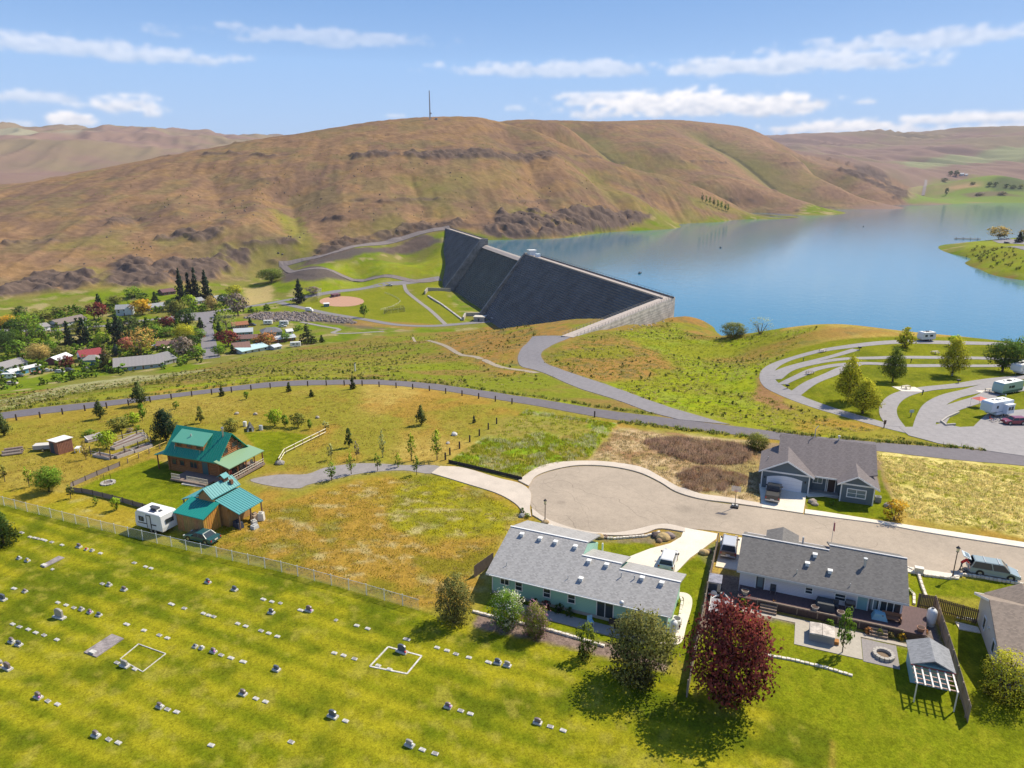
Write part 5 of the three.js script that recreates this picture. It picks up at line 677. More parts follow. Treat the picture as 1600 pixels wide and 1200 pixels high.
{
const A = PH(272,800.5,2.55); A.y = groundY(A.x,A.z); const turn = -.405;
const h = thing('barn','cedar board barn with blue green metal roofs on three levels','barn',A,turn);
const teal = plain([.075,.31,.32],.6),tealD = plain([.014,.26,.22],.5),bw = barnWood;
const ribs = (m,f,n) => { for (let i = 0; i < n; i++) f(m,i); };
const r1 = mb(); gableRoofZ(r1,-7.7,-2.55,1.45,4.1,2.8,5.25,4.2,4.05,.12); for (let z = -7.6; z < -2.6; z += .4) r1.hull([[2.8,5.25,z],[4.2,4.05,z],[4.2,4.05,z + .05],[2.8,5.25,z + .05]],[[2.8,5.3,z],[4.2,4.1,z],[4.2,4.1,z + .05],[2.8,5.3,z + .05]]); r1.slab([-1.9,2.75,-3.0],[1.5,3.85,-3.0],[1.5,3.85,-7.5],[-1.9,2.75,-7.5],.12); r1.to('roof',teal,h);
const r2 = mb(); r2.slab([4.1,3.65,-3.1],[8.05,2.4,-3.1],[8.05,2.4,-7.6],[4.1,3.65,-7.6],.12); for (let z = -7.5; z < -3.2; z += .4) r2.hull([[4.1,3.65,z],[8.05,2.4,z],[8.05,2.4,z + .05],[4.1,3.65,z + .05]],[[4.1,3.7,z],[8.05,2.45,z],[8.05,2.45,z + .05],[4.1,3.7,z + .05]]); r2.to('lean_to_roof',teal,h);
const r3 = mb(); r3.slab([-.15,2.55,.1],[5.15,2.55,.1],[5.0,3.5,-3.0],[.1,3.5,-3.0],.12); for (let x = .1; x < 5; x += .4) r3.hull([[x,2.55,.1],[x + .05,2.55,.1],[x + .05,3.5,-3],[x,3.5,-3]],[[x,2.6,.1],[x + .05,2.6,.1],[x + .05,3.55,-3],[x,3.55,-3]]); r3.to('lean_to_roof',tealD,h);
const w = mb(); w.hull([[.15,-.3,-3.1],[4.75,-.3,-3.1],[4.75,-.3,-.15],[.15,-.3,-.15]].reverse(),[[.15,3.35,-3.1],[4.75,3.35,-3.1],[4.75,2.45,-.15],[.15,2.45,-.15]].reverse()); w.box(1.6,-.3,-7.5,4.1,3.6,-2.9); w.prismZ(-2.98,-2.88,[[1.5,3.4],[4.15,3.4],[4.15,4.0],[2.8,5.1],[1.5,4.0]].reverse()); w.hull([[4.1,-.3,-7.4],[5.9,-.3,-7.4],[5.9,-.3,-3.3],[4.1,-.3,-3.3]].reverse(),[[4.1,3.5,-7.4],[5.9,2.9,-7.4],[5.9,2.9,-3.3],[4.1,3.5,-3.3]].reverse()); w.box(-1,-.3,-7.3,1.6,2.7,-4.8); w.to('wall',bw,h);
for (let x = .3; x < 4.7; x += .36) { mb().box(x,-.2,-.15,x + .3,2.42,-.11).to('plank',wood([.50 + rr(-.06,.08),.29 + rr(-.04,.05),.11]),h); }
for (let z = -2.9; z < -.2; z += .36) mb().box(4.75,-.2,z,4.79,2.42 - (z + .15) * .29 - .05,z + .3).to('plank',wood([.68 + rr(-.06,.06),.33 + rr(-.04,.04),.06]),h);  // sun side planks: sunlight painted in as a brighter orange wood
const pw = wood([.22,.14,.09]); for (const z of [-3.3,-5.4,-7.4]) mb().box(7.75,0,z - .07,7.9,2.4,z + .07).to('post',pw,h); mb().box(-1.75,0,-3.2,-1.6,2.7,-3.05).tube([-1.7,1.8,-3.12],[-.9,2.9,-3.12],.05).to('post',pw,h);
const cu = mb(); cu.box(2.35,5.0,-6.6,3.25,5.65,-5.8); const cp = cu.to('cupola',rustBrown,h); const cr = mb(); gableRoofZ(cr,-6.75,-5.65,2.15,5.6,2.8,6.05,3.45,5.6,.06); cr.to('cupola_roof',teal,cp);
mb().box(3.5,4.5,-6.8,3.9,5.1,-6.4).to('chimney',rustBrown,h);
const inH = (x,z,up = 0) => V(x,up,z).applyAxisAngle(V(0,1,0),turn).add(A);
for (const [x,z,w2,hh,d2,c,lb] of [[7.0,-3.8,1.5,.9,.8,[.05,.06,.09],'dark covered machine under the barn lean-to'],[8.6,-5,.9,.8,.7,[.55,.52,.46],'pale crate stacked beside the barn lean-to'],[7.6,-6.2,1.2,1.0,.9,[.45,.33,.22],'wooden box at the back of the barn lean-to'],[9.2,-4.4,.8,.5,.9,[.5,.5,.48],'grey board heap outside the barn lean-to'],[8.4,-6.6,.8,1.2,.7,[.6,.57,.5],'tall pale cabinet at the barn lean-to corner']]) { const q = thing('stored_item',lb,'box',inH(x,z),turn + rr(-.5,.5)); q.position.y = groundY(q.position.x,q.position.z); mb().hull([[-w2 / 2,0,-d2 / 2],[w2 / 2,0,-d2 / 2],[w2 / 2,0,d2 / 2],[-w2 / 2,0,d2 / 2]].reverse(),[[-w2 * .42,hh,-d2 * .4],[w2 * .45,hh * .92,-d2 * .42],[w2 * .4,hh * .85,d2 * .4],[-w2 * .45,hh * .9,d2 * .42]].reverse()).to('body',plain(c,.7),q); mb().box(-w2 * .3,hh * .86,-d2 * .3,w2 * .2,hh * 1.02,d2 * .2).to('lid',plain(c.map(v => v * .8),.7),q); }
}
{
const a = P(79,706.5),b = P(98.5,713.5),c = P(119.5,706); const turn = Math.atan2(-(b.z - a.z),b.x - a.x),l = 2.6;
const h = thing('garden_shed','small shed with rusty metal walls and white roof left of the vegetable garden','shed',a,turn); const d = c.distanceTo(b);
mb().hull([[0,-.2,-d],[l,-.2,-d],[l,-.2,0],[0,-.2,0]].reverse(),[[0,2.1,-d],[l,2.3,-d],[l,2.3,0],[0,2.1,0]].reverse()).to('wall',M([.38,.17,.11],{ map: rep(stainTex,.5) }),h); mb().slab([-.15,2.25,.2],[l + .15,2.42,.2],[l + .15,2.42,-d - .2],[-.15,2.25,-d - .2],.1).to('roof',plain([.85,.83,.8],.5),h); mb().box(.4,0,.0,1.5,1.9,.04).to('door',plain([.04,.06,.08],.6),h);
const g = mb(); for (let z = -d + .1; z < 0; z += .25) g.box(l,0,z,l + .03,2.2,z + .08); g.to('wall_rib',M([.33,.15,.1],DS),h);
}
function crownGeo(shape,n,leaf,sd) {
reseed(sd); const pos = [],nor = [],col = [],idx = []; const prof = {
round: y => y < .2 ? 0 : .5 * Math.sqrt(Math.max(0,1 - ((y - .6) / .4) ** 2)),teardrop: y => y < .16 ? 0 : .5 * Math.pow(clamp((y - .16) / .16),.55) * Math.pow(clamp((1 - y) / .72),.62),cone: y => y < .05 ? 0 : .5 * Math.pow(clamp((1 - y) / .93),.85) * (.82 + .18 * Math.cos(y * 42)),
low: y => y < .06 ? 0 : .5 * Math.sqrt(Math.max(0,1 - ((y - .53) / .48) ** 2)),shrub: y => .5 * Math.sqrt(Math.max(0,1 - ((y - .48) / .54) ** 2)),column: y => y < .2 ? 0 : .5 * Math.pow(clamp((y - .2) / .2),.6) * Math.pow(clamp((1 - y) / .5),.5),pine: y => y < .16 ? 0 : .5 * Math.pow(clamp((y - .16) / .14),.6) * Math.pow(clamp((1 - y) / .8),.72),sparse: y => y < .22 ? 0 : .48 * Math.pow(clamp((y - .2) / .25),.7) * Math.pow(clamp((1 - y) / .6),.6) }[shape];
const clumps = Math.max(8,Math.round(n / (shape === 'sparse' ? 9 : shape === 'cone' ? 8 : 13))),cr = shape === 'cone' ? .085 : shape === 'sparse' ? .09 : .125; let made = 0,guard = 0; const list = [];
while (list.length < clumps && guard++ < 9000) { const y = rr(.02,.99),r = prof(y); if (rnd() * .5 > r + .03) continue; const a = rnd() * 6.2832,q = (shape === 'sparse' ? Math.sqrt(rnd()) : Math.pow(rnd(),.32)) * Math.max(.015,r - cr * .35) * rr(.82,1.08); list.push([Math.cos(a) * q,y,Math.sin(a) * q,rr(.5,1.45) * cr,rr(.66,1.25)]); if (shape !== 'cone' && rnd() < .12) { const e = list[list.length - 1]; e[0] *= 1.17; e[2] *= 1.17; e[3] *= .5; } if (shape !== 'cone' && shape !== 'sparse' && noise(Math.cos(a) * q * 9 + sd,y * 9 + Math.sin(a) * q * 7) < .3) list.pop(); }
const lob = (a,y) => .66 + .62 * noise(Math.cos(a) * 1.6 + sd,Math.sin(a) * 1.6 + y * 4.2 + sd * .37);
if (shape !== 'cone' && shape !== 'sparse') for (const c of list) { const f = lob(Math.atan2(c[2],c[0]),c[1]); c[0] *= f; c[2] *= f; c[1] = c[1] > .6 ? .6 + (c[1] - .6) * (.78 + .4 * noise(c[0] * 6 + sd,c[2] * 6)) : c[1]; c[4] *= .8 + .4 * f * f; }
for (const c of list) { const k = Math.round(n / list.length);
for (let i = 0; i < k; i++) {
const d = V(rr(-1,1),rr(-1,1),rr(-1,1)); if (d.lengthSq() > 1) { d.normalize().multiplyScalar(rr(.6,1)); } const p = V(c[0] + d.x * c[3],c[1] + d.y * c[3] * (shape === 'cone' ? .55 : .85),c[2] + d.z * c[3]);
const out = V(p.x,(p.y - .5) * .7,p.z).normalize(),ln = V(rr(-1,1),rr(-.2,1.2),rr(-1,1)).normalize(),u = ln.clone().cross(V(rr(-1,1),rr(-1,1),rr(-1,1))).normalize(),w = ln.clone().cross(u),s = leaf * rr(.6,1.25),b = pos.length / 3;
const nn = ln.clone().multiplyScalar(.55 * Math.sign(ln.dot(out) || 1)).add(out.multiplyScalar(.55)).add(d.clone().multiplyScalar(.35)).normalize();
for (const [e,f] of [[-1,0],[0,-.55],[1,0],[0,.55]]) { pos.push(p.x + u.x * e * s + w.x * f * s,Math.max(.0,p.y + u.y * e * s + w.y * f * s),p.z + u.z * e * s + w.z * f * s); nor.push(nn.x,nn.y,nn.z); }
const t = c[4] * rr(.8,1.2),g = rr(-.08,.08); for (let q = 0; q < 4; q++) col.push(clamp(t * (1 + g) * .82),clamp(t * .82),clamp(t * (1 - g) * .75)); idx.push(b,b + 1,b + 2,b,b + 2,b + 3); made++;
} }
const g = new THREE.BufferGeometry(); g.setAttribute('position',new THREE.Float32BufferAttribute(pos,3)); g.setAttribute('normal',new THREE.Float32BufferAttribute(nor,3)); g.setAttribute('color',new THREE.Float32BufferAttribute(col,3)); g.setIndex(idx); return g;
}
function trunkGeo(shape,sd) {
reseed(sd); const m = mb(),lean = rr(-.02,.02); const top = shape === 'cone' || shape === 'pine' ? .92 : .62; const base = shape === 'shrub' ? .02 : .026;
if (shape === 'shrub') { for (let i = 0; i < 7; i++) { const a = i / 7 * 6.28; m.tube([Math.cos(a) * .03,-.03,Math.sin(a) * .03],[Math.cos(a) * .25,.6,Math.sin(a) * .25],.018,.006,5,false); } return m.get(); }
m.tube([0,-.04,0],[lean,.3,lean],base * 1.25,base,7,false); m.tube([lean,.3,lean],[0,top,0],base,.006,6,false);
if (shape !== 'cone') for (let i = 0; i < 8; i++) { const a = i * 2.4 + rnd(),y = rr(.24,.6),l = rr(.16,.34); m.tube([0,y,0],[Math.cos(a) * l,y + rr(.12,.3),Math.sin(a) * l],base * .45,.004,4,false); }
return m.get();
}
const treeGeos = {},leafMats = {};
const barkMat = wood([.17,.12,.085]),barkPale = wood([.46,.42,.37]);
function treeParts(shape,n,leaf) { const k = shape + n; if (!treeGeos[k]) treeGeos[k] = [0,1,2].map(i => [crownGeo(shape,n,leaf,100 + i * 17 + n + shape.length),trunkGeo(shape,300 + i * 7 + n)]); return treeGeos[k]; }
const LEAF = { ash: [.38,.37,.03],ashDark: [.13,.17,.025],maple: [.075,.13,.022],pineG: [.085,.115,.035],spruce: [.028,.055,.030],spruceB: [.06,.095,.085],juniper: [.17,.17,.05],lime: [.30,.40,.03],green: [.15,.25,.025],deep: [.055,.10,.022],olive: [.19,.20,.045],maroon: [.175,.040,.036],gold: [.52,.33,.03],tanL: [.42,.32,.11],pale: [.38,.40,.17],rust: [.40,.19,.07],pinkish: [.45,.17,.12],bare: [.26,.21,.18],whiteF: [.62,.62,.45],lilac: [.40,.20,.28],orange: [.48,.30,.08] };
function leafMat(c) { return leafMats[c] || (leafMats[c] = new THREE.MeshPhysicalMaterial({ color: rgb(...LEAF[c].map(v => Math.min(1,v * 1.85))),vertexColors: true,roughness: 1,specularIntensity: .15,transmission: .35,thickness: 0,side: THREE.DoubleSide })); }
function depthOf(p) { return -p.z * PC + (CAMY - p.y) * PS; }
function heightTo(p,topY) { let a = 0,b = 90; for (let i = 0; i < 40; i++) { const h = (a + b) / 2,y = p.y + h - CAMY,zc = -p.z * PC - y * PS,yc = y * PC - p.z * PS; const py = 600 - (y * PC + (-p.z) * PS) / zc * F; if (py > topY) a = h; else b = h; } return (a + b) / 2; }
let treeN = 0;
const nth = 'first second third fourth fifth sixth seventh eighth ninth tenth eleventh twelfth thirteenth fourteenth fifteenth sixteenth seventeenth eighteenth nineteenth twentieth'.split(' '); for (let i = 1; i < 10; i++) nth.push('twenty-' + nth[i - 1]);
function tree(shape,color,bx,by,topY,wpx,label,o = {}) {
if (bx < 510 && by > 440 && by < 600 && wpx > 12) wpx *= 1.18;
const p = o.at || P(bx,by),d = depthOf(p),h = o.h || heightTo(p,topY),w = o.w || wpx * d / F; const big = wpx > 38 || o.big,mid = wpx > 20;
const n = o.n || (big ? 7000 : mid ? 1300 : shape === 'cone' ? 800 : 560) * (shape === 'sparse' ? .4 : 1),leaf = (big ? .0215 : mid ? .046 : .066) * (shape === 'sparse' ? .9 : 1);
const cat = o.cat || (shape === 'shrub' ? 'shrub' : 'tree'),nm = o.name || { cone: 'conifer_tree',pine: 'pine_tree',shrub: 'shrub',sparse: 'young_tree' }[shape] || 'leafy_tree';
const t = thing(nm,label,cat,p,(treeN * 2.1) % 6.28,o.group),[cg,tg] = treeParts(shape,Math.round(n),leaf)[treeN++ % 3];
const tr = part(shape === 'shrub' ? 'stems' : 'trunk',tg,o.pale ? barkPale : barkMat,t),cr = part(shape === 'shrub' ? 'foliage' : 'crown',cg,leafMat(color),t);
cr.scale.set(w,h,w); const tw = Math.min(w,h * 1.2) * (o.thin || 1); tr.scale.set(shape === 'shrub' ? w : tw,h,shape === 'shrub' ? w : tw);
if (o.bloom) { const [bg] = treeParts(shape,Math.round(n * .28),leaf * .9)[0]; const b = part('blossom',bg,leafMat(o.bloom),t); b.scale.set(w * 1.04,h * 1.03,w * 1.04); b.rotation.y = 1; }
return t;
}
{ const A = [
['teardrop','ash',1348,646,592,54,'yellow green campground tree nearest the road bend, casting shade on the asphalt'],
['teardrop','ash',1324,627,560,48,'tall pointed yellow green tree just behind the nearest campground tree'],
['teardrop','ashDark',1394.6,597,543,40,'darker olive campground tree right of the yellow green pair',{ pale: 0 }],
['teardrop','ash',1487.5,587,527,44,'yellow green tree with pale limbs in the middle of the campground lawn',{ pale: 1 }],
['teardrop','ash',1414,543,511,34,'yellow green tree at the far campground road by the white trailer'],
['round','lime',1490,541,524,20,'small lime tree by the lake shore behind the campground lawn tree'],
['round','maple',1566,581,534,60,'dark green round maple at the right side of the campground'],
['round','green',1598,562,526,32,'bright green tree at the right edge behind the dark maple'],
['cone','pineG',551,608,586,13,'small green conifer standing at the path edge post row',{}],
['cone','pineG',487,620,608,11,'little round conifer in the dry field below the path, left of the path-edge conifer'],
['pine','pineG',658,664,636,21,'lone young pine in the middle of the tan field'],
['cone','spruceB',740.6,660.6,648,8,'tiny blue spruce seedling near the lot corner'],
['pine','pineG',545.6,699,668,17,'young ragged pine above the gravel drive'],
['sparse','pale',509,673,658,18,'small pale flowering tree at the end of the white rail fence'],
['column','green',484,671,655,9,'narrow green sapling in the tilled strip, rightmost of its row'],
['sparse','pale',517.5,719,692,18,'whitish bare young tree left of the gravel drive trees'],
['sparse','bare',558,718,690,13,'thin greyish sapling with no leaves above the gravel drive'],
['sparse','pale',598,715,673,16,'tall thin pale sapling above the gravel drive middle'],
['sparse','lime',643,720,676,22,'leafy light green young tree above the gravel drive',{ n: 500 }],
['sparse','lime',683,719,671,28,'airy yellow green young tree by the concrete drive end'],
['sparse','green',518,750,722,26,'green young tree below the left bend of the gravel drive',{ n: 520 }],
['sparse','lime',549,741,706,21,'light green young tree in the row below the gravel drive, second from its bend',{ n: 420 }],
['sparse','green',590,736,709,18,'green young tree in the row below the gravel drive, middle one'],
['sparse','lime',622,730,708,18,'light green young tree overlapping the gravel drive surface'],
['sparse','green',651,742,711,18,'green young tree below the gravel drive nearest the concrete'],
['pine','pineG',219,634,600,31,'grey green pine overlapping the asphalt path'],
['column','green',223,657,630,14,'slim green tree below the path in front of the grey green pine'],
['pine','pineG',156.5,655,625,21,'dark pine with bushy foot near the path posts at left'],
['pine','pineG',7,681,649,26,'olive pine cut by the left edge below the path'],
['round','green',275,639,627,10,'tiny round tree near the path above the log house'],
['pine','spruce',260,690,636,50,'big dark pine behind the left end of the log house',{ n: 6000 }],
['round','lime',167,702,674,31,'round lime green tree inside the vegetable garden'],
['round','olive',187,673,653,33,'wide olive tree behind the vegetable garden'],
['round','lime',208,665,645,23,'lime yellow tree at the back right of the vegetable garden'],
['shrub','green',141,681,672,23,'low green bush at the back left of the vegetable garden'],
['sparse','tanL',135,718,689,18,'thin tan blossoming tree beside the rusty shed'],
['sparse','olive',8,753,726,20,'leaning thin tree near the left edge above the cemetery'],
['sparse','lime',46,761,730,19,'thin lime sapling left of the wide orchard tree'],
['round','green',78,768,732,48,'wide green orchard tree with long shadow above the cemetery fence'],
['round','lime',182,797,776,17,'small lime tree below the grey picket fence'],
['sparse','olive',111,779,758,19,'bare twiggy tree at the corner of the grey picket fence'],
['sparse','green',150,790,777,15,'small sparse tree between the cemetery fence and the picket fence'],
['pine','olive',314,661,634,17,'slender olive tree above the log house roof'],
['round','lime',430,666,640,26,'widest lime fruit tree in the row beyond the log house lawn',{ pale: 0 }],
['column','green',446,667,648,14,'narrow green fruit tree beside the widest lime fruit tree'],
['round','olive',466,668,646,23,'flat topped olive fruit tree in the row beyond the log house lawn'],
['shrub','olive',362,673,655,25,'scruffy olive bush behind the log house ridge'],
['cone','pineG',346.6,619,602,12,'small conifer by the path post row, left of two little ones'],
['round','green',385,624,611,9,'very small shrub-like tree below the path posts'],
['cone','pineG',451.5,612,597,12,'young conifer at the crest of the asphalt path'],
['shrub','olive',1183,702,679,42,'olive brown bush beside the blue grey house at the path'],
['shrub','gold',1398,813,781,36,'golden yellow bush at the pavement right of the blue grey house',{ n: 900 }],
['shrub','olive',1147,527,504,40,'bushy olive willow at the water, left of two',{}],
['shrub','pale',1188,521,495,40,'pale leafless-looking willow at the water, right of two',{ n: 800 }],
['round','tanL',1560,374,354,32,'tan budding tree on the peninsula beside the car park'],
['cone','spruce',1592,379,362,17,'dark conifer on the peninsula'],
['round','tanL',1599,373,358,16,'tan tree behind the dark conifer on the peninsula'],
['shrub','juniper',710,972,902,60,'large dark juniper bush at the corner of the cemetery fence'],
['shrub','green',792,978,926,54,'white flowering shrub beside the pale green house',{ bloom: 'whiteF' }],
['shrub','olive',836,994,948,47,'pink lilac shrub beside the white flowering shrub',{ bloom: 'lilac' }],
['shrub','ashDark',915,1027,976,34,'medium green shrub between the lilac and the big olive shrub'],
['shrub','juniper',997,1062,962,102,'biggest olive green shrub at the right end of the green house garden',{ n: 9000 }],
['low','maroon',1138,1096,952,128,'large maroon plum tree in front of the deck house',{ n: 10000 }],
['column','green',1316,1020,950,28,'slim green columnar tree by the round fire pit',{ n: 900 }],
['shrub','ash',1566,1090,1024,78,'spiky yellow green shrub below the tan roofed house',{ n: 6000 }],
['cone','deep',6,852,794,60,'dark green conifer at the left edge of the cemetery',{ n: 6000 }],
['round','green',45,540,487,48,'largest leafy tree at the left of the town',{ n: 1600 }],
['round','deep',8,548,518,34,'dark leafy tree at the left edge of the town'],
['round','tanL',62,567,539,34,'yellow tan tree above the white mobile home'],
['round','maroon',154,499,473,25,'maroon tree on the far side of the town street'],
['cone','deep',155,479,458,14,'dark conifer behind the far maroon tree'],
['cone','spruce',109,542,503,20,'dark spruce on the near side of the town street, left of a pair'],
['cone','spruce',133,538,495,26,'broad dark spruce on the near side of the town street, right of a pair'],
['column','green',92,537,511,16,'narrow green tree beside the left dark spruce'],
['cone','spruce',187,540,492,30,'tall dark spruce left of the yellow tan cottonwood'],
['round','pineG',204,521,495,28,'grey green rounded conifer beside the tall dark spruce'],
['round','lime',161,541,519,23,'light green tree above the red roofed house'],
['round','pinkish',199,548,527,20,'reddish budding tree left of the yellow tan cottonwood'],
['round','orange',221,556,514,50,'wide yellow tan cottonwood behind the long grey roof',{ n: 1400 }],
['cone','juniper',167,578,538,26,'olive conifer at the left end of the long grey roof'],
['cone','spruceB',182,556,538,17,'blue spruce behind the olive conifer'],
['round','maroon',105,576,556,18,'small maroon tree before the white roofed shed'],
['round','olive',97,559,541,26,'olive brown tree behind the white roofed shed'],
['round','gold',223,492,468,29,'golden orange tree beside the two storey house'],
['cone','deep',229,521,500,14,'small dark conifer on the lawn across the town street'],
['round','olive',277,500,470,25,'olive yellow tree at the town street corner'],
['shrub','olive',66,499,484,27,'olive bush at the far back of the town, left of two'],
['shrub','olive',92,490,480,22,'olive bush at the far back of the town, right of two'],
['shrub','deep',33,490,479,19,'dark bush below the rock ledge at far left'],
['shrub','gold',15,510,494,36,'yellowish bush at the left edge of the town street'],
['shrub','green',208,465,449,23,'round green bush below the big rock outcrop'],
['shrub','deep',225,470,458,15,'small dark bush below the big rock outcrop'],
['round','ash',289,537,508,33,'yellow green tree at the cross street corner'],
['round','bare',289,561,527,27,'grey olive tree at the right end of the long grey roof'],
['shrub','green',264,525,512,27,'green bush before the brown roofed house'],
['cone','spruce',284,473,419,19,'tall dark spruce, leftmost of four in the town'],
['cone','spruce',297,467,424,15,'dark spruce, second from the left of four in the town'],
['cone','spruce',307,467,418,17,'dark spruce, third from the left of four in the town'],
['cone','spruce',323,469,422,21,'broad dark spruce, rightmost of four in the town'],
['round','lime',298,482,461,18,'bright lime round tree before the four spruces'],
['round','olive',276,499,472,22,'olive street tree left of the parking area'],
['round','deep',293,513,482,27,'dark round tree beside the parking area'],
['cone','deep',314,513,495,13,'small dark conifer at the cross street'],
['round','tanL',331,485,463,17,'tan budding tree along the town street'],
['round','ash',367,463,446,23,'yellow green tree beside the sandy yard'],
['round','bare',372,493,459,28,'bare greyish tree on the town street'],
['round','pale',355,522,487,35,'pale green willow at the cross street',{ n: 900 }],
['cone','deep',344,531,503,19,'dark tree between the pale willow and the maroon tree'],
['round','maroon',357,541,517,29,'deep maroon tree in the middle of the town'],
['round','rust',416,543,520,29,'rust orange tree among the near roofs'],
['cone','pineG',481,537,505,32,'olive dark conifer clump at the right end of the town',{ n: 900 }],
['cone','deep',503,535,523,11,'small dark shrub tree at the right end of the town'],
['round','ashDark',424,441,420,35,'olive green tree at the foot of the dark embankment'],
['cone','spruce',468,474,436,23,'single dark conifer at the road fork'],
['round','bare',490,460,448,19,'bare shrub tree beside the ball field backstop'],
['cone','deep',391,508,495,11,'small dark conifer beside the rubble slope'],
['cone','deep',364,553,538,13,'dark conifer below the brown roofed town house'],
['round','green',306,560,541,23,'green tree at the cross street end'],
['column','green',569,496,472,15,'green tree on the ball field edge beside the road',{ n: 500 }],
['round','deep',27,523,498,26,'dark tree behind the largest leafy tree of the town'],['round','green',28,556,532,26,'green tree above the grey roof at the left edge'],['round','green',78,551,532,22,'green tree right of the yellow tan tree'],['round','olive',122,523,505,20,'olive tree before the far ranch house'],['shrub','deep',147,516,504,18,'dark hedge bush right of the far ranch house'],['cone','deep',172,522,498,17,'dark conifer on the street side, left of the rounded grey green one'],['round','deep',212,537,512,26,'dark tree behind the yellow tan cottonwood'],['round','green',243,528,509,21,'green tree between the small dark conifer and the corner bush'],['round','maroon',262,513,494,20,'dark maroon tree by the parking area'],['round','deep',268,486,468,18,'dark tree right of the low grey roofed house'],['cone','deep',243,473,455,13,'dark conifer behind the golden orange tree'],['round','olive',181,476,462,20,'olive tree behind the two storey house'],['round','green',312,532,514,20,'green tree left of the pale willow'],['round','deep',301,545,524,22,'dark tree before the cross street houses'],['round','green',342,556,540,18,'green tree at the lower end of the cross street'],['round','olive',398,543,529,17,'olive tree between the brown roofs and the rust tree'],['round','green',446,534,520,16,'green yard tree left of the olive dark clump'],['shrub','green',466,516,508,15,'green bush at the right end of the rubble slope'],['round','deep',350,476,459,17,'dark tree along the street below the sandy yard'],['round','green',60,527,508,20,'green tree right of the largest leafy tree'],
['round','deep',1485,275,267,8,'dark tree group by the far farm, left of two'],['round','deep',1494,275,266,9,'dark tree group by the far farm, right of two'],['round','deep',1478,305,293,6,'single tree on the far lake shore'],['shrub','deep',1476,283,278,12,'dark tree clump on the far valley road'],['shrub','deep',1520,288,284,8,'dark scrub in the far valley between the shore tree and tree group'],['round','deep',1572,293,287,8,'dark tree right of the far valley tree group, nearest it'],['shrub','deep',1583,294,289,10,'dark scrub clump in the far valley near the right edge'],['round','olive',1595,294,288,8,'olive tree in the far valley at the right edge'],['shrub','bare',1530,305,300,14,'mauve reed bank on the far lake shore'],['shrub','bare',1566,304,299,14,'mauve thicket on the far lake shore near the right edge'],['round','deep',1546,291,284,9,'far valley tree group, left of two'],['round','deep',1555,291,284,7,'far valley tree group, right of two'],
]; for (const a of A) tree(...a);
const pop = [[1097,316],[1103,318],[1109,321],[1115,323],[1121,325],[1127,328],[1133,330],[1137,331]]; pop.forEach(([x,y],i) => tree('column',i % 3 ? 'green' : 'deep',x,y,y - 9 - (i % 2) * 2,5,`${nth[i]} poplar from the left in the hillside copse above the lake`,{ group: 'poplars on the hillside above the lake',n: 340,h: 14 }));
}
const paintM = (c,r = .28) => new THREE.MeshPhysicalMaterial({ color: rgb(...c),roughness: r,clearcoat: .6,clearcoatRoughness: .12,side: THREE.DoubleSide });
const wheelGeo = (() => { const g = new THREE.CylinderGeometry(.33,.33,.22,16); g.rotateX(Math.PI / 2); return g; })(),rimGeo = (() => { const g = new THREE.CylinderGeometry(.2,.2,.235,10); g.rotateX(Math.PI / 2); return g; })();
const redLamp = plain([.4,.02,.02],.3),headLamp = plain([.75,.75,.72],.15),amber = plain([.5,.2,.02],.3);
function wheels(t,xs,w,r = 1) { for (const x of xs) for (const s of [-1,1]) { const k = part('wheel',wheelGeo,rubber,t); k.position.set(x,.33 * r,s * (w / 2 - .1)); k.scale.setScalar(r); part('rim',rimGeo,steel,k); } }
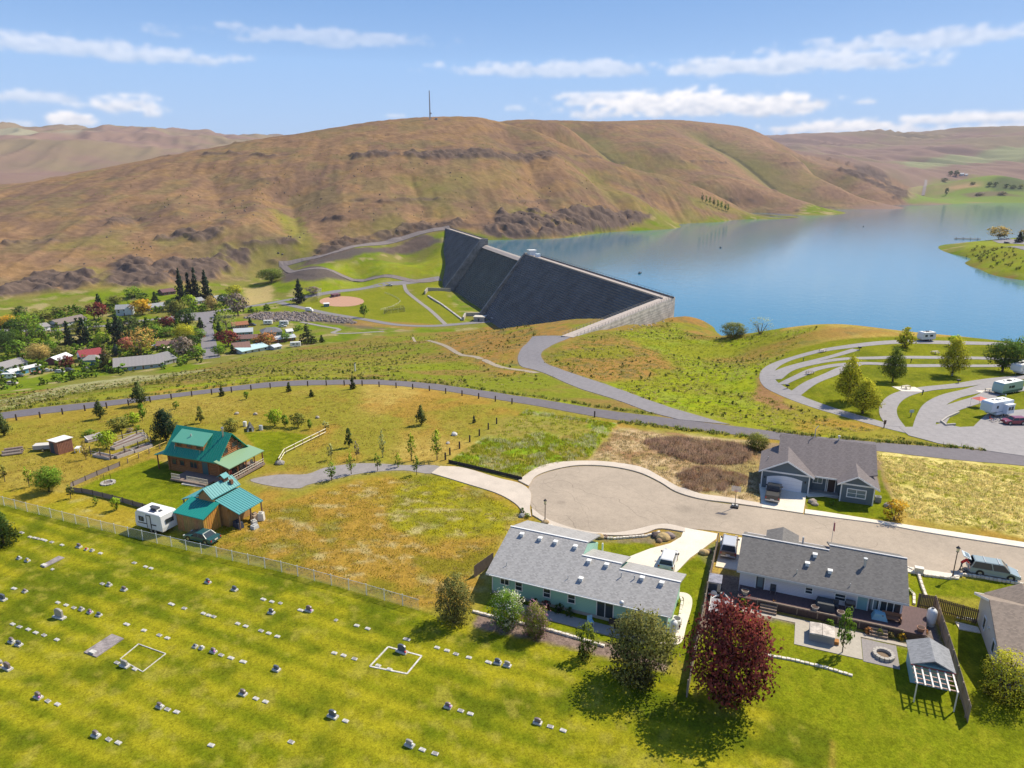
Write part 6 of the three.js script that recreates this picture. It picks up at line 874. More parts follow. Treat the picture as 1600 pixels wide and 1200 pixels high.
function car(t,{ L,W,H,belt = .95,kind,color,roofColor,rack,hatchOpen }) {
const body = paintM(color),b = mb(),h = L / 2,hw = W / 2,sill = .28;
const P0 = { sedan: { hood: .68,ws: [.95,.25],rw: [-.95,-1.55],tail: .82 },van: { hood: .78,ws: [1.55,.75],rw: [-h + .12,-h + .42],tail: .95 },suv: { hood: .92,ws: [1.05,.45],rw: [-h + .1,-h + .35],tail: .98 },pickup: { hood: .98,ws: [.95,.4],rw: [-.75,-.95],tail: .98 } }[kind],[w0,w1] = P0.ws,[r1,r0] = P0.rw[0] > P0.rw[1] ? [P0.rw[0],P0.rw[1]] : [P0.rw[1],P0.rw[0]];
const bev = .12,lower = [[-h + .08,sill],[h - .1,sill],[h,.5],[h - .06,P0.hood - .12],[w0 + .1,belt],[r0 - .02,belt],[-h + .02,P0.tail],[-h,.5]];
for (const s of [-1,1]) { const ring = lower.map(([x,y]) => [x,y,s * hw]); if (s < 0) ring.reverse(); for (let i = 1; i < ring.length - 1; i++) b.tri(ring[0],ring[i],ring[i + 1]); }
for (let i = 0; i < lower.length; i++) { const [x0,y0] = lower[i],[x1,y1] = lower[(i + 1) % lower.length]; b.quad([x0,y0,-hw],[x0,y0,hw],[x1,y1,hw],[x1,y1,-hw]); }
b.to('body',body,t);
const tw = hw - .17,cb = mb();
cb.hull([[r1 - .02,H - .07,-tw],[w1 + .02,H - .07,-tw],[w1 + .02,H - .07,tw],[r1 - .02,H - .07,tw]],[[r1 + .08,H,-tw + .1],[w1 - .08,H,-tw + .1],[w1 - .08,H,tw - .1],[r1 + .08,H,tw - .1]]);
for (const s of [-1,1]) { for (const [xa,xb] of [[w0,w1],[r0,r1],[lerp(w0,r0,.45),lerp(w1,r1,.42)]]) { cb.hull([[xa - .05,belt - .02,s * (hw - .03)],[xa + .05,belt - .02,s * (hw - .03)],[xa + .05,belt - .02,s * (hw - .12)],[xa - .05,belt - .02,s * (hw - .12)]],[[xb - .05,H - .06,s * tw],[xb + .05,H - .06,s * tw],[xb + .05,H - .06,s * (tw - .09)],[xb - .05,H - .06,s * (tw - .09)]]); } }
cb.to('roof',roofColor ? paintM(roofColor) : body,t);
const gq = (a,c,d,e) => { const g = mb(); g.quad(a,c,d,e); g.to('window',glass,t); };
gq([w0,belt,-hw + .06],[w0,belt,hw - .06],[w1,H - .06,tw - .02],[w1,H - .06,-tw + .02]); if (!hatchOpen) gq([r0,belt,hw - .06],[r0,belt,-hw + .06],[r1,H - .06,-tw + .02],[r1,H - .06,tw - .02]);
const mx = [w0,lerp(w0,r0,.45),r0],mt = [w1,lerp(w1,r1,.42),r1]; for (const s of [-1,1]) for (let i = 0; i < 2; i++) gq([mx[i],belt,s * (hw - .05)],[mx[i + 1],belt,s * (hw - .05)],[mt[i + 1],H - .07,s * (tw - .02)],[mt[i],H - .07,s * (tw - .02)]);
if (kind === 'pickup') { mb().box(-h + .12,belt - .5,-hw + .12,r0 - .1,belt + .004,hw - .12).to('bed',black,t); for (const s of [-1,1]) mb().box(-h + .02,belt - .02,s * (hw - .13),r0,belt + .07,s * hw).to('bed_side',body,t); mb().box(-h,.5,-hw + .05,-h + .1,belt + .05,hw - .05).to('tailgate',body,t); }
for (const s of [-1,1]) { mb().box(h - .1,P0.hood - .22,s * (hw - .1),h + .0,P0.hood - .06,s * (hw - .42)).to('headlight',headLamp,t); mb().box(-h - .015,P0.tail - .28,s * (hw - .02),-h + .1,P0.tail - .05,s * (hw - .2)).to('tail_light',redLamp,t); mb().box(w0 - .18,belt - .03,s * (hw + .0),w0 - .02,belt + .14,s * (hw + .2)).to('mirror',kind === 'suv' ? black : body,t); }
mb().box(-h - .05,.36,-hw + .06,-h + .06,.54,hw - .06).to('bumper',kind === 'sedan' ? body : kind === 'van' ? body : steel,t); mb().box(h - .12,.34,-hw + .06,h + .04,.52,hw - .06).to('bumper',kind === 'pickup' ? steel : body,t); mb().box(-h - .062,.56,-.26,-h - .01,.7,.26).to('number_plate',offWhite,t);
const wheelR = kind === 'sedan' ? .95 : 1.05; wheels(t,[-L * .29,L * .31],W,wheelR); for (const x of [-L * .29,L * .31]) for (const s of [-1,1]) { const a = mb(); a.tube([x,.36,s * (hw - .25)],[x,.36,s * (hw + .008)],.42 * wheelR,.42 * wheelR,14); a.to('wheel_arch',black,t); }
if (rack) for (const x of [-1.1,.3]) mb().box(x - .03,H,-tw + .05,x + .03,H + .06,tw - .05).to('roof_bar',steel,t);
return t;
}
function headingTo(a,b) { return Math.atan2(-(b.z - a.z),b.x - a.x); }
function carBy(nearRear,nearFront,o,label,name,cat) { const a = P(...nearRear),b = P(...nearFront),m = a.clone().add(b).multiplyScalar(.5),turn = headingTo(a,b); const off = V(Math.sin(turn),0,Math.cos(turn)).multiplyScalar(o.side * o.W / 2 * .9); m.add(off); m.y = groundY(m.x,m.z) + (o.up || .07); return car(thing(name,label,cat || 'car',m,turn),o); }
const van = carBy([1531.8,900.5],[1574.5,908],{ L: 5.1,W: 1.95,H: 1.78,kind: 'van',color: [.30,.37,.38],side: -1,rack: 1,hatchOpen: 1 },'silver blue minivan with raised tailgate parked at the kerb','minivan','minivan');
{ const g = mb(); g.slab([-2.5,1.82,-.75],[-2.5,1.82,.75],[-3.35,2.15,.7],[-3.35,2.15,-.7],.1); const d = g.to('tailgate',paintM([.62,.68,.70]),van,'raised pale tailgate'); mb().slab([-2.62,1.89,-.55],[-2.62,1.89,.55],[-3.05,2.06,.5],[-3.05,2.06,-.5],.03).to('tailgate_window',glassLight,d); mb().box(-2.5,.45,-.8,-1.6,1.0,.8).to('boot_floor',black,van); }
carBy([321.5,852],[296,846],{ L: 4.7,W: 1.8,H: 1.36,belt: .86,kind: 'sedan',color: [.018,.085,.095],side: 1 },'dark green coupe parked beside the cedar barn','coupe');
function carAlong(rear,front,o,label,name,cat) { const a = P(...rear),b = P(...front),turn = headingTo(a,b),d = V(Math.cos(turn),0,-Math.sin(turn)),m = a.clone().addScaledVector(d,o.L / 2); m.y = groundY(m.x,m.z) + (o.up || .15); return car(thing(name,label,cat || 'car',m,turn),o); }
carAlong([1205.5,788],[1209.5,766],{ L: 5.7,W: 1.98,H: 1.85,belt: 1.12,kind: 'pickup',color: [.03,.033,.037] },'black pickup truck with open bed in the driveway of the blue grey house','pickup_truck','pickup truck');
carAlong([1136.5,876],[1141.5,842],{ L: 4.9,W: 1.9,H: 1.8,belt: 1.08,kind: 'suv',color: [.22,.13,.075],roofColor: [.52,.54,.58] },'bronze sport utility car with pale roof beside the charcoal roofed house','family_car');
carAlong([1039,897],[1047,874],{ L: 4.3,W: 1.8,H: 1.6,belt: 1.0,kind: 'suv',color: [.72,.72,.72] },'small white car on the concrete driveway of the pale green house','white_car');
carAlong([1600,663],[1585,663],{ L: 4.4,W: 1.8,H: 1.5,kind: 'suv',color: [.25,.02,.05] },'dark red car at the right edge beside the campground apron','red_car');
function trailer(label,near0,near1,W,H,o = {}) {
const a = P(...near0),b = P(...near1),turn = headingTo(a,b),L = o.L || Math.hypot(b.x - a.x,b.z - a.z),dir = V(Math.cos(turn),0,-Math.sin(turn)),zz = V(Math.sin(turn),0,Math.cos(turn)); const m = a.clone().addScaledVector(dir,L / 2).addScaledVector(zz,-W / 2); m.y = groundY(m.x,m.z) + .1;
const t = thing('travel_trailer',label,'travel trailer',m,turn),h = L / 2,w = W / 2,f = .55,bm = plain(o.color || [.74,.74,.74],.35);
const pf = o.fifth ? [[-h,1.35],[-h + 1.7,1.35],[-h + 1.75,f],[h,f],[h,H - .12],[h - .15,H],[-h + .25,H],[-h,H - .3]] : [[-h + .1,f],[h - .05,f],[h,f + .5],[h - .1,H - .1],[h - .25,H],[-h + .55,H],[-h + .2,H - .3],[-h,f + .55]];
const g = new THREE.Shape(); pf.forEach(([x,y],i) => i ? g.lineTo(x,y) : g.moveTo(x,y)); const ex = new THREE.ExtrudeGeometry(g,{ depth: W - .12,bevelEnabled: true,bevelSize: .05,bevelThickness: .06,bevelSegments: 2 }); ex.translate(0,0,-W / 2 + .06); mb().geo(ex).to('body',bm,t);
mb().box(-h + .45,H + .04,-w + .1,h - .2,H + .075,w - .1).to('roof',plain([.82,.82,.80],.6),t); if (o.skirt) { mb().box(o.fifth ? -h + 1.9 : -h + .3,f - .2,w - .03,h - .1,f + .38,w + .015).to('skirt',plain(o.skirt,.5),t); }
const hatch = (x,z,s) => mb().cbox(x,H + .07,z,.42 * s,.12,.42 * s).to('roof_vent',darkGrey,t); hatch(-h * .35,-.3,1); mb().cbox(.1,H + .07,0,.95,.26,.7).to('air_conditioner',o.ac || darkGrey,t); hatch(h * .5,.15,.9); if (o.panel) mb().box(-.2,H + .08,.35,.9,H + .11,.95).to('solar_panel',plain([.02,.025,.05],.2),t);
for (const [x,y,ww,hh] of o.windows || [[-h * .55,1.75,.7,.5],[h * .35,1.75,1.0,.55]]) windowOn(t,x,y,w + .012,ww,hh,0,{ frame: black,t: .05 }); if (o.door !== undefined) { doorOn(t,o.door,f + .1,w + .012,.62,1.75,0,offWhite,{ frame: darkGrey }); }
if (o.stripe) mb().hull([[-h * .8,f + .5,w + .012],[h * .6,f + .62,w + .012],[h * .6,f + .62,w + .02],[-h * .8,f + .5,w + .02]],[[-h * .8,f + .62,w + .012],[h * .6,f + .8,w + .012],[h * .6,f + .8,w + .02],[-h * .8,f + .62,w + .02]]).to('stripe',plain(o.stripe,.4),t);
if (o.endWin) windowOn(t,(o.endWin > 0 ? h + .05 : -h - .02),1.75,0,1.1,.5,o.endWin > 0 ? Math.PI / 2 : -Math.PI / 2,{ frame: darkGrey,t: .05 });
for (const x of [h * .12,h * .12 + .8]) for (const s of [-1,1]) { const k = part('wheel',wheelGeo,rubber,t); k.position.set(x,.32,s * (w - .12)); part('rim',rimGeo,steel,k); } mb().tube([-h,.5,0],[-h - (o.fifth ? -.3 : 1.1),.45,0],.06).to('hitch',black,t); mb().tube([-h - (o.fifth ? -.6 : .9),.05,0],[-h - (o.fifth ? -.6 : .9),.6,0],.05).to('jack',steel,t);
mb().box(-h + (o.fifth ? 1.8 : .2),.38,-w + .2,h - .1,.56,w - .2).to('chassis',black,t); return t;
}
trailer('white travel trailer with black roof hatches parked at the left of the cedar barn',[214,827],[255,838.5],2.5,2.75,{ windows: [[-1.2,1.75,.75,.55]],door: .15,stripe: [.03,.03,.035],panel: 1,endWin: 1 });
trailer('pale green travel trailer with white roof beside the campground picnic table',[1565,618],[1597,612.5],2.5,2.75,{ color: [.36,.50,.46],skirt: [.06,.14,.12],windows: [[-1.3,1.75,.4,.42],[-.45,1.75,.42,.42],[.15,1.75,.4,.42]] });
const fifth = trailer('white fifth wheel camper with slide-out room at the campground apron',[1547,654],[1580,649],2.5,3.3,{ fifth: 1,color: [.62,.70,.76],windows: [[-1.6,2.3,.4,.5]],stripe: [.2,.28,.36],ac: offWhite });
{ const s = mb(); s.box(.3,.75,1.2,2.5,2.7,2.1); const sl = s.to('slide_out',plain([.66,.74,.80],.4),fifth); windowOn(sl,.95,1.9,2.11,.5,.6,0,{ frame: darkGrey,t: .04 }); windowOn(sl,1.8,1.9,2.11,.5,.7,0,{ frame: darkGrey,t: .04 }); mb().box(.2,2.7,1.2,2.6,2.78,2.2).to('slide_roof',white,sl); }
trailer('white travel trailer by the lake shore at the far campground road',[1440,534],[1461,533.5],2.4,2.7,{ windows: [[-1,1.7,.7,.5],[.8,1.7,.9,.5]] });
trailer('white camper cut by the right edge of the campground',[1593,588],[1612,584],2.5,3.0,{ fifth: 1,windows: [[-1.4,1.9,.5,.6]] });
{ const a = P(1116,925),t = thing('covered_cart','dark utility cart under a grey patched roof behind the board fence','utility vehicle',a,1.22); mb().box(-1.2,.3,-.65,1.2,.85,.65).to('body',black,t); mb().slab([-.9,1.75,-.72],[-.9,1.75,.72],[.9,1.8,.72],[.9,1.8,-.72],.08).to('canopy',M([.36,.36,.42],{ map: rep(stainTex,.4) }),t); for (const x of [-.8,.8]) for (const s of [-.62,.62]) mb().tube([x,.8,s],[x,1.72,s],.03).to('canopy_post',offWhite,t); wheels(t,[-.75,.75],1.45,.9); mb().tube([-1.4,.65,0],[-1.25,.65,0],.33,.33,12).to('spare_wheel',offWhite,t); mb().box(-1.3,.35,-.6,-1.2,.55,.6).to('bumper',offWhite,t);
const b = P(1126,952),u = thing('utility_trailer','white framed utility trailer with V tongue beside the maroon tree','trailer',b,1.22); mb().box(-1.8,.45,-1.1,1.1,.53,1.1).to('deck',M([.34,.33,.36],{ map: grit }),u); for (const s of [-1,1]) { mb().hull([[1.05,.4,s * 1.1],[1.05,.4,s * .98],[2.6,.4,s * .04],[2.6,.4,s * .1]],[[1.05,.55,s * 1.1],[1.05,.55,s * .98],[2.6,.55,s * .04],[2.6,.55,s * .1]]).to('tongue_bar',white,u); mb().box(-1.8,.5,s * 1.1,1.1,.75,s * 1.16).to('side_rail',offWhite,u); } wheels(u,[-.4],2.5,.9); mb().box(-1.75,.53,.4,-.9,.7,1).to('ramp',white,u); }
{ const turn = van.rotation.y,p = V(-3.25,0,.15).applyAxisAngle(V(0,1,0),turn).add(van.position); p.y = groundY(p.x,p.z) + .06; const t = thing('person','person in a red jacket and dark trousers leaning into the back of the minivan','person',p,turn);
const B = [[[0,.95,-.09],[.02,.5,-.11],.095,.065],[[.02,.5,-.11],[-.05,.08,-.12],.062,.045],[[0,.95,.09],[-.04,.5,.12],.095,.065],[[-.04,.5,.12],[-.16,.08,.13],.062,.045],[[-.05,.06,-.12],[.14,.045,-.13],.05,.04],[[-.16,.06,.13],[.03,.045,.14],.05,.04],[[0,.98,0],[.2,1.2,0],.15,.16],[[.2,1.2,0],[.42,1.38,0],.16,.15],[[.4,1.4,-.19],[.52,1.16,-.22],.058,.045],[[.52,1.16,-.22],[.74,1.05,-.18],.042,.034],[[.4,1.4,.19],[.55,1.18,.22],.058,.045],[[.55,1.18,.22],[.76,1.08,.16],.042,.034],[[.4,1.4,-.19],[.4,1.4,.19],.075,.075],[[.44,1.42,0],[.54,1.5,0],.055,.052]];
for (const s of [-1,1]) { const hx = s < 0 ? [.74,1.05,-.18] : [.76,1.08,.16]; B.push([hx,[hx[0] + .08,hx[1] - .02,hx[2]],.036,.03]); for (let f = 0; f < 4; f++) B.push([[hx[0] + .08,hx[1] - .015,hx[2] + (f - 1.5) * .019],[hx[0] + .15 - Math.abs(f - 1.3) * .012,hx[1] - .05,hx[2] + (f - 1.5) * .021],.0095,.008]); B.push([[hx[0] + .03,hx[1] - .01,hx[2] - s * .03],[hx[0] + .09,hx[1] - .04,hx[2] - s * .055],.011,.009]); }
const field = (bones,lo,hi,cellS,k,extra) => { const nx = Math.ceil((hi[0] - lo[0]) / cellS),ny = Math.ceil((hi[1] - lo[1]) / cellS),nz = Math.ceil((hi[2] - lo[2]) / cellS); return { nx,ny,nz,f: (x,y,z) => { let s = 0; for (const [a,b,r0,r1] of bones) { const ex = b[0] - a[0],ey = b[1] - a[1],ez = b[2] - a[2],l = ex * ex + ey * ey + ez * ez,q = clamp(((x - a[0]) * ex + (y - a[1]) * ey + (z - a[2]) * ez) / l),d = Math.hypot(x - a[0] - ex * q,y - a[1] - ey * q,z - a[2] - ez * q) - lerp(r0,r1,q); s += Math.exp(-k * d); } return -Math.log(s) / k; } }; };
const { MarchingCubes } = await import('three/addons/objects/MarchingCubes.js');
const meshOf = (bones,k,res,c,size) => { const F2 = field(bones,[0,0,0],[1,1,1],.1,k); const mc = new MarchingCubes(res,barkMat,false,false,400000); mc.isolation = 0; const n = mc.size; for (let z = 0; z < n; z++) for (let y = 0; y < n; y++) for (let x = 0; x < n; x++) mc.field[x + y * n + z * n * n] = -F2.f(c[0] + (x - n / 2) / (n / 2) * size,c[1] + (y - n / 2) / (n / 2) * size,c[2] + (z - n / 2) / (n / 2) * size); mc.update(); const g = new THREE.BufferGeometry(),cnt = mc.count; g.setAttribute('position',new THREE.BufferAttribute(mc.positionArray.slice(0,cnt * 3),3)); g.setAttribute('normal',new THREE.BufferAttribute(mc.normalArray.slice(0,cnt * 3),3)); g.scale(size,size,size); g.translate(...c); return g; };
const body = meshOf(B,45,72,[.28,.82,0],.9),headB = [[[.62,1.6,0],[.6,1.64,0],.098,.1],[[.66,1.55,0],[.68,1.54,0],.07,.06],[[.72,1.58,0],[.735,1.565,0],.016,.014],[[.61,1.58,.1],[.6,1.6,.1],.018,.016],[[.61,1.58,-.1],[.6,1.6,-.1],.018,.016],[[.54,1.49,0],[.6,1.55,0],.055,.06]];
const headG = meshOf(headB,70,44,[.62,1.58,0],.2); const full = mergeGeometries([body,headG]); const cols = new Float32Array(full.attributes.position.count * 3),pp = full.attributes.position; for (let i = 0; i < pp.count; i++) { const x = pp.getX(i),y = pp.getY(i); let c = [.42,.25,.18]; if (i < body.attributes.position.count) { if (y < .09) c = [.03,.03,.03]; else if (y < .93 - (x - .0) * .4 && x < .25) c = [.035,.04,.06]; else if (x < .72) c = [.55,.02,.02]; } cols.set(c,i * 3); } full.setAttribute('color',new THREE.BufferAttribute(cols,3)); part('body',full,new THREE.MeshStandardMaterial({ vertexColors: true,roughness: .8 }),t);
const hair = new THREE.SphereGeometry(.108,16,10,0,6.3,0,1.75); hair.rotateZ(.35); hair.translate(.595,1.645,0); part('hair',hair,plain([.07,.04,.025],.8),t); for (const s of [-1,1]) { const e = new THREE.SphereGeometry(.012,8,6); e.translate(.703,1.61,s * .036); part('eye',e,white,t); } mb().box(.722,1.528,-.022,.736,1.535,.022).to('mouth',plain([.3,.08,.07],.6),t);
}
{ const p = P(1505,893); const t = thing('hand_cart','thin folding hand cart standing behind the open minivan','cart',V(p.x,groundY(p.x,p.z) + .06,p.z),van.rotation.y); for (const s of [-.25,.25]) mb().tube([0,.1,s],[-.35,1.0,s],.022).to('frame_bar',steel,t); mb().box(-.05,.06,-.28,.4,.1,.28).to('toe_plate',darkGrey,t); mb().tube([-.35,1,-.25],[-.35,1,.25],.022).to('handle',darkGrey,t); for (const s of [-.3,.3]) { const k = part('wheel',wheelGeo,rubber,t); k.scale.setScalar(.35); k.position.set(0,.12,s); } }
for (const [x,y,lb] of [[1000,427,'small dark fishing boat on the lake nearest the dam'],[1126,387,'small dark fishing boat in the middle of the lake'],[1349,354,'small dark boat on the far half of the lake']]) { const p = PH(x,y,WATER),t = thing('fishing_boat',lb,'boat',p,1.1,'fishing boats on the lake'); mb().hull([[-2.2,-.2,-.5],[1.4,-.2,-.5],[2.4,.1,0],[1.4,-.2,.5],[-2.2,-.2,.5]],[[-2.3,.6,-.95],[1.5,.65,-.9],[3,.8,0],[1.5,.65,.9],[-2.3,.6,.95]]).to('hull',plain([.06,.07,.08],.5),t); mb().box(-1.2,.5,-.6,-.8,.8,.6).to('seat',offWhite,t); mb().box(-2.6,.2,-.2,-2.25,1.2,.2).to('outboard_motor',black,t); mb().hull([[-.9,.6,-.2],[-.5,.6,-.2],[-.5,.6,.2],[-.9,.6,.2]],[[-.85,1.5,-.14],[-.6,1.5,-.14],[-.6,1.5,.14],[-.85,1.5,.14]]).to('cover',darkGrey,t); }
{ const a = PH(1491,372.5,WATER + .6),b = PH(1532,373.5,WATER + .6),d = thing('boat_dock','narrow brown boat dock reaching from the peninsula into the lake','dock',V(0,0,0)); const L = a.distanceTo(b),t = headingTo(a,b); const m = mb(); m.m = T4(a.x,a.y,a.z,t); m.box(0,-.2,-1.2,L,.3,1.2); m.to('walkway',wood([.30,.22,.15]),d); for (let x = 2; x < L; x += 7) for (const s of [-1.2,1.2]) { const q = mb(); q.m = T4(a.x,a.y,a.z,t); q.tube([x,-3,s],[x,1.4,s],.16); q.to('pile',barkMat,d); } }
const woodVars = (c,n = 5,d = .12) => { reseed(900 + Math.round(c[0] * 1000)); return Array.from({ length: n },() => { const k = 1 + rr(-d,d); return wood(c.map(v => v * k)); }); };
function alongGround(q,step) { const pts = toP(q),out = []; let carry = 0; for (let i = 0; i < pts.length - 1; i++) { const a = pts[i],b = pts[i + 1],l = Math.hypot(b.x - a.x,b.z - a.z),turn = headingTo(a,b); for (let d = carry; d < l; d += step) { const t = d / l,x = lerp(a.x,b.x,t),z = lerp(a.z,b.z,t); out.push({ x,z,y: groundY(x,z),turn }); } carry = (carry - l) % step; if (carry < 0) carry += step; } return out; }
function boardFence(q,label,h,mats,{ bw = .16,post = 2.4,postM,gap = .012 } = {}) {
const f = thing('board_fence',label,'fence',V(0,0,0)); const geo = [0,1,2].map(i => mb().box(-bw / 2 + gap,-.1,-.012,bw / 2 - gap,h + i * .015,.012).get());
alongGround(q,bw).forEach((s,i) => { const m = part('board',geo[(i * 7) % 3],mats[(i * 5 + (i >> 2)) % mats.length],f); m.position.set(s.x,s.y,s.z); m.rotation.y = s.turn; });
const pg = mb().box(-.06,-.1,.012,.06,h + .08,.13).get(); alongGround(q,post).forEach(s => { const m = part('post',pg,postM || mats[0],f); m.position.set(s.x,s.y,s.z); m.rotation.y = s.turn; });
const pts = toP(q); for (let i = 0; i < pts.length - 1; i++) { const a = pts[i],b = pts[i + 1],l = Math.hypot(b.x - a.x,b.z - a.z); for (const y of [.3,h - .3]) { const m = mb(); m.m = T4(a.x,a.y,a.z,headingTo(a,b)); m.box(0,y,.013,l,y + .09,.055); m.to('rail',mats[0],f); } } return f;
}
boardFence([[1121.5,853],[1109,908],[1098,966],[1083,1040],[1074,1090]],'weathered board fence between the pale green house lawn and the deck house',1.75,woodVars([.36,.29,.23]),{});
boardFence([[1433,949],[1459,953.5]],'short grey brown board fence beside the deck house tank',1.7,woodVars([.20,.15,.12]));
boardFence([[1459,954],[1489,1048],[1512,1130]],'long wooden board fence running from the deck house towards the shed',1.75,woodVars([.40,.30,.22]));
boardFence([[1460,955.5],[1526,975]],'dark slatted wooden fence joining the long board fence to the tan roofed house',1.7,woodVars([.17,.11,.075]),{ bw: .17,gap: .018 });
function railFence(q,label,h,m,{ rails = [.4,.9],post = 2.4,r = .05,name = 'rail_fence',pm } = {}) { const f = thing(name,label,'fence',V(0,0,0)); const pg = mb().box(-.06,-.1,-.06,.06,h,.06).get(); alongGround(q,post).forEach(s => { const k = part('post',pg,pm || m,f); k.position.set(s.x,s.y,s.z); k.rotation.y = s.turn; }); const pts = toP(q); for (let i = 0; i < pts.length - 1; i++) for (const y of rails) mb().tube([pts[i].x,pts[i].y + y,pts[i].z],[pts[i + 1].x,pts[i + 1].y + y,pts[i + 1].z],r,r,5).to('rail',m,f); return f; }
railFence([[435.6,725],[444.6,710],[478,693],[509,677.5]],'cream painted rail fence along the right side of the log house lawn',1.05,plain([.74,.68,.50],.6),{ rails: [.35,.95],r: .075,pm: wood([.3,.22,.15]) });
railFence([[200,724],[230,710],[260.6,696.5]],'yellow rail fence with stones left of the log house',.9,plain([.62,.45,.08],.6),{ rails: [.8],r: .05,pm: wood([.3,.22,.15]) });
{
const meshTex = (() => { const n = 64,d = new Uint8Array(n * n * 4).fill(255); for (let y = 0; y < n; y++) for (let x = 0; x < n; x++) { const a = (x + y) % 32,b = (x - y + 64) % 32; const on = a < 5 || b < 5 ? 255 : 0; const o = (y * n + x) * 4; d[o] = d[o + 1] = d[o + 2] = on; } const t = new THREE.DataTexture(d,n,n,THREE.RGBAFormat); t.wrapS = t.wrapT = THREE.RepeatWrapping; t.magFilter = THREE.LinearFilter; t.minFilter = THREE.LinearMipmapLinearFilter; t.generateMipmaps = true; t.needsUpdate = true; t.repeat.set(7,7); return t; })();
const wire = new THREE.MeshStandardMaterial({ color: rgb(.55,.58,.58),roughness: .5,metalness: .4,alphaMap: meshTex,transparent: true,side: THREE.DoubleSide });
const wireFence = (q,label,h,step,pm,o = {}) => { const f = thing(o.name || 'chain_link_fence',label,'fence',V(0,0,0)); const pg = mb().tube([0,-.1,0],[0,h + .12,0],o.r || .045,o.r || .045,6).get(); alongGround(q,step).forEach(s => { const k = part('post',pg,pm,f); k.position.set(s.x,s.y,s.z); }); const pts = toP(q); const pos = [],uv = [],id = []; let L = 0; pts.forEach((p,i) => { if (i) L += Math.hypot(p.x - pts[i - 1].x,p.z - pts[i - 1].z); pos.push(p.x,p.y,p.z,p.x,p.y + h,p.z); uv.push(L,0,L,h); if (i) { const b = i * 2; id.push(b - 2,b,b - 1,b - 1,b,b + 1); } }); const g = new THREE.BufferGeometry(); g.setAttribute('position',new THREE.Float32BufferAttribute(pos,3)); g.setAttribute('uv',new THREE.Float32BufferAttribute(uv,2)); g.setIndex(id); g.computeVertexNormals(); part('wire_mesh',g,o.wire || wire,f); for (let i = 0; i < pts.length - 1; i++) mb().tube([pts[i].x,pts[i].y + h,pts[i].z],[pts[i + 1].x,pts[i + 1].y + h,pts[i + 1].z],.022,.022,5).to('top_rail',pm,f); return f; };
wireFence([[-140,753],[0,788.5],[100,814],[200,838.5],[330,868.5],[440,893.5],[560,926],[655,954]],'chain link fence along the upper edge of the cemetery',1.35,2.4,plain([.72,.73,.72],.5));
const dens = new THREE.MeshStandardMaterial({ color: rgb(.23,.19,.18),roughness: .8,side: THREE.DoubleSide });
wireFence([[187.5,728.5],[150,744],[112,761],[111,768],[139,772],[172,780],[191,785],[232,797]],'low grey brown picket screen fence around the left log house lawn',.75,2.1,wood([.10,.08,.07]),{ name: 'screen_fence',wire: dens,r: .06 });
wireFence([[701,723],[740,732],[780,741.5],[816,750.5]],'black silt fence along the lower edge of the vacant green lot',.55,2.2,wood([.10,.08,.07]),{ name: 'silt_fence',wire: new THREE.MeshStandardMaterial({ color: rgb(.03,.028,.03),roughness: .8,side: THREE.DoubleSide }),r: .04 });
wireFence([[595,484.5],[612,480],[622,475],[626,471],[621,467],[612,462],[601,458]],'pale outfield fence curving round the ball field',1.2,6,white,{ name: 'outfield_fence',wire: new THREE.MeshStandardMaterial({ color: rgb(.6,.6,.5),roughness: .6,alphaMap: meshTex,transparent: true,side: THREE.DoubleSide }) });
wireFence([[497,472],[496.5,466],[503,462]],'tall backstop net behind home plate of the ball field',7,5,galv,{ name: 'backstop' });
wireFence([[600,491],[633,487],[630,483.5],[606,486.5],[600,491]],'dark batting cage net beside the outfield fence',3.4,6,galv,{ name: 'batting_cage',wire: new THREE.MeshStandardMaterial({ color: rgb(.05,.05,.05),roughness: .6,alphaMap: meshTex,transparent: true,side: THREE.DoubleSide }) });
}
{ const q = [[26,657],[63,653],[98,647.5],[133,642],[167,638],[201,633.5],[235,628.5],[268,624],[300,619.5],[331,616.5],[362,613],[392.5,610],[422.5,607],[452,605],[481,603.5],[510,602.5],[538,602.5],[566,602.5],[592.5,604.5],[619,606],[645,608],[671,611],[696.5,615],[722,618.5],[748,623],[774,627.3],[800,631.3],[929,652],[776,662.5],[763,671],[749,681],[734,690.6],[718,701],[703,711],[696,718.5]];
const dark = wood([.075,.05,.04]); const first = thing('timber_post','dark timber post beside the asphalt path, first from the left','post',P(...q[0]),0,'timber posts along the path and lot edge'); mb().tube([0,-.1,0],[0,1.25,0],.15,.14,8).to('shaft',dark,first); mb().tube([0,1.25,0],[0,1.31,0],.12,.08,8).to('cap',dark,first);
q.slice(1).forEach((a,i) => copyOf(first,P(...a),i,i >= 27 ? `dark timber post along the left edge of the green lot, ${nth[i - 27]} from the top` : i === 26 ? 'lone short timber post at the back edge of the green lot' : `dark timber post beside the asphalt path, ${nth[i + 1]} from the left`)); }
function lampPost(x,y,topY,label) { const p = P(x,y),h = heightTo(p,topY),t = thing('street_lamp',label,'street lamp',p); mb().tube([0,-.1,0],[0,.5,0],.12,.09,10).to('base',plain([.07,.045,.035],.5),t); mb().tube([0,.5,0],[0,h - .75,0],.06,.05,8).to('pole',plain([.07,.045,.035],.5),t); const l = mb().tube([0,h - .75,0],[0,h - .3,0],.13,.2,8).to('lantern',plain([.75,.68,.45],.3),t); mb().tube([0,h - .3,0],[0,h - .08,0],.26,.05,8).tube([0,h - .08,0],[0,h,0],.03).to('lantern_cap',plain([.06,.05,.045],.5),l); mb().tube([0,h - .8,0],[0,h - .74,0],.16,.16,8).to('collar',plain([.06,.05,.045],.5),t); return t; }
lampPost(851.5,815,779,'slim street lamp at the lower left rim of the turning circle'); lampPost(1488,903,852.5,'brown street lamp on the lawn edge behind the minivan');
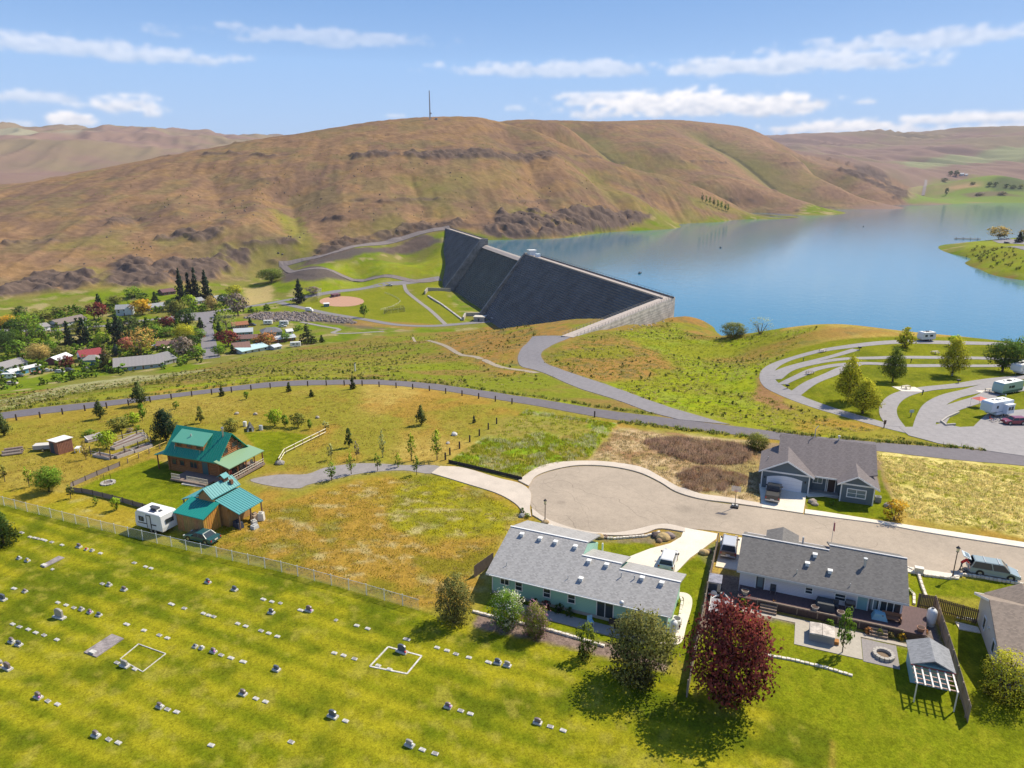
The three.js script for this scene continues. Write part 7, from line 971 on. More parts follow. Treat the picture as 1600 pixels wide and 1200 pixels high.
{ const p = P(1148,793),t = thing('basketball_hoop','portable basketball hoop with pale base at the kerb','basketball hoop',p,-.4); mb().box(-.5,0,-.4,.5,.28,.4).to('base',black,t); for (const s of [-.26,.26]) mb().tube([s,.28,-.1],[s,.42,-.1],.17,.17,10).to('weight',offWhite,t); mb().tube([0,.2,.1],[0,2.9,.25],.05).to('pole',black,t); mb().box(-.65,2.7,.5,.65,3.5,.54).to('backboard',new THREE.MeshPhysicalMaterial({ color: rgb(.8,.78,.8),roughness: .2,transmission: .7,thickness: 0 }),t); mb().tube([0,2.8,.2],[0,3.1,.5],.04).to('arm',black,t); const r = new THREE.TorusGeometry(.23,.02,6,18); r.rotateX(Math.PI / 2); r.translate(0,2.85,.8); part('rim',r,plain([.7,.1,.05],.4),t); }
function post(name,label,x,y,h,c,o = {}) { const t = thing(name,label,o.cat || 'post',P(x,y),o.turn || 0,o.group); mb().box(-.07,-.1,-.07,.07,h,.07).to('post',wood(c),t); if (o.head) mb().box(-o.head / 2,h - o.hh,.071,o.head / 2,h,.12).to(o.headName || 'panel',plain(o.hc || [.5,.5,.45],.6),t); return t; }
post('camp_sign','pale grey sign on a post in the inner campground island',1423,651.5,1.6,[.3,.22,.15],{ cat: 'sign',head: .9,hh: .6,hc: [.42,.50,.46] }); post('camp_sign','brown sign post beside the campground entrance road',1381,669,1.7,[.12,.08,.06],{ cat: 'sign',head: .5,hh: .8,hc: [.10,.06,.05] }); post('camp_post','dark service post at the inner campground bend',1441,617,1.2,[.05,.07,.06],{ head: .35,hh: .6,hc: [.05,.08,.07] }); post('camp_post','small green service post on the second campground island',1255,564,1.0,[.06,.12,.08],{ head: .3,hh: .4,hc: [.08,.2,.1] }); post('camp_post','white service post by the green travel trailer',1570,624,1.2,[.6,.6,.6],{ head: .3,hh: .4,hc: [.7,.7,.7] }); post('camp_post','dark service post near the olive campground tree',1423,567,1.2,[.05,.05,.05],{ head: .3,hh: .5,hc: [.05,.05,.05] });
for (const [x,y,lb] of [[1324,579,'black camp grill at the end of the inner campground loop'],[1343,547,'black camp grill on the outer campground loop'],[1497,599,'black camp grill beside the road under the yellow green tree'],[1230,607,'dark grill at the left campground bend']]) { const t = thing('camp_grill',lb,'grill',P(x,y)); mb().tube([0,0,0],[0,.7,0],.07).to('stand',black,t); mb().box(-.4,.65,-.3,.4,1.0,.3).to('firebox',black,t); mb().box(-.36,1.0,-.26,.36,1.03,.26).to('grate',darkGrey,t); }
function picnic(x,y,label,turn,c = [.62,.55,.45]) { const t = thing('picnic_table',label,'picnic table',P(x,y,.1),turn),m = wood(c); mb().box(-.95,.72,-.4,.95,.78,.4).to('table_top',m,t); for (const s of [-1,1]) { mb().box(-.95,.42,s * .62,.95,.47,s * .9).to('bench',m,t); mb().box(s * .6 - .05,0,-.75,s * .6 + .05,.72,-.65).box(s * .6 - .05,0,.65,s * .6 + .05,.72,.75).to('leg',darkGrey,t); } return t; }
picnic(1415,608,'pale picnic table on a concrete pad by the campground lawn',.3); picnic(1546,613,'tan picnic table left of the green travel trailer',.1); picnic(1461,553,'picnic table in the far campground lawn',.2); picnic(1265,585,'dark picnic table between the left campground loops',.7,[.3,.24,.2]); picnic(1285,550,'pale picnic table at the outer campground loop',.5);
for (const [x,y,r,lb] of [[1417,608,2.6,'light concrete pad under the pale campground picnic table'],[1546,613.5,2.2,'light concrete pad under the tan campground picnic table']]) { const p = P(x,y),t = thing('concrete_pad',lb,'slab',V(0,0,0)); const pts = [[-r,-r * .8],[r * 1.2,-r * .8],[r,r],[-r,r]].map(([a,b]) => V(p.x + a,0,p.z + b)); part('slab',drape(polyTris(pts,2),pts.map(q => [q.x,q.z]),.1,.25),SM.concretePale,t); }
{ const t = thing('sun_shelter','red canopy roof of a camp shelter behind the fifth wheel camper','canopy',P(1529,636),.3); mb().hull([[-1.4,1.9,-1.1],[1.4,1.9,-1.1],[1.4,1.9,1.1],[-1.4,1.9,1.1]],[[-.2,2.4,-.1],[.2,2.4,-.1],[.2,2.4,.1],[-.2,2.4,.1]]).to('canopy',plain([.62,.13,.10],.7),t); for (const a of [-1.3,1.3]) for (const b of [-1,1]) mb().tube([a,0,b],[a,1.9,b],.03).to('leg',steel,t); }
function bicycle(x,y,label,turn,c) { const t = thing('bicycle',label,'bicycle',P(x,y,.1),turn),fm = plain(c,.4); for (const a of [-.52,.52]) { const g = new THREE.TorusGeometry(.33,.025,6,22); g.translate(a,.35,0); part('wheel',g,rubber,t); } mb().tube([-.52,.35,0],[-.1,.8,0],.02).tube([-.1,.8,0],[.4,.82,0],.022).tube([-.12,.35,0],[.4,.82,0],.022).tube([-.12,.35,0],[-.1,.85,0],.02).tube([-.52,.35,0],[-.12,.35,0],.018).tube([.4,.85,0],[.52,.35,0],.02).to('frame',fm,t); mb().box(-.22,.86,-.07,.06,.92,.07).to('saddle',black,t); mb().tube([.4,.82,0],[.36,1.0,0],.02).tube([.36,1.0,-.28],[.36,1.0,.28],.018).to('handlebar',black,t); }
bicycle(1553,660,'blue bicycle in front of the fifth wheel camper',.3,[.03,.10,.45]); bicycle(1559,656,'dark bicycle leaning near the slide-out of the fifth wheel camper',-.4,[.06,.06,.07]); bicycle(1563,658,'lime bicycle right of the other two at the fifth wheel camper',.9,[.35,.45,.05]);
{ const t = thing('camp_chair','folding maroon camp chair below the overhang of the fifth wheel camper','chair',P(1548,658,.1),.5); const m = plain([.22,.03,.04],.8); mb().box(-.28,.4,-.26,.28,.44,.28).to('seat',m,t); mb().box(-.28,.44,-.3,.28,.95,-.26).to('backrest',m,t); for (const [a,b] of [[-.26,-.26],[.26,-.26],[-.26,.26],[.26,.26]]) mb().tube([a,0,b],[-a * .8,.42,-b * .8],.018).to('leg',steel,t); }
{ const t = thing('island_wall','low curved block wall round the tip of the campground grass island','wall',V(0,0,0)); for (const s of alongGround([[1497,646],[1479,654],[1471,660],[1478,665.5],[1492,664.5]],.62)) { const m = mb(); m.m = T4(s.x,s.y,s.z,s.turn); m.box(-.29,-.1,-.16,.29,.42,.16); m.to('block',stone,t); } }
function edging(q,label,h = .22,c = [.70,.64,.55],step = .42) { const t = thing('block_edging',label,'edging',V(0,0,0)); const ms = [0,1,2].map(i => plain(c.map(v => v * (.88 + i * .1)),.8)),g = [0,1].map(i => mb().box(-step / 2 + .03,-.1,-.13,step / 2 - .03,h + i * .03,.13).get()); alongGround(q,step).forEach((s,i) => { const m = part('block',g[i % 2],ms[(i * 5) % 3],t); m.position.set(s.x,s.y,s.z); m.rotation.y = s.turn; }); return t; }
edging([[741,957],[768,964],[800,972],[860,986],[905,999],[945,1011]],'cream block edging between the green house back lawn and the mulch bed'); edging([[858,822],[880,830],[910,838.5],[960,842.5],[1010,838.5],[1032,832]],'scalloped pale edging between the pavement and the green house front bed',.25);
edging([[1418,888],[1444.6,900],[1486,905],[1504,899],[1536,903.5],[1600,914.5],[1700,930]],'pale scalloped retaining edge below the minivan and lamp',.26); edging([[1435,899],[1440,916],[1446.7,934]],'pale stacked block wall between the deck house and the neighbouring lawn',.3); edging([[1420,922],[1428,930],[1428,944]],'curved cream edging round the small bed at the deck house corner',.2); edging([[1196,1024],[1240,1032],[1290,1044],[1330,1056]],'cream block edging across the deck house lawn',.15); edging([[1035,1006],[1049,1004],[1060,975],[1066,940],[1062,928]],'cream path kerb round the right end of the green house',.08);
{ const t = thing('garden_path','curved pale concrete path along the right end of the green house','path',V(0,0,0)); const [L,R] = ribbonPts([[1058,929],[1071,931],[1075,938],[1066,975],[1056,1003],[1048,1003]],.9,6),tris = []; for (let i = 0; i < L.length - 1; i++) tris.push([[L[i].x,L[i].z],[L[i + 1].x,L[i + 1].z],[R[i].x,R[i].z]],[[L[i + 1].x,L[i + 1].z],[R[i + 1].x,R[i + 1].z],[R[i].x,R[i].z]]); part('slab',drape(tris,[...L,...R.slice().reverse()].map(p => [p.x,p.z]),.08,.2),SM.concretePale,t); }
for (const [x,y,r,c,lb] of [[852,818,.45,[.5,.36,.2],'tan boulder at the foot of the turning circle lamp'],[937,840,.5,[.55,.4,.2],'golden boulder in the green house front bed, behind the roof corner'],[946,840,.35,[.2,.13,.1],'brown stone beside the golden boulder in the front bed'],[1024,838,.55,[.13,.1,.09],'dark boulder in the front bed near the driveway'],[1036,842,.75,[.55,.40,.19],'large golden boulder in the front bed near the driveway'],[1046,839,.6,[.33,.26,.24],'long grey stone right of the large golden boulder'],[1030,846,.4,[.3,.2,.12],'small brown boulder in front of the large golden boulder'],[1100,865,.5,[.58,.42,.2],'golden boulder between the driveway and the board fence'],[1107,863,.35,[.25,.17,.12],'brown stone beside the driveway golden boulder'],[710,680,.55,[.7,.68,.64],'white boulder in the tan field near the lot corner'],[700,693,.3,[.6,.55,.5],'small pale rock in the tan field below the white boulder'],[437,725,.6,[.4,.37,.33],'grey boulder at the end of the cream rail fence'],[815,807,.4,[.3,.3,.3],'grey stone at the drive edge left of the lamp']]) boulder(P(x,y),r,lb,c);
{
reseed(71); for (const [x,y,w,c,lb] of [[812,946,16,'deep','dark clipped shrub under the left windows of the green house'],[836,950,18,'deep','dark round shrub under the second window of the green house'],[853,952,17,'maroon','dark red shrub under the third window of the green house'],[872,957,18,'deep','dark shrub right of the dark red one at the green house'],[890,962,16,'deep','dark shrub beside the light blue chair'],[1053,1003,12,'olive','small bush at the bottom of the curved path'],[1058,945,9,'green','small plant in the narrow bed at the green house end'],[1161,944,13,'lime','leafy light plant beside the deck steps'],[1194,951,12,'olive','small olive shrub right of the left deck steps'],[1206,949,16,'rust','orange tinged shrub in front of the deck'],[1218,952,13,'gold','yellow shrub in front of the deck'],[1296,978,13,'green','green plant behind the fire pit'],[1355,990,13,'rust','red orange shrub in the bed below the deck, leftmost of four'],[1374,993,13,'olive','olive shrub in the bed below the deck, second of four'],[1391,996,11,'tanL','tan shrub in the bed below the deck, third of four'],[1407,999,13,'gold','yellow red shrub in the bed below the deck, rightmost of four'],[1440,982,14,'olive','olive shrub in the strip beside the big white tank'],[1444,992,12,'rust','brownish shrub below the white tank strip'],[1420,928,10,'green','small green shrub in the corner bed'],[816,803,12,'deep','low dark plant beside the concrete drive and lamp'],[824,809,9,'green','low green plant left of the lamp boulder'],[1300,789,10,'green','little shrub at the front lawn of the blue grey house'],[1341,781,12,'deep','dark shrub under the big double window'],[1322,778,10,'deep','dark shrub left under the big double window'],[1040,662,10,'sage','grey shrub']].slice(0,-1)) tree('shrub',c,x,y,y - w * .75,w,lb);
}
{
const bedWood = wood([.55,.50,.48]),soilM = M([.20,.14,.11],{ map: grit }); const beds = [[[150,712],[176,717],'front left'],[[180,716],[206,707.5],'front middle'],[[208,707],[236,698],'front right'],[[176,703],[226,686],'third from the front'],[[182,697],[222,681],'rearmost long']];
for (const [a0,b0,w] of beds) { const a = P(...a0),b = P(...b0),l = a.distanceTo(b),t = thing('raised_bed',`weathered timber raised bed in the vegetable garden, the ${w} one`,'raised bed',a,headingTo(a,b)); for (const z of [-.55,.55]) mb().box(0,-.1,z - .05,l,.5,z + .05).to('side_board',bedWood,t); for (const x of [.05,l - .05]) mb().box(x - .05,-.1,-.5,x + .05,.48,.5).to('end_board',bedWood,t); mb().box(.05,-.1,-.5,l - .05,.36,.5).to('soil',soilM,t); }
railFence([[142,711],[172.5,718.5],[237,696]],'grey timber fence round the front of the vegetable garden',1.6,wood([.36,.31,.29]),{ rails: [.3,.75],post: 2.6,r: .06,name: 'garden_fence',pm: wood([.10,.07,.06]) });
railFence([[237,695],[223,680],[185,690]],'grey timber fence at the back of the vegetable garden',1.6,wood([.5,.46,.44]),{ rails: [.6,1.0],post: 2.6,r: .05,name: 'garden_fence',pm: wood([.10,.07,.06]) });
const a = P(138,692),b = P(160,690),t = thing('cold_frame','white framed cold frame beside the rusty shed','cold frame',a,headingTo(P(137,693),P(158,688))); mb().box(0,0,-1.3,2.6,.45,0).to('box',bedWood,t); mb().slab([0,.5,.05],[2.6,.5,.05],[2.6,.9,-1.35],[0,.9,-1.35],.04).to('lid',plain([.36,.32,.30],.4),t); for (const x of [0,2.5]) mb().slab([x,.52,.06],[x + .1,.52,.06],[x + .1,.93,-1.36],[x,.93,-1.36],.03).to('lid_frame',white,t);
const c = thing('work_table','white work table standing against the rusty shed','table',P(123,706),.2); mb().box(-.4,.8,-.6,.4,.86,.6).to('table_top',white,c); for (const [x,z] of [[-.35,-.55],[.35,-.55],[-.35,.55],[.35,.55]]) mb().box(x - .04,0,z - .04,x + .04,.8,z + .04).to('leg',white,c);
const d = thing('small_trailer','tarpaulin covered small trailer behind the rusty shed','trailer',P(70,703),.2); mb().box(-1.5,.4,-.7,1.5,1.0,.7).to('box',plain([.42,.38,.36],.8),d); mb().box(-1.5,1,-.72,1.5,1.1,.72).to('tarpaulin',plain([.6,.57,.52],.7),d); wheels(d,[0],1.6,.8); mb().tube([-1.5,.45,0],[-2.6,.4,0],.05).to('hitch',black,d);
const e = thing('log_pile','grey log and timber pile in the dry grass at far left','log pile',P(20,709),.45); for (let i = 0; i < 9; i++) { const r = i < 5 ? 0 : i < 8 ? 1 : 2,k = i < 5 ? i : i < 8 ? i - 5 : 0; mb().tube([-1.5 + (i % 3) * .2,.2 + r * .32,(k - 2 + r * .5) * .38],[1.5 - (i % 2) * .3,.2 + r * .32,(k - 2 + r * .5) * .38],.19,.17,8).to('log',wood([.30 + .03 * (i % 3),.26,.22]),e); }
reseed(44); for (const [x,y,lb] of [[211,703,'low leafy crop patch in the garden, middle'],[196,708,'low leafy crop patch in the garden, near the front fence'],[240,690,'shrubby heap at the right corner of the vegetable garden'],[245,684,'dark shrub beyond the right corner of the vegetable garden'],[216,672,'pale leafless shrub behind the vegetable garden'],[203,676,'small shrub behind the vegetable garden']]) tree('shrub',['olive','green','bare','deep','bare','olive'][treeN % 6],x,y,y - 7,12,lb);
const h = thing('play_house','small white A-frame hutch with dark roof behind the log house','hutch',P(391,671),-1.2); mb().hull([[-.8,0,-.7],[1.4,0,-.7],[1.4,0,.7],[-.8,0,.7]].reverse(),[[-.8,1.3,-.05],[1.4,1.3,-.05],[1.4,1.3,.05],[-.8,1.3,.05]].reverse()).to('roof',darkGrey,h); mb().hull([[1.4,.0,-.65],[1.46,0,-.65],[1.46,0,.65],[1.4,0,.65]],[[1.4,1.2,-.05],[1.46,1.2,-.05],[1.46,1.2,.05],[1.4,1.2,.05]]).to('front',white,h); mb().box(1.45,0,-.25,1.48,.8,.25).to('door',black,h);
for (const [x,y,lb,c] of [[408,672,'pale barrel beside the white hutch',[.5,.52,.55]],[383,666,'white tank behind the white hutch',[.8,.8,.78]]]) { const t2 = thing('barrel',lb,'barrel',P(x,y)); mb().tube([0,0,0],[0,.9,0],.35,.35,10).to('body',plain(c,.5),t2); mb().tube([0,.9,0],[0,.95,0],.3,.3,10).to('lid',plain(c.map(v => v * .8),.5),t2); }
for (const [x,y,lb] of [[370,647,'pale rock ring left in the field above the log house'],[399,648,'pale rock ring right in the field above the log house'],[496,653,'flat pale rock heap right of the fruit tree row']]) boulder(P(x,y),.4,lb,[.42,.37,.3]);
const s = thing('lawn_fire_ring','round stone ring with iron poles on the left log house lawn','fire pit',P(169,755)); for (let i = 0; i < 12; i++) { const m = mb(); m.m = T4(Math.cos(i * .5236) * .85,0,Math.sin(i * .5236) * .85,-i * .5236); m.box(-.2,0,-.2,.2,.2,.2); m.to('stone',stone,s); } mb().tube([0,.02,0],[0,.06,0],.7,.7,12).to('ash_bed',plain([.2,.17,.15],.9),s); for (const x of [-.5,.5]) mb().tube([x,0,0],[x,1.5,0],.03).to('pole',black,s);
}
{
const a = PH(1418,1000,2.2),b = PH(1470,1007,2.2),turn = -.39,A = V(a.x,0,a.z),t = thing('garden_shed','small grey shingled shed with blue side wall and slatted front roof','shed',A,turn); mb().box(.15,0,.2,3.2,2.15,3.4).to('wall',siding([.30,.50,.55]),t); const r = mb(); r.slab([-.1,2.1,3.6],[1.75,2.9,3.6],[1.75,2.9,-.1],[-.1,2.1,-.1],.1); r.slab([1.752,2.9,3.6],[3.5,2.1,3.6],[3.5,2.1,-.1],[1.752,2.9,-.1],.1); r.to('roof',shingle([.33,.34,.36]),t); mb().box(-.1,2.0,3.6,3.5,2.12,3.66).to('fascia',plain([.28,.08,.08],.6),t);
for (let i = 0; i < 6; i++) mb().box(.1 + i * .62,1.95,3.66,.22 + i * .62,2.05,6.2).to('slat',plain([.8,.74,.68],.6),t); for (let i = 0; i < 4; i++) mb().box(0,1.86,3.9 + i * .65,3.4,1.94,3.98 + i * .65).to('purlin',plain([.55,.35,.3],.6),t); for (const [x,z] of [[.1,6.1],[3.2,6.1]]) mb().box(x,0,z,x + .1,1.9,z + .1).to('post',plain([.7,.64,.58],.6),t);
const u = thing('utility_box','pale utility box on the pavement beside the deck house','box',P(1435,896),-.39); mb().box(-.45,0,-.3,.45,.75,.3).to('cabinet',plain([.62,.58,.5],.6),u); mb().box(-.48,.75,-.33,.48,.82,.33).to('lid',plain([.7,.66,.58],.6),u);
const k = thing('ladder','aluminium step ladder lying against the slatted fence','ladder',P(1508,966),-.39); for (const z of [0,.4]) mb().box(-.9,.1,z,.9,.16,z + .05).to('rail',galv,k); for (let i = 0; i < 6; i++) mb().box(-.8 + i * .32,.11,.05,-.75 + i * .32,.15,.4).to('rung',galv,k);
const p = thing('patio_slab','concrete patio with a sunny corner beside the tan roofed house','slab',V(0,0,0)); const pts = toP([[1492,972],[1528,981],[1532,990],[1499,984]]); part('slab',drape(polyTris(pts,2),pts.map(q => [q.x,q.z]),.1,.2),SM.concretePale,p);
}
{
const gran = [plain([.10,.115,.15],.3),plain([.34,.32,.30],.5),plain([.20,.155,.155],.4)],edge = M([.82,.79,.72],{ map: rep(stainTex,.9),...DS }),turn = -.42,groundAt = (x,y) => P(x,y);
const upright = (x,y,s,i) => { const t = thing('gravestone',`upright ${['grey', 'pale', 'reddish'][i % 3]} gravestone on a pale base`,'gravestone',groundAt(x,y),turn + ((i * 37) % 7 - 3) * .02,'upright gravestones in the cemetery'); const w = .5 * s,h = .56 * s,d = .2 + .05 * s; mb().box(-w * .75,-.05,-d * .9,w * .75,.16,d * .9).to('base',edge,t); const sh = new THREE.Shape(); sh.moveTo(-w / 2,.16); sh.lineTo(w / 2,.16); sh.lineTo(w / 2,h * .8); sh.quadraticCurveTo(0,h * (i % 2 ? 1.12 : 1.0),-w / 2,h * .8); const g = new THREE.ExtrudeGeometry(sh,{ depth: d * .6,bevelEnabled: true,bevelSize: .03,bevelThickness: .03,bevelSegments: 1 }); g.translate(0,0,-d * .3); part('headstone',g,gran[i % 3],t); if (i % 4 === 1) part('flowers',new THREE.IcosahedronGeometry(.11,1).translate(w * .62,.26,d * .5),plain([[.6,.05,.05],[.7,.5,.05],[.5,.2,.5]][i % 3],.8),t); if (i % 5 === 2) mb().tube([w * .6,.16,.05],[w * .6,.4,.05],.08,.1,8).to('vase',white,t); return t; };
const flat = (x,y,s,i) => { const t = thing('grave_marker','flat pale stone marker set in the cemetery grass','grave marker',groundAt(x,y),turn + ((i * 31) % 9 - 4) * .02,'flat grave markers in the cemetery'); const w = .27 * s,d = .15; mb().box(-w,-.05,-d,w,.09,d).to('stone',edge,t); mb().hull([[-w * .75,.09,-d * .7],[w * .75,.09,-d * .7],[w * .75,.09,d * .7],[-w * .75,.09,d * .7]].reverse(),[[-w * .7,.16,-d * .65],[w * .7,.16,-d * .65],[w * .7,.11,d * .65],[-w * .7,.11,d * .65]].reverse()).to('plaque',i % 3 ? edge : gran[1],t); return t; };
const rows = [['row beside the left conifer','F34,832.5,1.4 47,839.5 54,841 59,842 66,843.5 71,845 81,847.5 97,852 U123.6,855,1 135,859,.5 144,861,.6 F157,865'],['row left of the slab','U30,873,.7 43,877,.8 F82,890,.6'],['short row below the trailer','F210,880 227.5,886 236,888.5'],['row below the coupe','F160,912.6 U170.6,915,.8 194,922,.9 325,910.5,1'],['upper left edge row','F22,920,1.2 U39,925,.7 4,937,1.4'],['row above the double headstone','F90.5,942 103.5,946 115.6,950 U127.5,953,.7 140.7,957.5,.8 154.7,962,.8'],['middle left, large and double','U93,965,2'],['mid right row','F268,944.5,1.4 288,951 318,959 326,962 334,964'],['row above the concrete slab','F198,976,1.3 225,985.5 249,993 261.5,997.5'],['row below the double headstone','F20,975.7 30.6,980 44.4,984 56,989 69,993 89,1000'],['pair left of the slab','U18.6,1003.5,1 29.5,1008,1'],['lower left corner pair','U1,1040,1.2 12,1045,1.4'],['row right of the thin frame','U305,1011,.6 315,1013.5,.6 333.6,1019,.9 F345.7,1024 361,1028.6,1.2 380,1034.5,1.3'],['row below the thin frame','F183,1036 U195,1041,1.3 F211,1046'],['row nearest the wire fence','U366.5,922,1 F411.6,937,1.2 424.7,940.7 438,943,.8 470,954,1.3 U483,954.7,1.2 F525,969.5,.6 557.5,978 574.6,982.7 635.6,999.5,1.4'],['row with flower vases','F371.6,975 384,979 408,986 420,990 433.5,995 U424,958,1'],['row left of the white frame','F522.5,1021 537,1024.7 554,1030'],['white framed plot','F591,1040.6 608.5,1046.5 U628,1018.8,1.6'],['row before the garden shrubs','F683,1012.5 698.5,1017 712.5,1022.5 732.7,1028 763.5,1035.4,1.2 U777.7,1036.5,1 792.7,1040.6,1'],['near row, left part','U60,1090,1.1 F75,1096 90,1101 U250,1105,.9 F262,1109 276,1113'],['near row, middle part','U380,1085,1 432,1047,1 F400,1092 415,1097 U520,1120,1.3 F540,1127'],['near row, right part','U700,1105,.9 F720,1111 735,1116 U840,1130,1 F860,1136 880,1142'],['bottom edge row','U150,1150,1 F170,1156 185,1161 330,1165 455,1160 U640,1165,1.1 F660,1172 680,1178']];
let gi = 0; for (const [rn,list] of rows) { let kind = 'F'; const cnt = { U: 0,F: 0 }; for (let e of list.split(' ')) { if (e[0] > '9') { kind = e[0]; e = e.slice(1); } const [x,y,z = 1] = e.split(',').map(Number),t = (kind === 'U' ? upright : flat)(x,y,z,gi++); t.userData.label = kind === 'U' ? `upright ${['grey', 'pale', 'reddish'][(gi - 1) % 3]} gravestone, ${nth[cnt.U++]} in the ${rn}` : `flat pale marker, ${nth[cnt.F++]} from the left in the ${rn}`; } }
[[[63,885],[70,887.5],[101,872],[92,869.5],'long narrow grey grave slab left of the middle of the cemetery'],[[131,1020],[151,1027.5],[193.6,998.5],[175,991.5],'large grey concrete grave slab near the bottom of the cemetery']].forEach(q => { const pts = toP(q.slice(0,4)),t = thing('grave_slab',q[4],'grave slab',V(0,0,0)); part('slab',drape(polyTris(pts,2),pts.map(p => [p.x,p.z]),.1,.2),M([.40,.35,.34],{ map: rep(stainTex,2),...DS }),t); const m = pts[0].clone().lerp(pts[1],.5).lerp(pts[2].clone().lerp(pts[3],.5),.1); const k = mb(); k.m = T4(m.x,.1,m.z,turn); k.box(-.35,0,-.2,.35,.14,.2); k.to('name_stone',edge,t); });
[[[606.7,1011],[659,1025],[636,1053],[578,1041.5],.16,'white kerb frame round the plot with one headstone'],[[216.6,1006.7],[259,1022],[223,1050],[188,1030],.07,'thin pale kerb frame round a plot near the tall dark headstone']].forEach(q => { const pts = toP(q.slice(0,4)),t = thing('plot_kerb',q[5],'kerb frame',V(0,0,0)); for (let i = 0; i < 4; i++) { const a = pts[i],b = pts[(i + 1) % 4],m = mb(); m.m = T4(a.x,0,a.z,headingTo(a,b)); m.box(0,-.05,-q[4] / 2,a.distanceTo(b),.07 + i * .004,q[4] / 2); m.to('kerb_bar',edge,t); } });
}
function townHouse(label,a0,b0,depth,wh,rise,wc,rc,o = {}) {
const a = P(...a0),b = P(...b0),L = a.distanceTo(b),t = thing(o.name || 'town_house',label,o.cat || 'house',V(a.x,Math.min(a.y,b.y),a.z),headingTo(a,b)),wm = plain(wc,.7),rm = M(rc,{ map: shingleTex,roughness: .85,...DS });
mb().box(0,-1.5,-depth,L,wh,0).to('wall',wm,t); const r = mb(),e = .5;
if (o.mono) r.slab([-e,wh + .1,e],[L + e,wh + .1,e],[L + e,wh + rise,-depth - e],[-e,wh + rise,-depth - e],.2);
else if (o.hip) { const k = Math.min(L * .3,depth * .5); r.hull([[-e,wh,e],[L + e,wh,e],[L + e,wh,-depth - e],[-e,wh,-depth - e]],[[k,wh + rise,-depth / 2 + .1],[L - k,wh + rise,-depth / 2 + .1],[L - k,wh + rise,-depth / 2 - .1],[k,wh + rise,-depth / 2 - .1]]); }
else { gableRoof(r,-e,L + e,e,wh - .1,-depth / 2,wh + rise,-depth - e,wh - .1,.2); const g = mb(); for (const x of [.01,L - .11]) g.prismX(x,x + .1,[[0,wh],[-depth,wh],[-depth / 2,wh + rise - .25]]); g.to('gable',wm,t); }
r.to('roof',o.metal ? plain(rc,.4) : rm,t); if (o.front) { const f = mb(); f.prismZ(-.4,1.8,[[L * .55,wh * .2],[L * .95,wh * .2],[L * .95,wh],[L * .75,wh + rise * .7],[L * .55,wh]].reverse()); f.to('porch',plain(o.front,.7),t); }
const n = Math.max(1,Math.round(L / 4)); for (let i = 0; i < n; i++) { const x = L * (i + .5) / n; if (i === (n >> 1) && n > 1) doorOn(t,x,0,.02,1.0,2.1,0,plain([.12,.08,.06],.6)); else windowOn(t,x,wh * .55,.02,1.3,1.0,0); if (o.two) windowOn(t,x,wh * .8,.02,1.2,1.0,0); }
if (o.chim) mb().box(L * .3,wh,-depth * .6,L * .3 + .8,wh + rise + .8,-depth * .6 + .8).to('chimney',plain([.3,.16,.12],.8),t); return t;
}
const GR = [.36,.34,.34],BR = [.26,.145,.125],WH = [.74,.74,.72];
townHouse('very long grey roofed building at the foot of the grass slope',[179,582],[256,573],16,2.6,3.4,[.25,.36,.44],GR,{});
townHouse('grey roofed wing at the right end of the long grey building',[259,570],[276,566],14,2.6,3,[.35,.35,.36],[.28,.28,.29]);
townHouse('white house with bright red roof and chimney',[128,566],[166,560],10,3.2,2.8,WH,[.36,.06,.07],{ chim: 1 });
townHouse('grey hip roofed annex with blue walls before the red roofed house',[130,572],[155,570],8,3.2,2.0,[.08,.22,.32],[.36,.34,.32],{ hip: 1 });
townHouse('maroon shed with a white pitched roof',[91,570],[113,562],7,2.6,1.8,[.20,.05,.06],[.78,.78,.78],{ metal: 1,name: 'town_shed',cat: 'shed' });
townHouse('grey roofed white house at the left edge of the town',[8,582],[44,572],10,2.6,2.2,[.60,.68,.74],GR);
townHouse('long white mobile home with blue side',[18,588.5],[64,578],5,2.8,.7,[.10,.34,.50],[.80,.80,.78],{ metal: 1,name: 'mobile_home',cat: 'mobile home' });
townHouse('blue grey two storey house with white porch',[182,494],[208,492],9,5.2,2.8,[.55,.62,.68],[.36,.38,.40],{ two: 1,front: [.7,.74,.78] });
townHouse('low grey roofed house with white garage on the town street',[234,486],[260,482],9,2.8,2.2,[.60,.63,.66],[.38,.40,.42]);
townHouse('brown roofed ranch house on the far town street',[92,512],[136,503],10,2.8,2.6,[.42,.44,.5],[.27,.22,.20]);
townHouse('small white cottage with grey roof on the far town street',[68,517],[79,515],8,2.8,2.0,WH,GR);
townHouse('brown roofed house with a cream carport roof',[245,547],[275,545],9,2.8,1.8,[.14,.09,.08],BR,{ chim: 1 });
townHouse('cream flat carport roof in front of the brown roofed house',[257,549.5],[271,548.5],4,2.2,.3,[.10,.07,.06],[.70,.62,.42],{ mono: 1,metal: 1,name: 'carport',cat: 'carport' });
townHouse('pale grey metal roofed house beside the cross street',[366,526],[395,524],9,2.8,1.8,[.22,.32,.36],[.48,.52,.54],{ metal: 1 });
townHouse('long brown roofed house below the pale grey one',[370,536],[403,534],8,2.6,1.8,[.18,.26,.3],BR);
townHouse('brown gabled house with yellow bush on the cross street',[366,553],[392,550],10,2.6,3,[.25,.17,.13],[.30,.17,.14]);
townHouse('long pale aqua metal roof at the edge of the grass slope',[379,553.5],[420,546.5],7,2.2,1.2,[.5,.55,.55],[.50,.70,.72],{ metal: 1,mono: 1,name: 'machine_shed',cat: 'shed' });
townHouse('small pale blue roofed shed right of the aqua metal roof',[429,547],[440,545],6,2,1,[.4,.42,.45],[.6,.64,.68],{ metal: 1,name: 'town_shed',cat: 'shed' });
townHouse('grey hip roofed house before the rubble slope',[410,527],[441,524],11,2.8,2.4,[.22,.26,.3],[.20,.20,.22],{ hip: 1 });
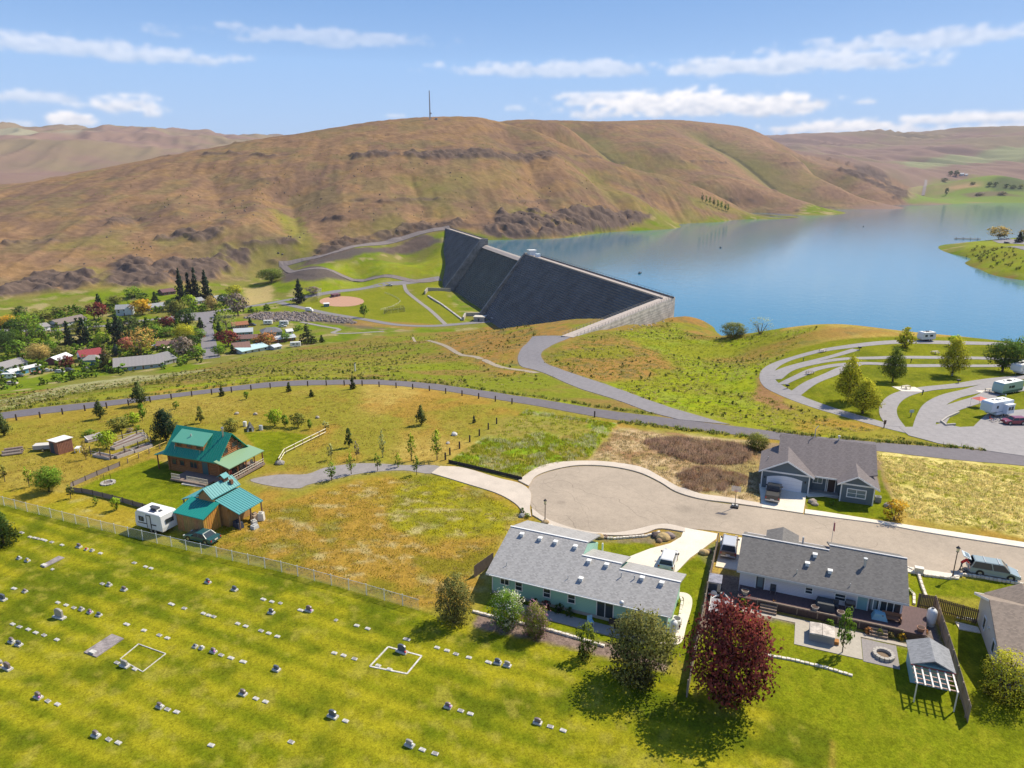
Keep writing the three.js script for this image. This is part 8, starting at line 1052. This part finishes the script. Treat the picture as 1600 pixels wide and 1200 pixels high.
townHouse('white flat roof beside the grey hip roofed house',[412,524],[427,523],6,2.4,.4,WH,[.8,.78,.74],{ mono: 1,metal: 1,name: 'carport',cat: 'carport' });
townHouse('low house with cream and blue roof patches at the town end',[432,536],[462,532],7,2.4,1.4,[.24,.10,.08],[.52,.55,.58],{ metal: 1 });
townHouse('rust orange roofed shed behind the pale grey metal roof',[364,514],[388,511.5],7,2.4,1.8,[.3,.2,.15],[.42,.17,.08],{ name: 'town_shed',cat: 'shed' });
townHouse('dark roofed house beneath the four spruces',[306,476],[320,474],9,2.8,2.2,[.3,.33,.38],[.36,.37,.40]);
townHouse('small grey roofed house right of the four spruces',[339,471],[352,469.5],8,2.6,2.0,[.3,.3,.34],[.42,.44,.47]);
townHouse('maroon roofed house left of the four spruces',[255,462],[275,459],9,2.8,2.2,[.16,.06,.07],[.2,.1,.11]);
townHouse('white hut at the right end of the near roofs',[449,523],[458,522],6,2.2,1.2,WH,WH,{ metal: 1,name: 'town_shed',cat: 'shed' });
townHouse('ball field dugout with blue side and white roof',[507,479.5],[514.5,479],4,2.4,.3,[.05,.18,.30],[.82,.82,.8],{ mono: 1,metal: 1,name: 'dugout',cat: 'dugout' });
townHouse('maroon ball field dugout on the far side of the infield',[521,465],[532,463],4,2.4,.4,[.14,.05,.06],[.2,.08,.09],{ mono: 1,metal: 1,name: 'dugout',cat: 'dugout' });
townHouse('small white farm building in the far valley',[1500,274],[1506,274],14,5,4,WH,WH,{ name: 'farm_building',cat: 'barn' }); townHouse('white farm shed right of the far valley farm building',[1508,274.5],[1512,274.5],12,4,3,WH,WH,{ name: 'farm_building',cat: 'barn' });
function farCar(x,y,turn,c,kind,label,name,cat) { const p = P(x,y); p.y += .1; const t = thing(name || 'parked_car',label,cat || 'car',p,turn); if (kind === 'camper') { mb().box(-3,.5,-1.2,3,2.9,1.2).to('body',plain(c,.4),t); mb().box(-2.9,2.9,-1.1,2.9,3.0,1.1).to('roof',white,t); mb().box(-1.6,1.6,1.2,-.4,2.3,1.23).box(.6,1.6,1.2,1.6,2.3,1.23).to('window',glass,t); wheels(t,[-.4,.5],2.4); } else if (kind === 'truck') { mb().box(-3.2,.9,-1.2,.9,3.2,1.2).to('cargo_box',plain(c,.4),t); mb().hull([[1,.5,-1],[2.9,.5,-1],[2.9,.5,1],[1,.5,1]].reverse(),[[1,2.3,-1],[2.2,2.3,-1],[2.2,2.3,1],[1,2.3,1]].reverse()).to('cab',plain(c,.4),t); mb().box(-3.2,.5,-1,1,.9,1).to('chassis',black,t); wheels(t,[-2,2],2.2,1.2); } else car(t,{ L: kind === 'pickup' ? 5.5 : 4.6,W: 1.9,H: kind === 'sedan' ? 1.45 : 1.75,belt: kind === 'sedan' ? .92 : 1.05,kind,color: c }); return t; }
farCar(484,487,-.25,[.78,.78,.76],'truck','white box truck on the road beside the ball field','box_truck','truck'); farCar(609,446.5,.25,[.72,.74,.76],'pickup','white pickup on the road above the ball field','town_pickup','pickup truck'); farCar(317,527,1.4,[.25,.03,.03],'suv','red car parked at the cross street'); farCar(419,507,0.1,[.76,.76,.74],'camper','white camper beside the rubble slope, left of two','camper','camper'); farCar(444,508,0,[.55,.57,.6],'camper','grey and white motor home beside the rubble slope, right of two','camper','camper'); farCar(442,511,0.1,[.72,.72,.72],'pickup','white pickup in front of the grey motor home','town_pickup','pickup truck'); farCar(462,542,.2,[.76,.76,.75],'camper','long white camper at the edge of the grass slope','camper','camper'); farCar(74,581,.5,[.62,.66,.7],'pickup','pale pickup right of the white mobile home','town_pickup','pickup truck'); farCar(94,582.5,.15,[.66,.66,.66],'suv','silver car beside the small maroon tree'); farCar(14,592,.1,[.70,.72,.74],'camper','white camper with blue front at the left edge of town','camper','camper'); farCar(30,589,.2,[.1,.09,.09],'suv','dark car before the white mobile home'); farCar(20,601,.15,[.62,.52,.44],'suv','tan car parked in the dry grass at far left'); farCar(56,584,.3,[.5,.15,.1],'sedan','reddish car before the end of the white mobile home'); farCar(108,580,.1,[.1,.1,.12],'suv','black car near the maroon shed'); farCar(136,577.5,.2,[.72,.72,.7],'sedan','white car on the lawn below the blue walled annex'); farCar(395,509,0,[.08,.08,.09],'suv','dark car between the rubble slope and the roofs');
farCar(1566,375,.1,[.7,.72,.74],'suv','white car in the peninsula car park'); farCar(1573,380.5,0,[.1,.06,.14],'suv','dark car on the peninsula road'); farCar(1574,374.5,0,[.65,.66,.66],'pickup','white pickup right of the white car on the peninsula','town_pickup','pickup truck');
{ const p = P(243,545),t = thing('white_boat','white boat on land behind the long grey roof','boat',p,-.9); mb().hull([[-3,.6,-.9],[2,.6,-.9],[3.5,.9,0],[2,.6,.9],[-3,.6,.9]],[[-3.2,1.8,-1.3],[2.4,1.8,-1.2],[4.4,2,0],[2.4,1.8,1.2],[-3.2,1.8,1.3]]).to('hull',white,t); mb().box(-1.5,1.8,-.8,1,2.5,.8).to('cabin',white,t); mb().box(-2.6,0,-.6,2,.6,.6).to('cradle',darkGrey,t); }
{ const p = P(672,187),t = thing('radio_mast','tall thin radio mast on the hilltop','mast',p); for (const [x,z] of [[0,1.2],[1,-.6],[-1,-.6]]) mb().tube([x,-2,z],[x * .4,46,z * .4],.42,.36,5).to('mast_leg',plain([.3,.32,.36],.6),t); for (let y = 3; y < 44; y += 4) { const k = 1 - y / 46 * .6; mb().tube([0,y,1.2 * k],[k,y + 2,-.6 * k],.15).tube([k,y,-.6 * k],[-k,y + 2,-.6 * k],.15).tube([-k,y,-.6 * k],[0,y + 2,1.2 * k],.15).to('brace',plain([.3,.32,.36],.6),t); } mb().tube([1.6,10,1],[2.2,10,1.8],1.6,1.2,10).to('dish',plain([.3,.3,.32],.5),t); mb().box(8,-1,-2,13,2.5,2).to('equipment_hut',plain([.35,.33,.3],.7),t); }
{
const p = P(555,580),t = thing('marker_post','white marker post standing alone in the grass slope','post',p); mb().tube([0,-.2,0],[0,2.4,0],.22,.22,8).to('shaft',offWhite,t); mb().tube([0,2.4,0],[0,2.6,0],.26,.2,8).to('cap',darkGrey,t); }
function tuftGeo(n,h,spread,wide,sd) { reseed(sd); const m = mb(); for (let i = 0; i < n; i++) { const a = rnd() * 6.28,r = spread * Math.sqrt(rnd()),x = Math.cos(a) * r,z = Math.sin(a) * r,b = rnd() * 6.28,dx = Math.cos(b) * wide,dz = Math.sin(b) * wide,l = rr(-.35,.35) * h,k = rr(-.35,.35) * h,y = h * rr(.6,1); m.tri([x - dx,-.02,z - dz],[x + dx,-.02,z + dz],[x + l,y,z + k]); } const g = m.get(),a = g.attributes.normal; for (let i = 0; i < a.count; i++) a.setXYZ(i,.12,.98,.12); return g; }
function bushGeo(sd,n = 90,leaf = .17) { const g = crownGeo('shrub',n,leaf,sd); return g; }
const tuftM = (c) => new THREE.MeshPhysicalMaterial({ color: rgb(...c),roughness: 1,specularIntensity: .1,transmission: .4,thickness: 0,side: THREE.DoubleSide });
function scatter(name,label,geo,mat,spots,tones = .25) {
const im = new THREE.InstancedMesh(geo,mat,spots.length),d = new THREE.Object3D(),c = new THREE.Color(); reseed(spots.length + 7);
spots.forEach(([x,z,s,hy = 1],i) => { d.position.set(x,groundY(x,z),z); d.rotation.set(0,rnd() * 6.28,0); d.scale.set(s,s * hy * rr(.75,1.2),s); d.updateMatrix(); im.setMatrixAt(i,d.matrix); const k = 1 + rr(-tones,tones); im.setColorAt(i,c.setRGB(k * rr(.92,1.08),k,k * rr(.9,1.1))); });
im.name = numbered(name); im.userData.kind = 'stuff'; im.userData.label = label; im.castShadow = im.receiveShadow = true; scene.add(im); return im;
}
function fill(q,n,smin,smax,test) { const pts = toP(q),xs = pts.map(p => p.x),zs = pts.map(p => p.z),x0 = Math.min(...xs),x1 = Math.max(...xs),z0 = Math.min(...zs),z1 = Math.max(...zs),out = []; let g = 0; while (out.length < n && g++ < n * 30) { const x = rr(x0,x1),z = rr(z0,z1); if (!inPoly(pts,x,z)) continue; if (test && !test(x,z)) continue; out.push([x,z,rr(smin,smax)]); } return out; }
const sheetIdx = SHEETS.map(s => { const xs = s.pts.map(p => p.x),zs = s.pts.map(p => p.z); return { s,x0: Math.min(...xs),x1: Math.max(...xs),z0: Math.min(...zs),z1: Math.max(...zs) }; });
const onSheet = (x,z) => sheetIdx.some(b => x > b.x0 && x < b.x1 && z > b.z0 && z < b.z1 && inPoly(b.s.pts,x,z));
const free = (x,z) => !onSheet(x,z);
reseed(501);
{ const slopeQ = [[0,645],[250,610],[450,593],[600,596],[760,617],[830,630],[860,600],[810,575],[805,545],[850,528],[780,512],[640,524],[460,546],[300,577],[200,592],[0,618]],meadowQ = [[860,590],[850,560],[900,532],[1050,500],[1110,527],[1220,518],[1280,510],[1240,545],[1190,575],[1190,620],[1300,655],[1450,696],[1190,668],[1060,640]];
const patch = (x,z) => free(x,z) && fbm(x / 22 + 3,z / 16 + 9,3) > .46;
scatter('sagebrush','small grey green sagebrush scattered over the slopes below the path',bushGeo(11,70,.2),leafMat('olive'),[...fill(slopeQ,1300,.35,1.1,patch),...fill(meadowQ,260,.35,.9,patch)].map(a => [...a,.75]));
scatter('low_bush','dark green low bushes scattered over the slopes',bushGeo(12,60,.22),leafMat('deep'),[...fill(slopeQ,420,.3,.9,patch),...fill(meadowQ,150,.3,.9,patch)].map(a => [...a,.8]));
scatter('slope_grass','tall bright grass tufts over the slopes',tuftGeo(14,.4,.5,.05,13),tuftM([.30,.33,.035]),[...fill(slopeQ,5000,.6,1.4,free),...fill(meadowQ,5000,.5,1.1,free)]);
scatter('slope_grass','pale straw tufts over the slopes',tuftGeo(12,.4,.4,.05,14),tuftM([.56,.46,.2]),[...fill(slopeQ,3500,.7,1.5,patch),...fill(meadowQ,2600,.5,1.1,patch)]); }
{ const brownLot = toP([[742,683],[790,652],[835,648],[930,662],[900,690],[840,676],[800,690]]),lot = [[703,722],[823,641],[963,662],[917,719],[880,723],[840,734],[815,747]]; scatter('lot_grass','tall lush grass filling the vacant green lot',tuftGeo(16,.36,.4,.035,15),tuftM([.42,.46,.035]),fill(lot,2000,.6,1.4,(x,z) => free(x,z) && fbm(x / 4,z / 4,3) > .36 && (!inPoly(brownLot,x,z) || rnd() < .2))); scatter('lot_grass','pale seed heads among the vacant lot grass',tuftGeo(14,.6,.3,.025,16),tuftM([.6,.6,.34]),fill(lot,800,.5,1.1,(x,z) => fbm(x / 2.3 + 9,z / 2.3,4) > .52 && !inPoly(brownLot,x,z)));
const straw = [[1372,712],[1500,723],[1640,738],[1640,842],[1580,834],[1425,808],[1398,775]]; scatter('dry_grass','pale straw grass in the field right of the blue grey house',tuftGeo(16,.26,.4,.035,17),tuftM([.85,.72,.30]),fill(straw,3200,.6,1.4,(x,z) => free(x,z) && fbm(x / 2.2 + 8,z / 2,3) > .42)); scatter('dry_grass','green grass among the straw field',tuftGeo(14,.24,.35,.035,18),tuftM([.38,.40,.03]),fill(straw,1400,.6,1.3,free));
const fieldQ = [[330,862],[345,825],[420,790],[520,764],[610,748],[680,744],[760,773],[812,802],[780,850],[745,905],[735,945],[650,948],[450,891]],tanQ = [[10,672],[250,630],[480,610],[660,618],[790,640],[695,716],[560,722],[480,735],[440,735],[500,680],[380,672],[330,660],[240,715],[120,765],[0,770]];
scatter('field_grass','short green tufts in the field below the gravel drive',tuftGeo(12,.14,.35,.035,19),tuftM([.38,.35,.03]),fill(fieldQ,3500,.6,1.3,free)); scatter('field_grass','straw coloured tufts in the field below the gravel drive',tuftGeo(12,.14,.35,.03,20),tuftM([.6,.47,.18]),fill(fieldQ,2200,.5,1.2,(x,z) => fbm(x / 2.6 + 3,z / 1.4 + 70,4) > .52));
scatter('field_grass','dry tufts in the tan field below the path',tuftGeo(10,.14,.4,.04,21),tuftM([.52,.36,.11]),fill(tanQ,4000,.6,1.3,free)); scatter('field_grass','olive tufts in the tan field below the path',tuftGeo(10,.14,.4,.04,22),tuftM([.33,.3,.035]),fill(tanQ,2600,.6,1.3,free));
const verge = [...alongGround([[970,660],[1060,671],[1130,679],[1190,686]],.35),...alongGround([[1200,672],[1280,683],[1400,692],[1500,701],[1560,706]],.3),...alongGround([[0,643.5],[130,628],[250,616],[437,594.5],[550,592],[724,604],[835,620],[937,637],[1020,648]],.8)].map(s => [s.x + rr(-.8,.8),s.z + rr(-.9,.5),rr(.7,1.5)]).filter(a => free(a[0],a[1]));
scatter('verge_growth','rough green verge growth along the asphalt path',bushGeo(23,60,.2),leafMat('green'),verge.map(a => [a[0],a[1],a[2] * .55,.8])); scatter('verge_growth','tall verge grass along the asphalt path',tuftGeo(16,.7,.4,.05,24),tuftM([.30,.30,.08]),verge.map(a => [a[0] + rr(-.6,.6),a[1] + rr(-.6,.6),a[2]]));
const dry = [[1005,690],[1060,684],[1120,690],[1178,700],[1165,725],[1100,724],[1040,712]],dry2 = [[1058,742],[1090,730],[1165,742],[1160,758],[1120,768],[1075,766]];
scatter('dead_brush','heaped brown dead tumbleweeds on the dirt lot',tuftGeo(90,.75,.55,.022,25),tuftM([.42,.29,.21]),[...fill(dry,420,.7,1.7),...fill(dry2,160,.5,1.5)].map(a => [...a,.7]),.3);
scatter('dead_brush','rust brown dead brush on the dirt lot',tuftGeo(90,.7,.5,.022,26),tuftM([.38,.22,.13]),[...fill(dry,110,.4,1.3),...fill(dry2,120,.5,1.5)].map(a => [...a,.5]),.3);
scatter('dirt_weeds','straw weeds on the dirt lot',tuftGeo(14,.4,.35,.03,27),tuftM([.55,.44,.22]),fill([[962,672],[1180,694],[1188,785],[1060,762],[1010,735],[925,716]],2200,.5,1.2,free)); }
{ const rock = new THREE.IcosahedronGeometry(.5,1); { const a = rock.attributes.position; for (let i = 0; i < a.count; i++) { const x = a.getX(i),y = a.getY(i),z = a.getZ(i),k = .7 + .6 * fbm(x * 3 + 5,y * 3 + z * 2.3,2); a.setXYZ(i,x * k,y * k,z * k); } rock.computeVertexNormals(); }
scatter('rubble_stones','grey and brown stones of the rubble slope beside the town',rock,M([.20,.165,.15]),fill([[382,497],[400,489],[480,488],[545,498],[560,507],[500,502],[430,503]],900,.9,2.6,free),.35);
scatter('hill_rocks','dark basalt blocks fallen below the ledges of the hill',rock,M([.13,.10,.08]),[...fill([[470,262],[860,262],[1030,345],[900,366],[700,352],[560,370],[470,400],[300,430],[60,440],[100,400],[300,300]],200,.8,2.2,(x,z) => fbm(x / 40,z / 40,3) > .56)],.3);
scatter('hill_scrub','dark scrub dots on the hillside',bushGeo(31,40,.25),leafMat('olive'),fill([[100,300],[400,240],[700,200],[860,240],[1100,310],[1000,345],[860,362],[700,345],[560,365],[420,410],[60,440]],260,.7,1.6,(x,z) => fbm(x / 50 + 4,z / 50,3) > .5),.35);
scatter('shore_stones','pale stones along the near lake shore and dam foot',rock,M([.42,.38,.34]),fill([[960,512],[1050,495],[1050,500],[975,522]],120,.4,1.1),.2);
scatter('town_scrub','hedges and scrub filling the town yards',bushGeo(33,70,.2),leafMat('green'),fill([[0,500],[120,480],[330,470],[440,480],[360,500],[350,560],[300,570],[180,588],[0,610]],900,1.2,4.6,(x,z) => free(x,z) && fbm(x / 16,z / 16,3) > .5),.35);
scatter('peninsula_scrub','scrub on the peninsula shore',bushGeo(34,70,.2),leafMat('olive'),fill([[1506,405],[1520,384],[1600,395],[1600,434],[1545,420]],90,.8,2.2),.3); }
renderer.render(scene,camera);
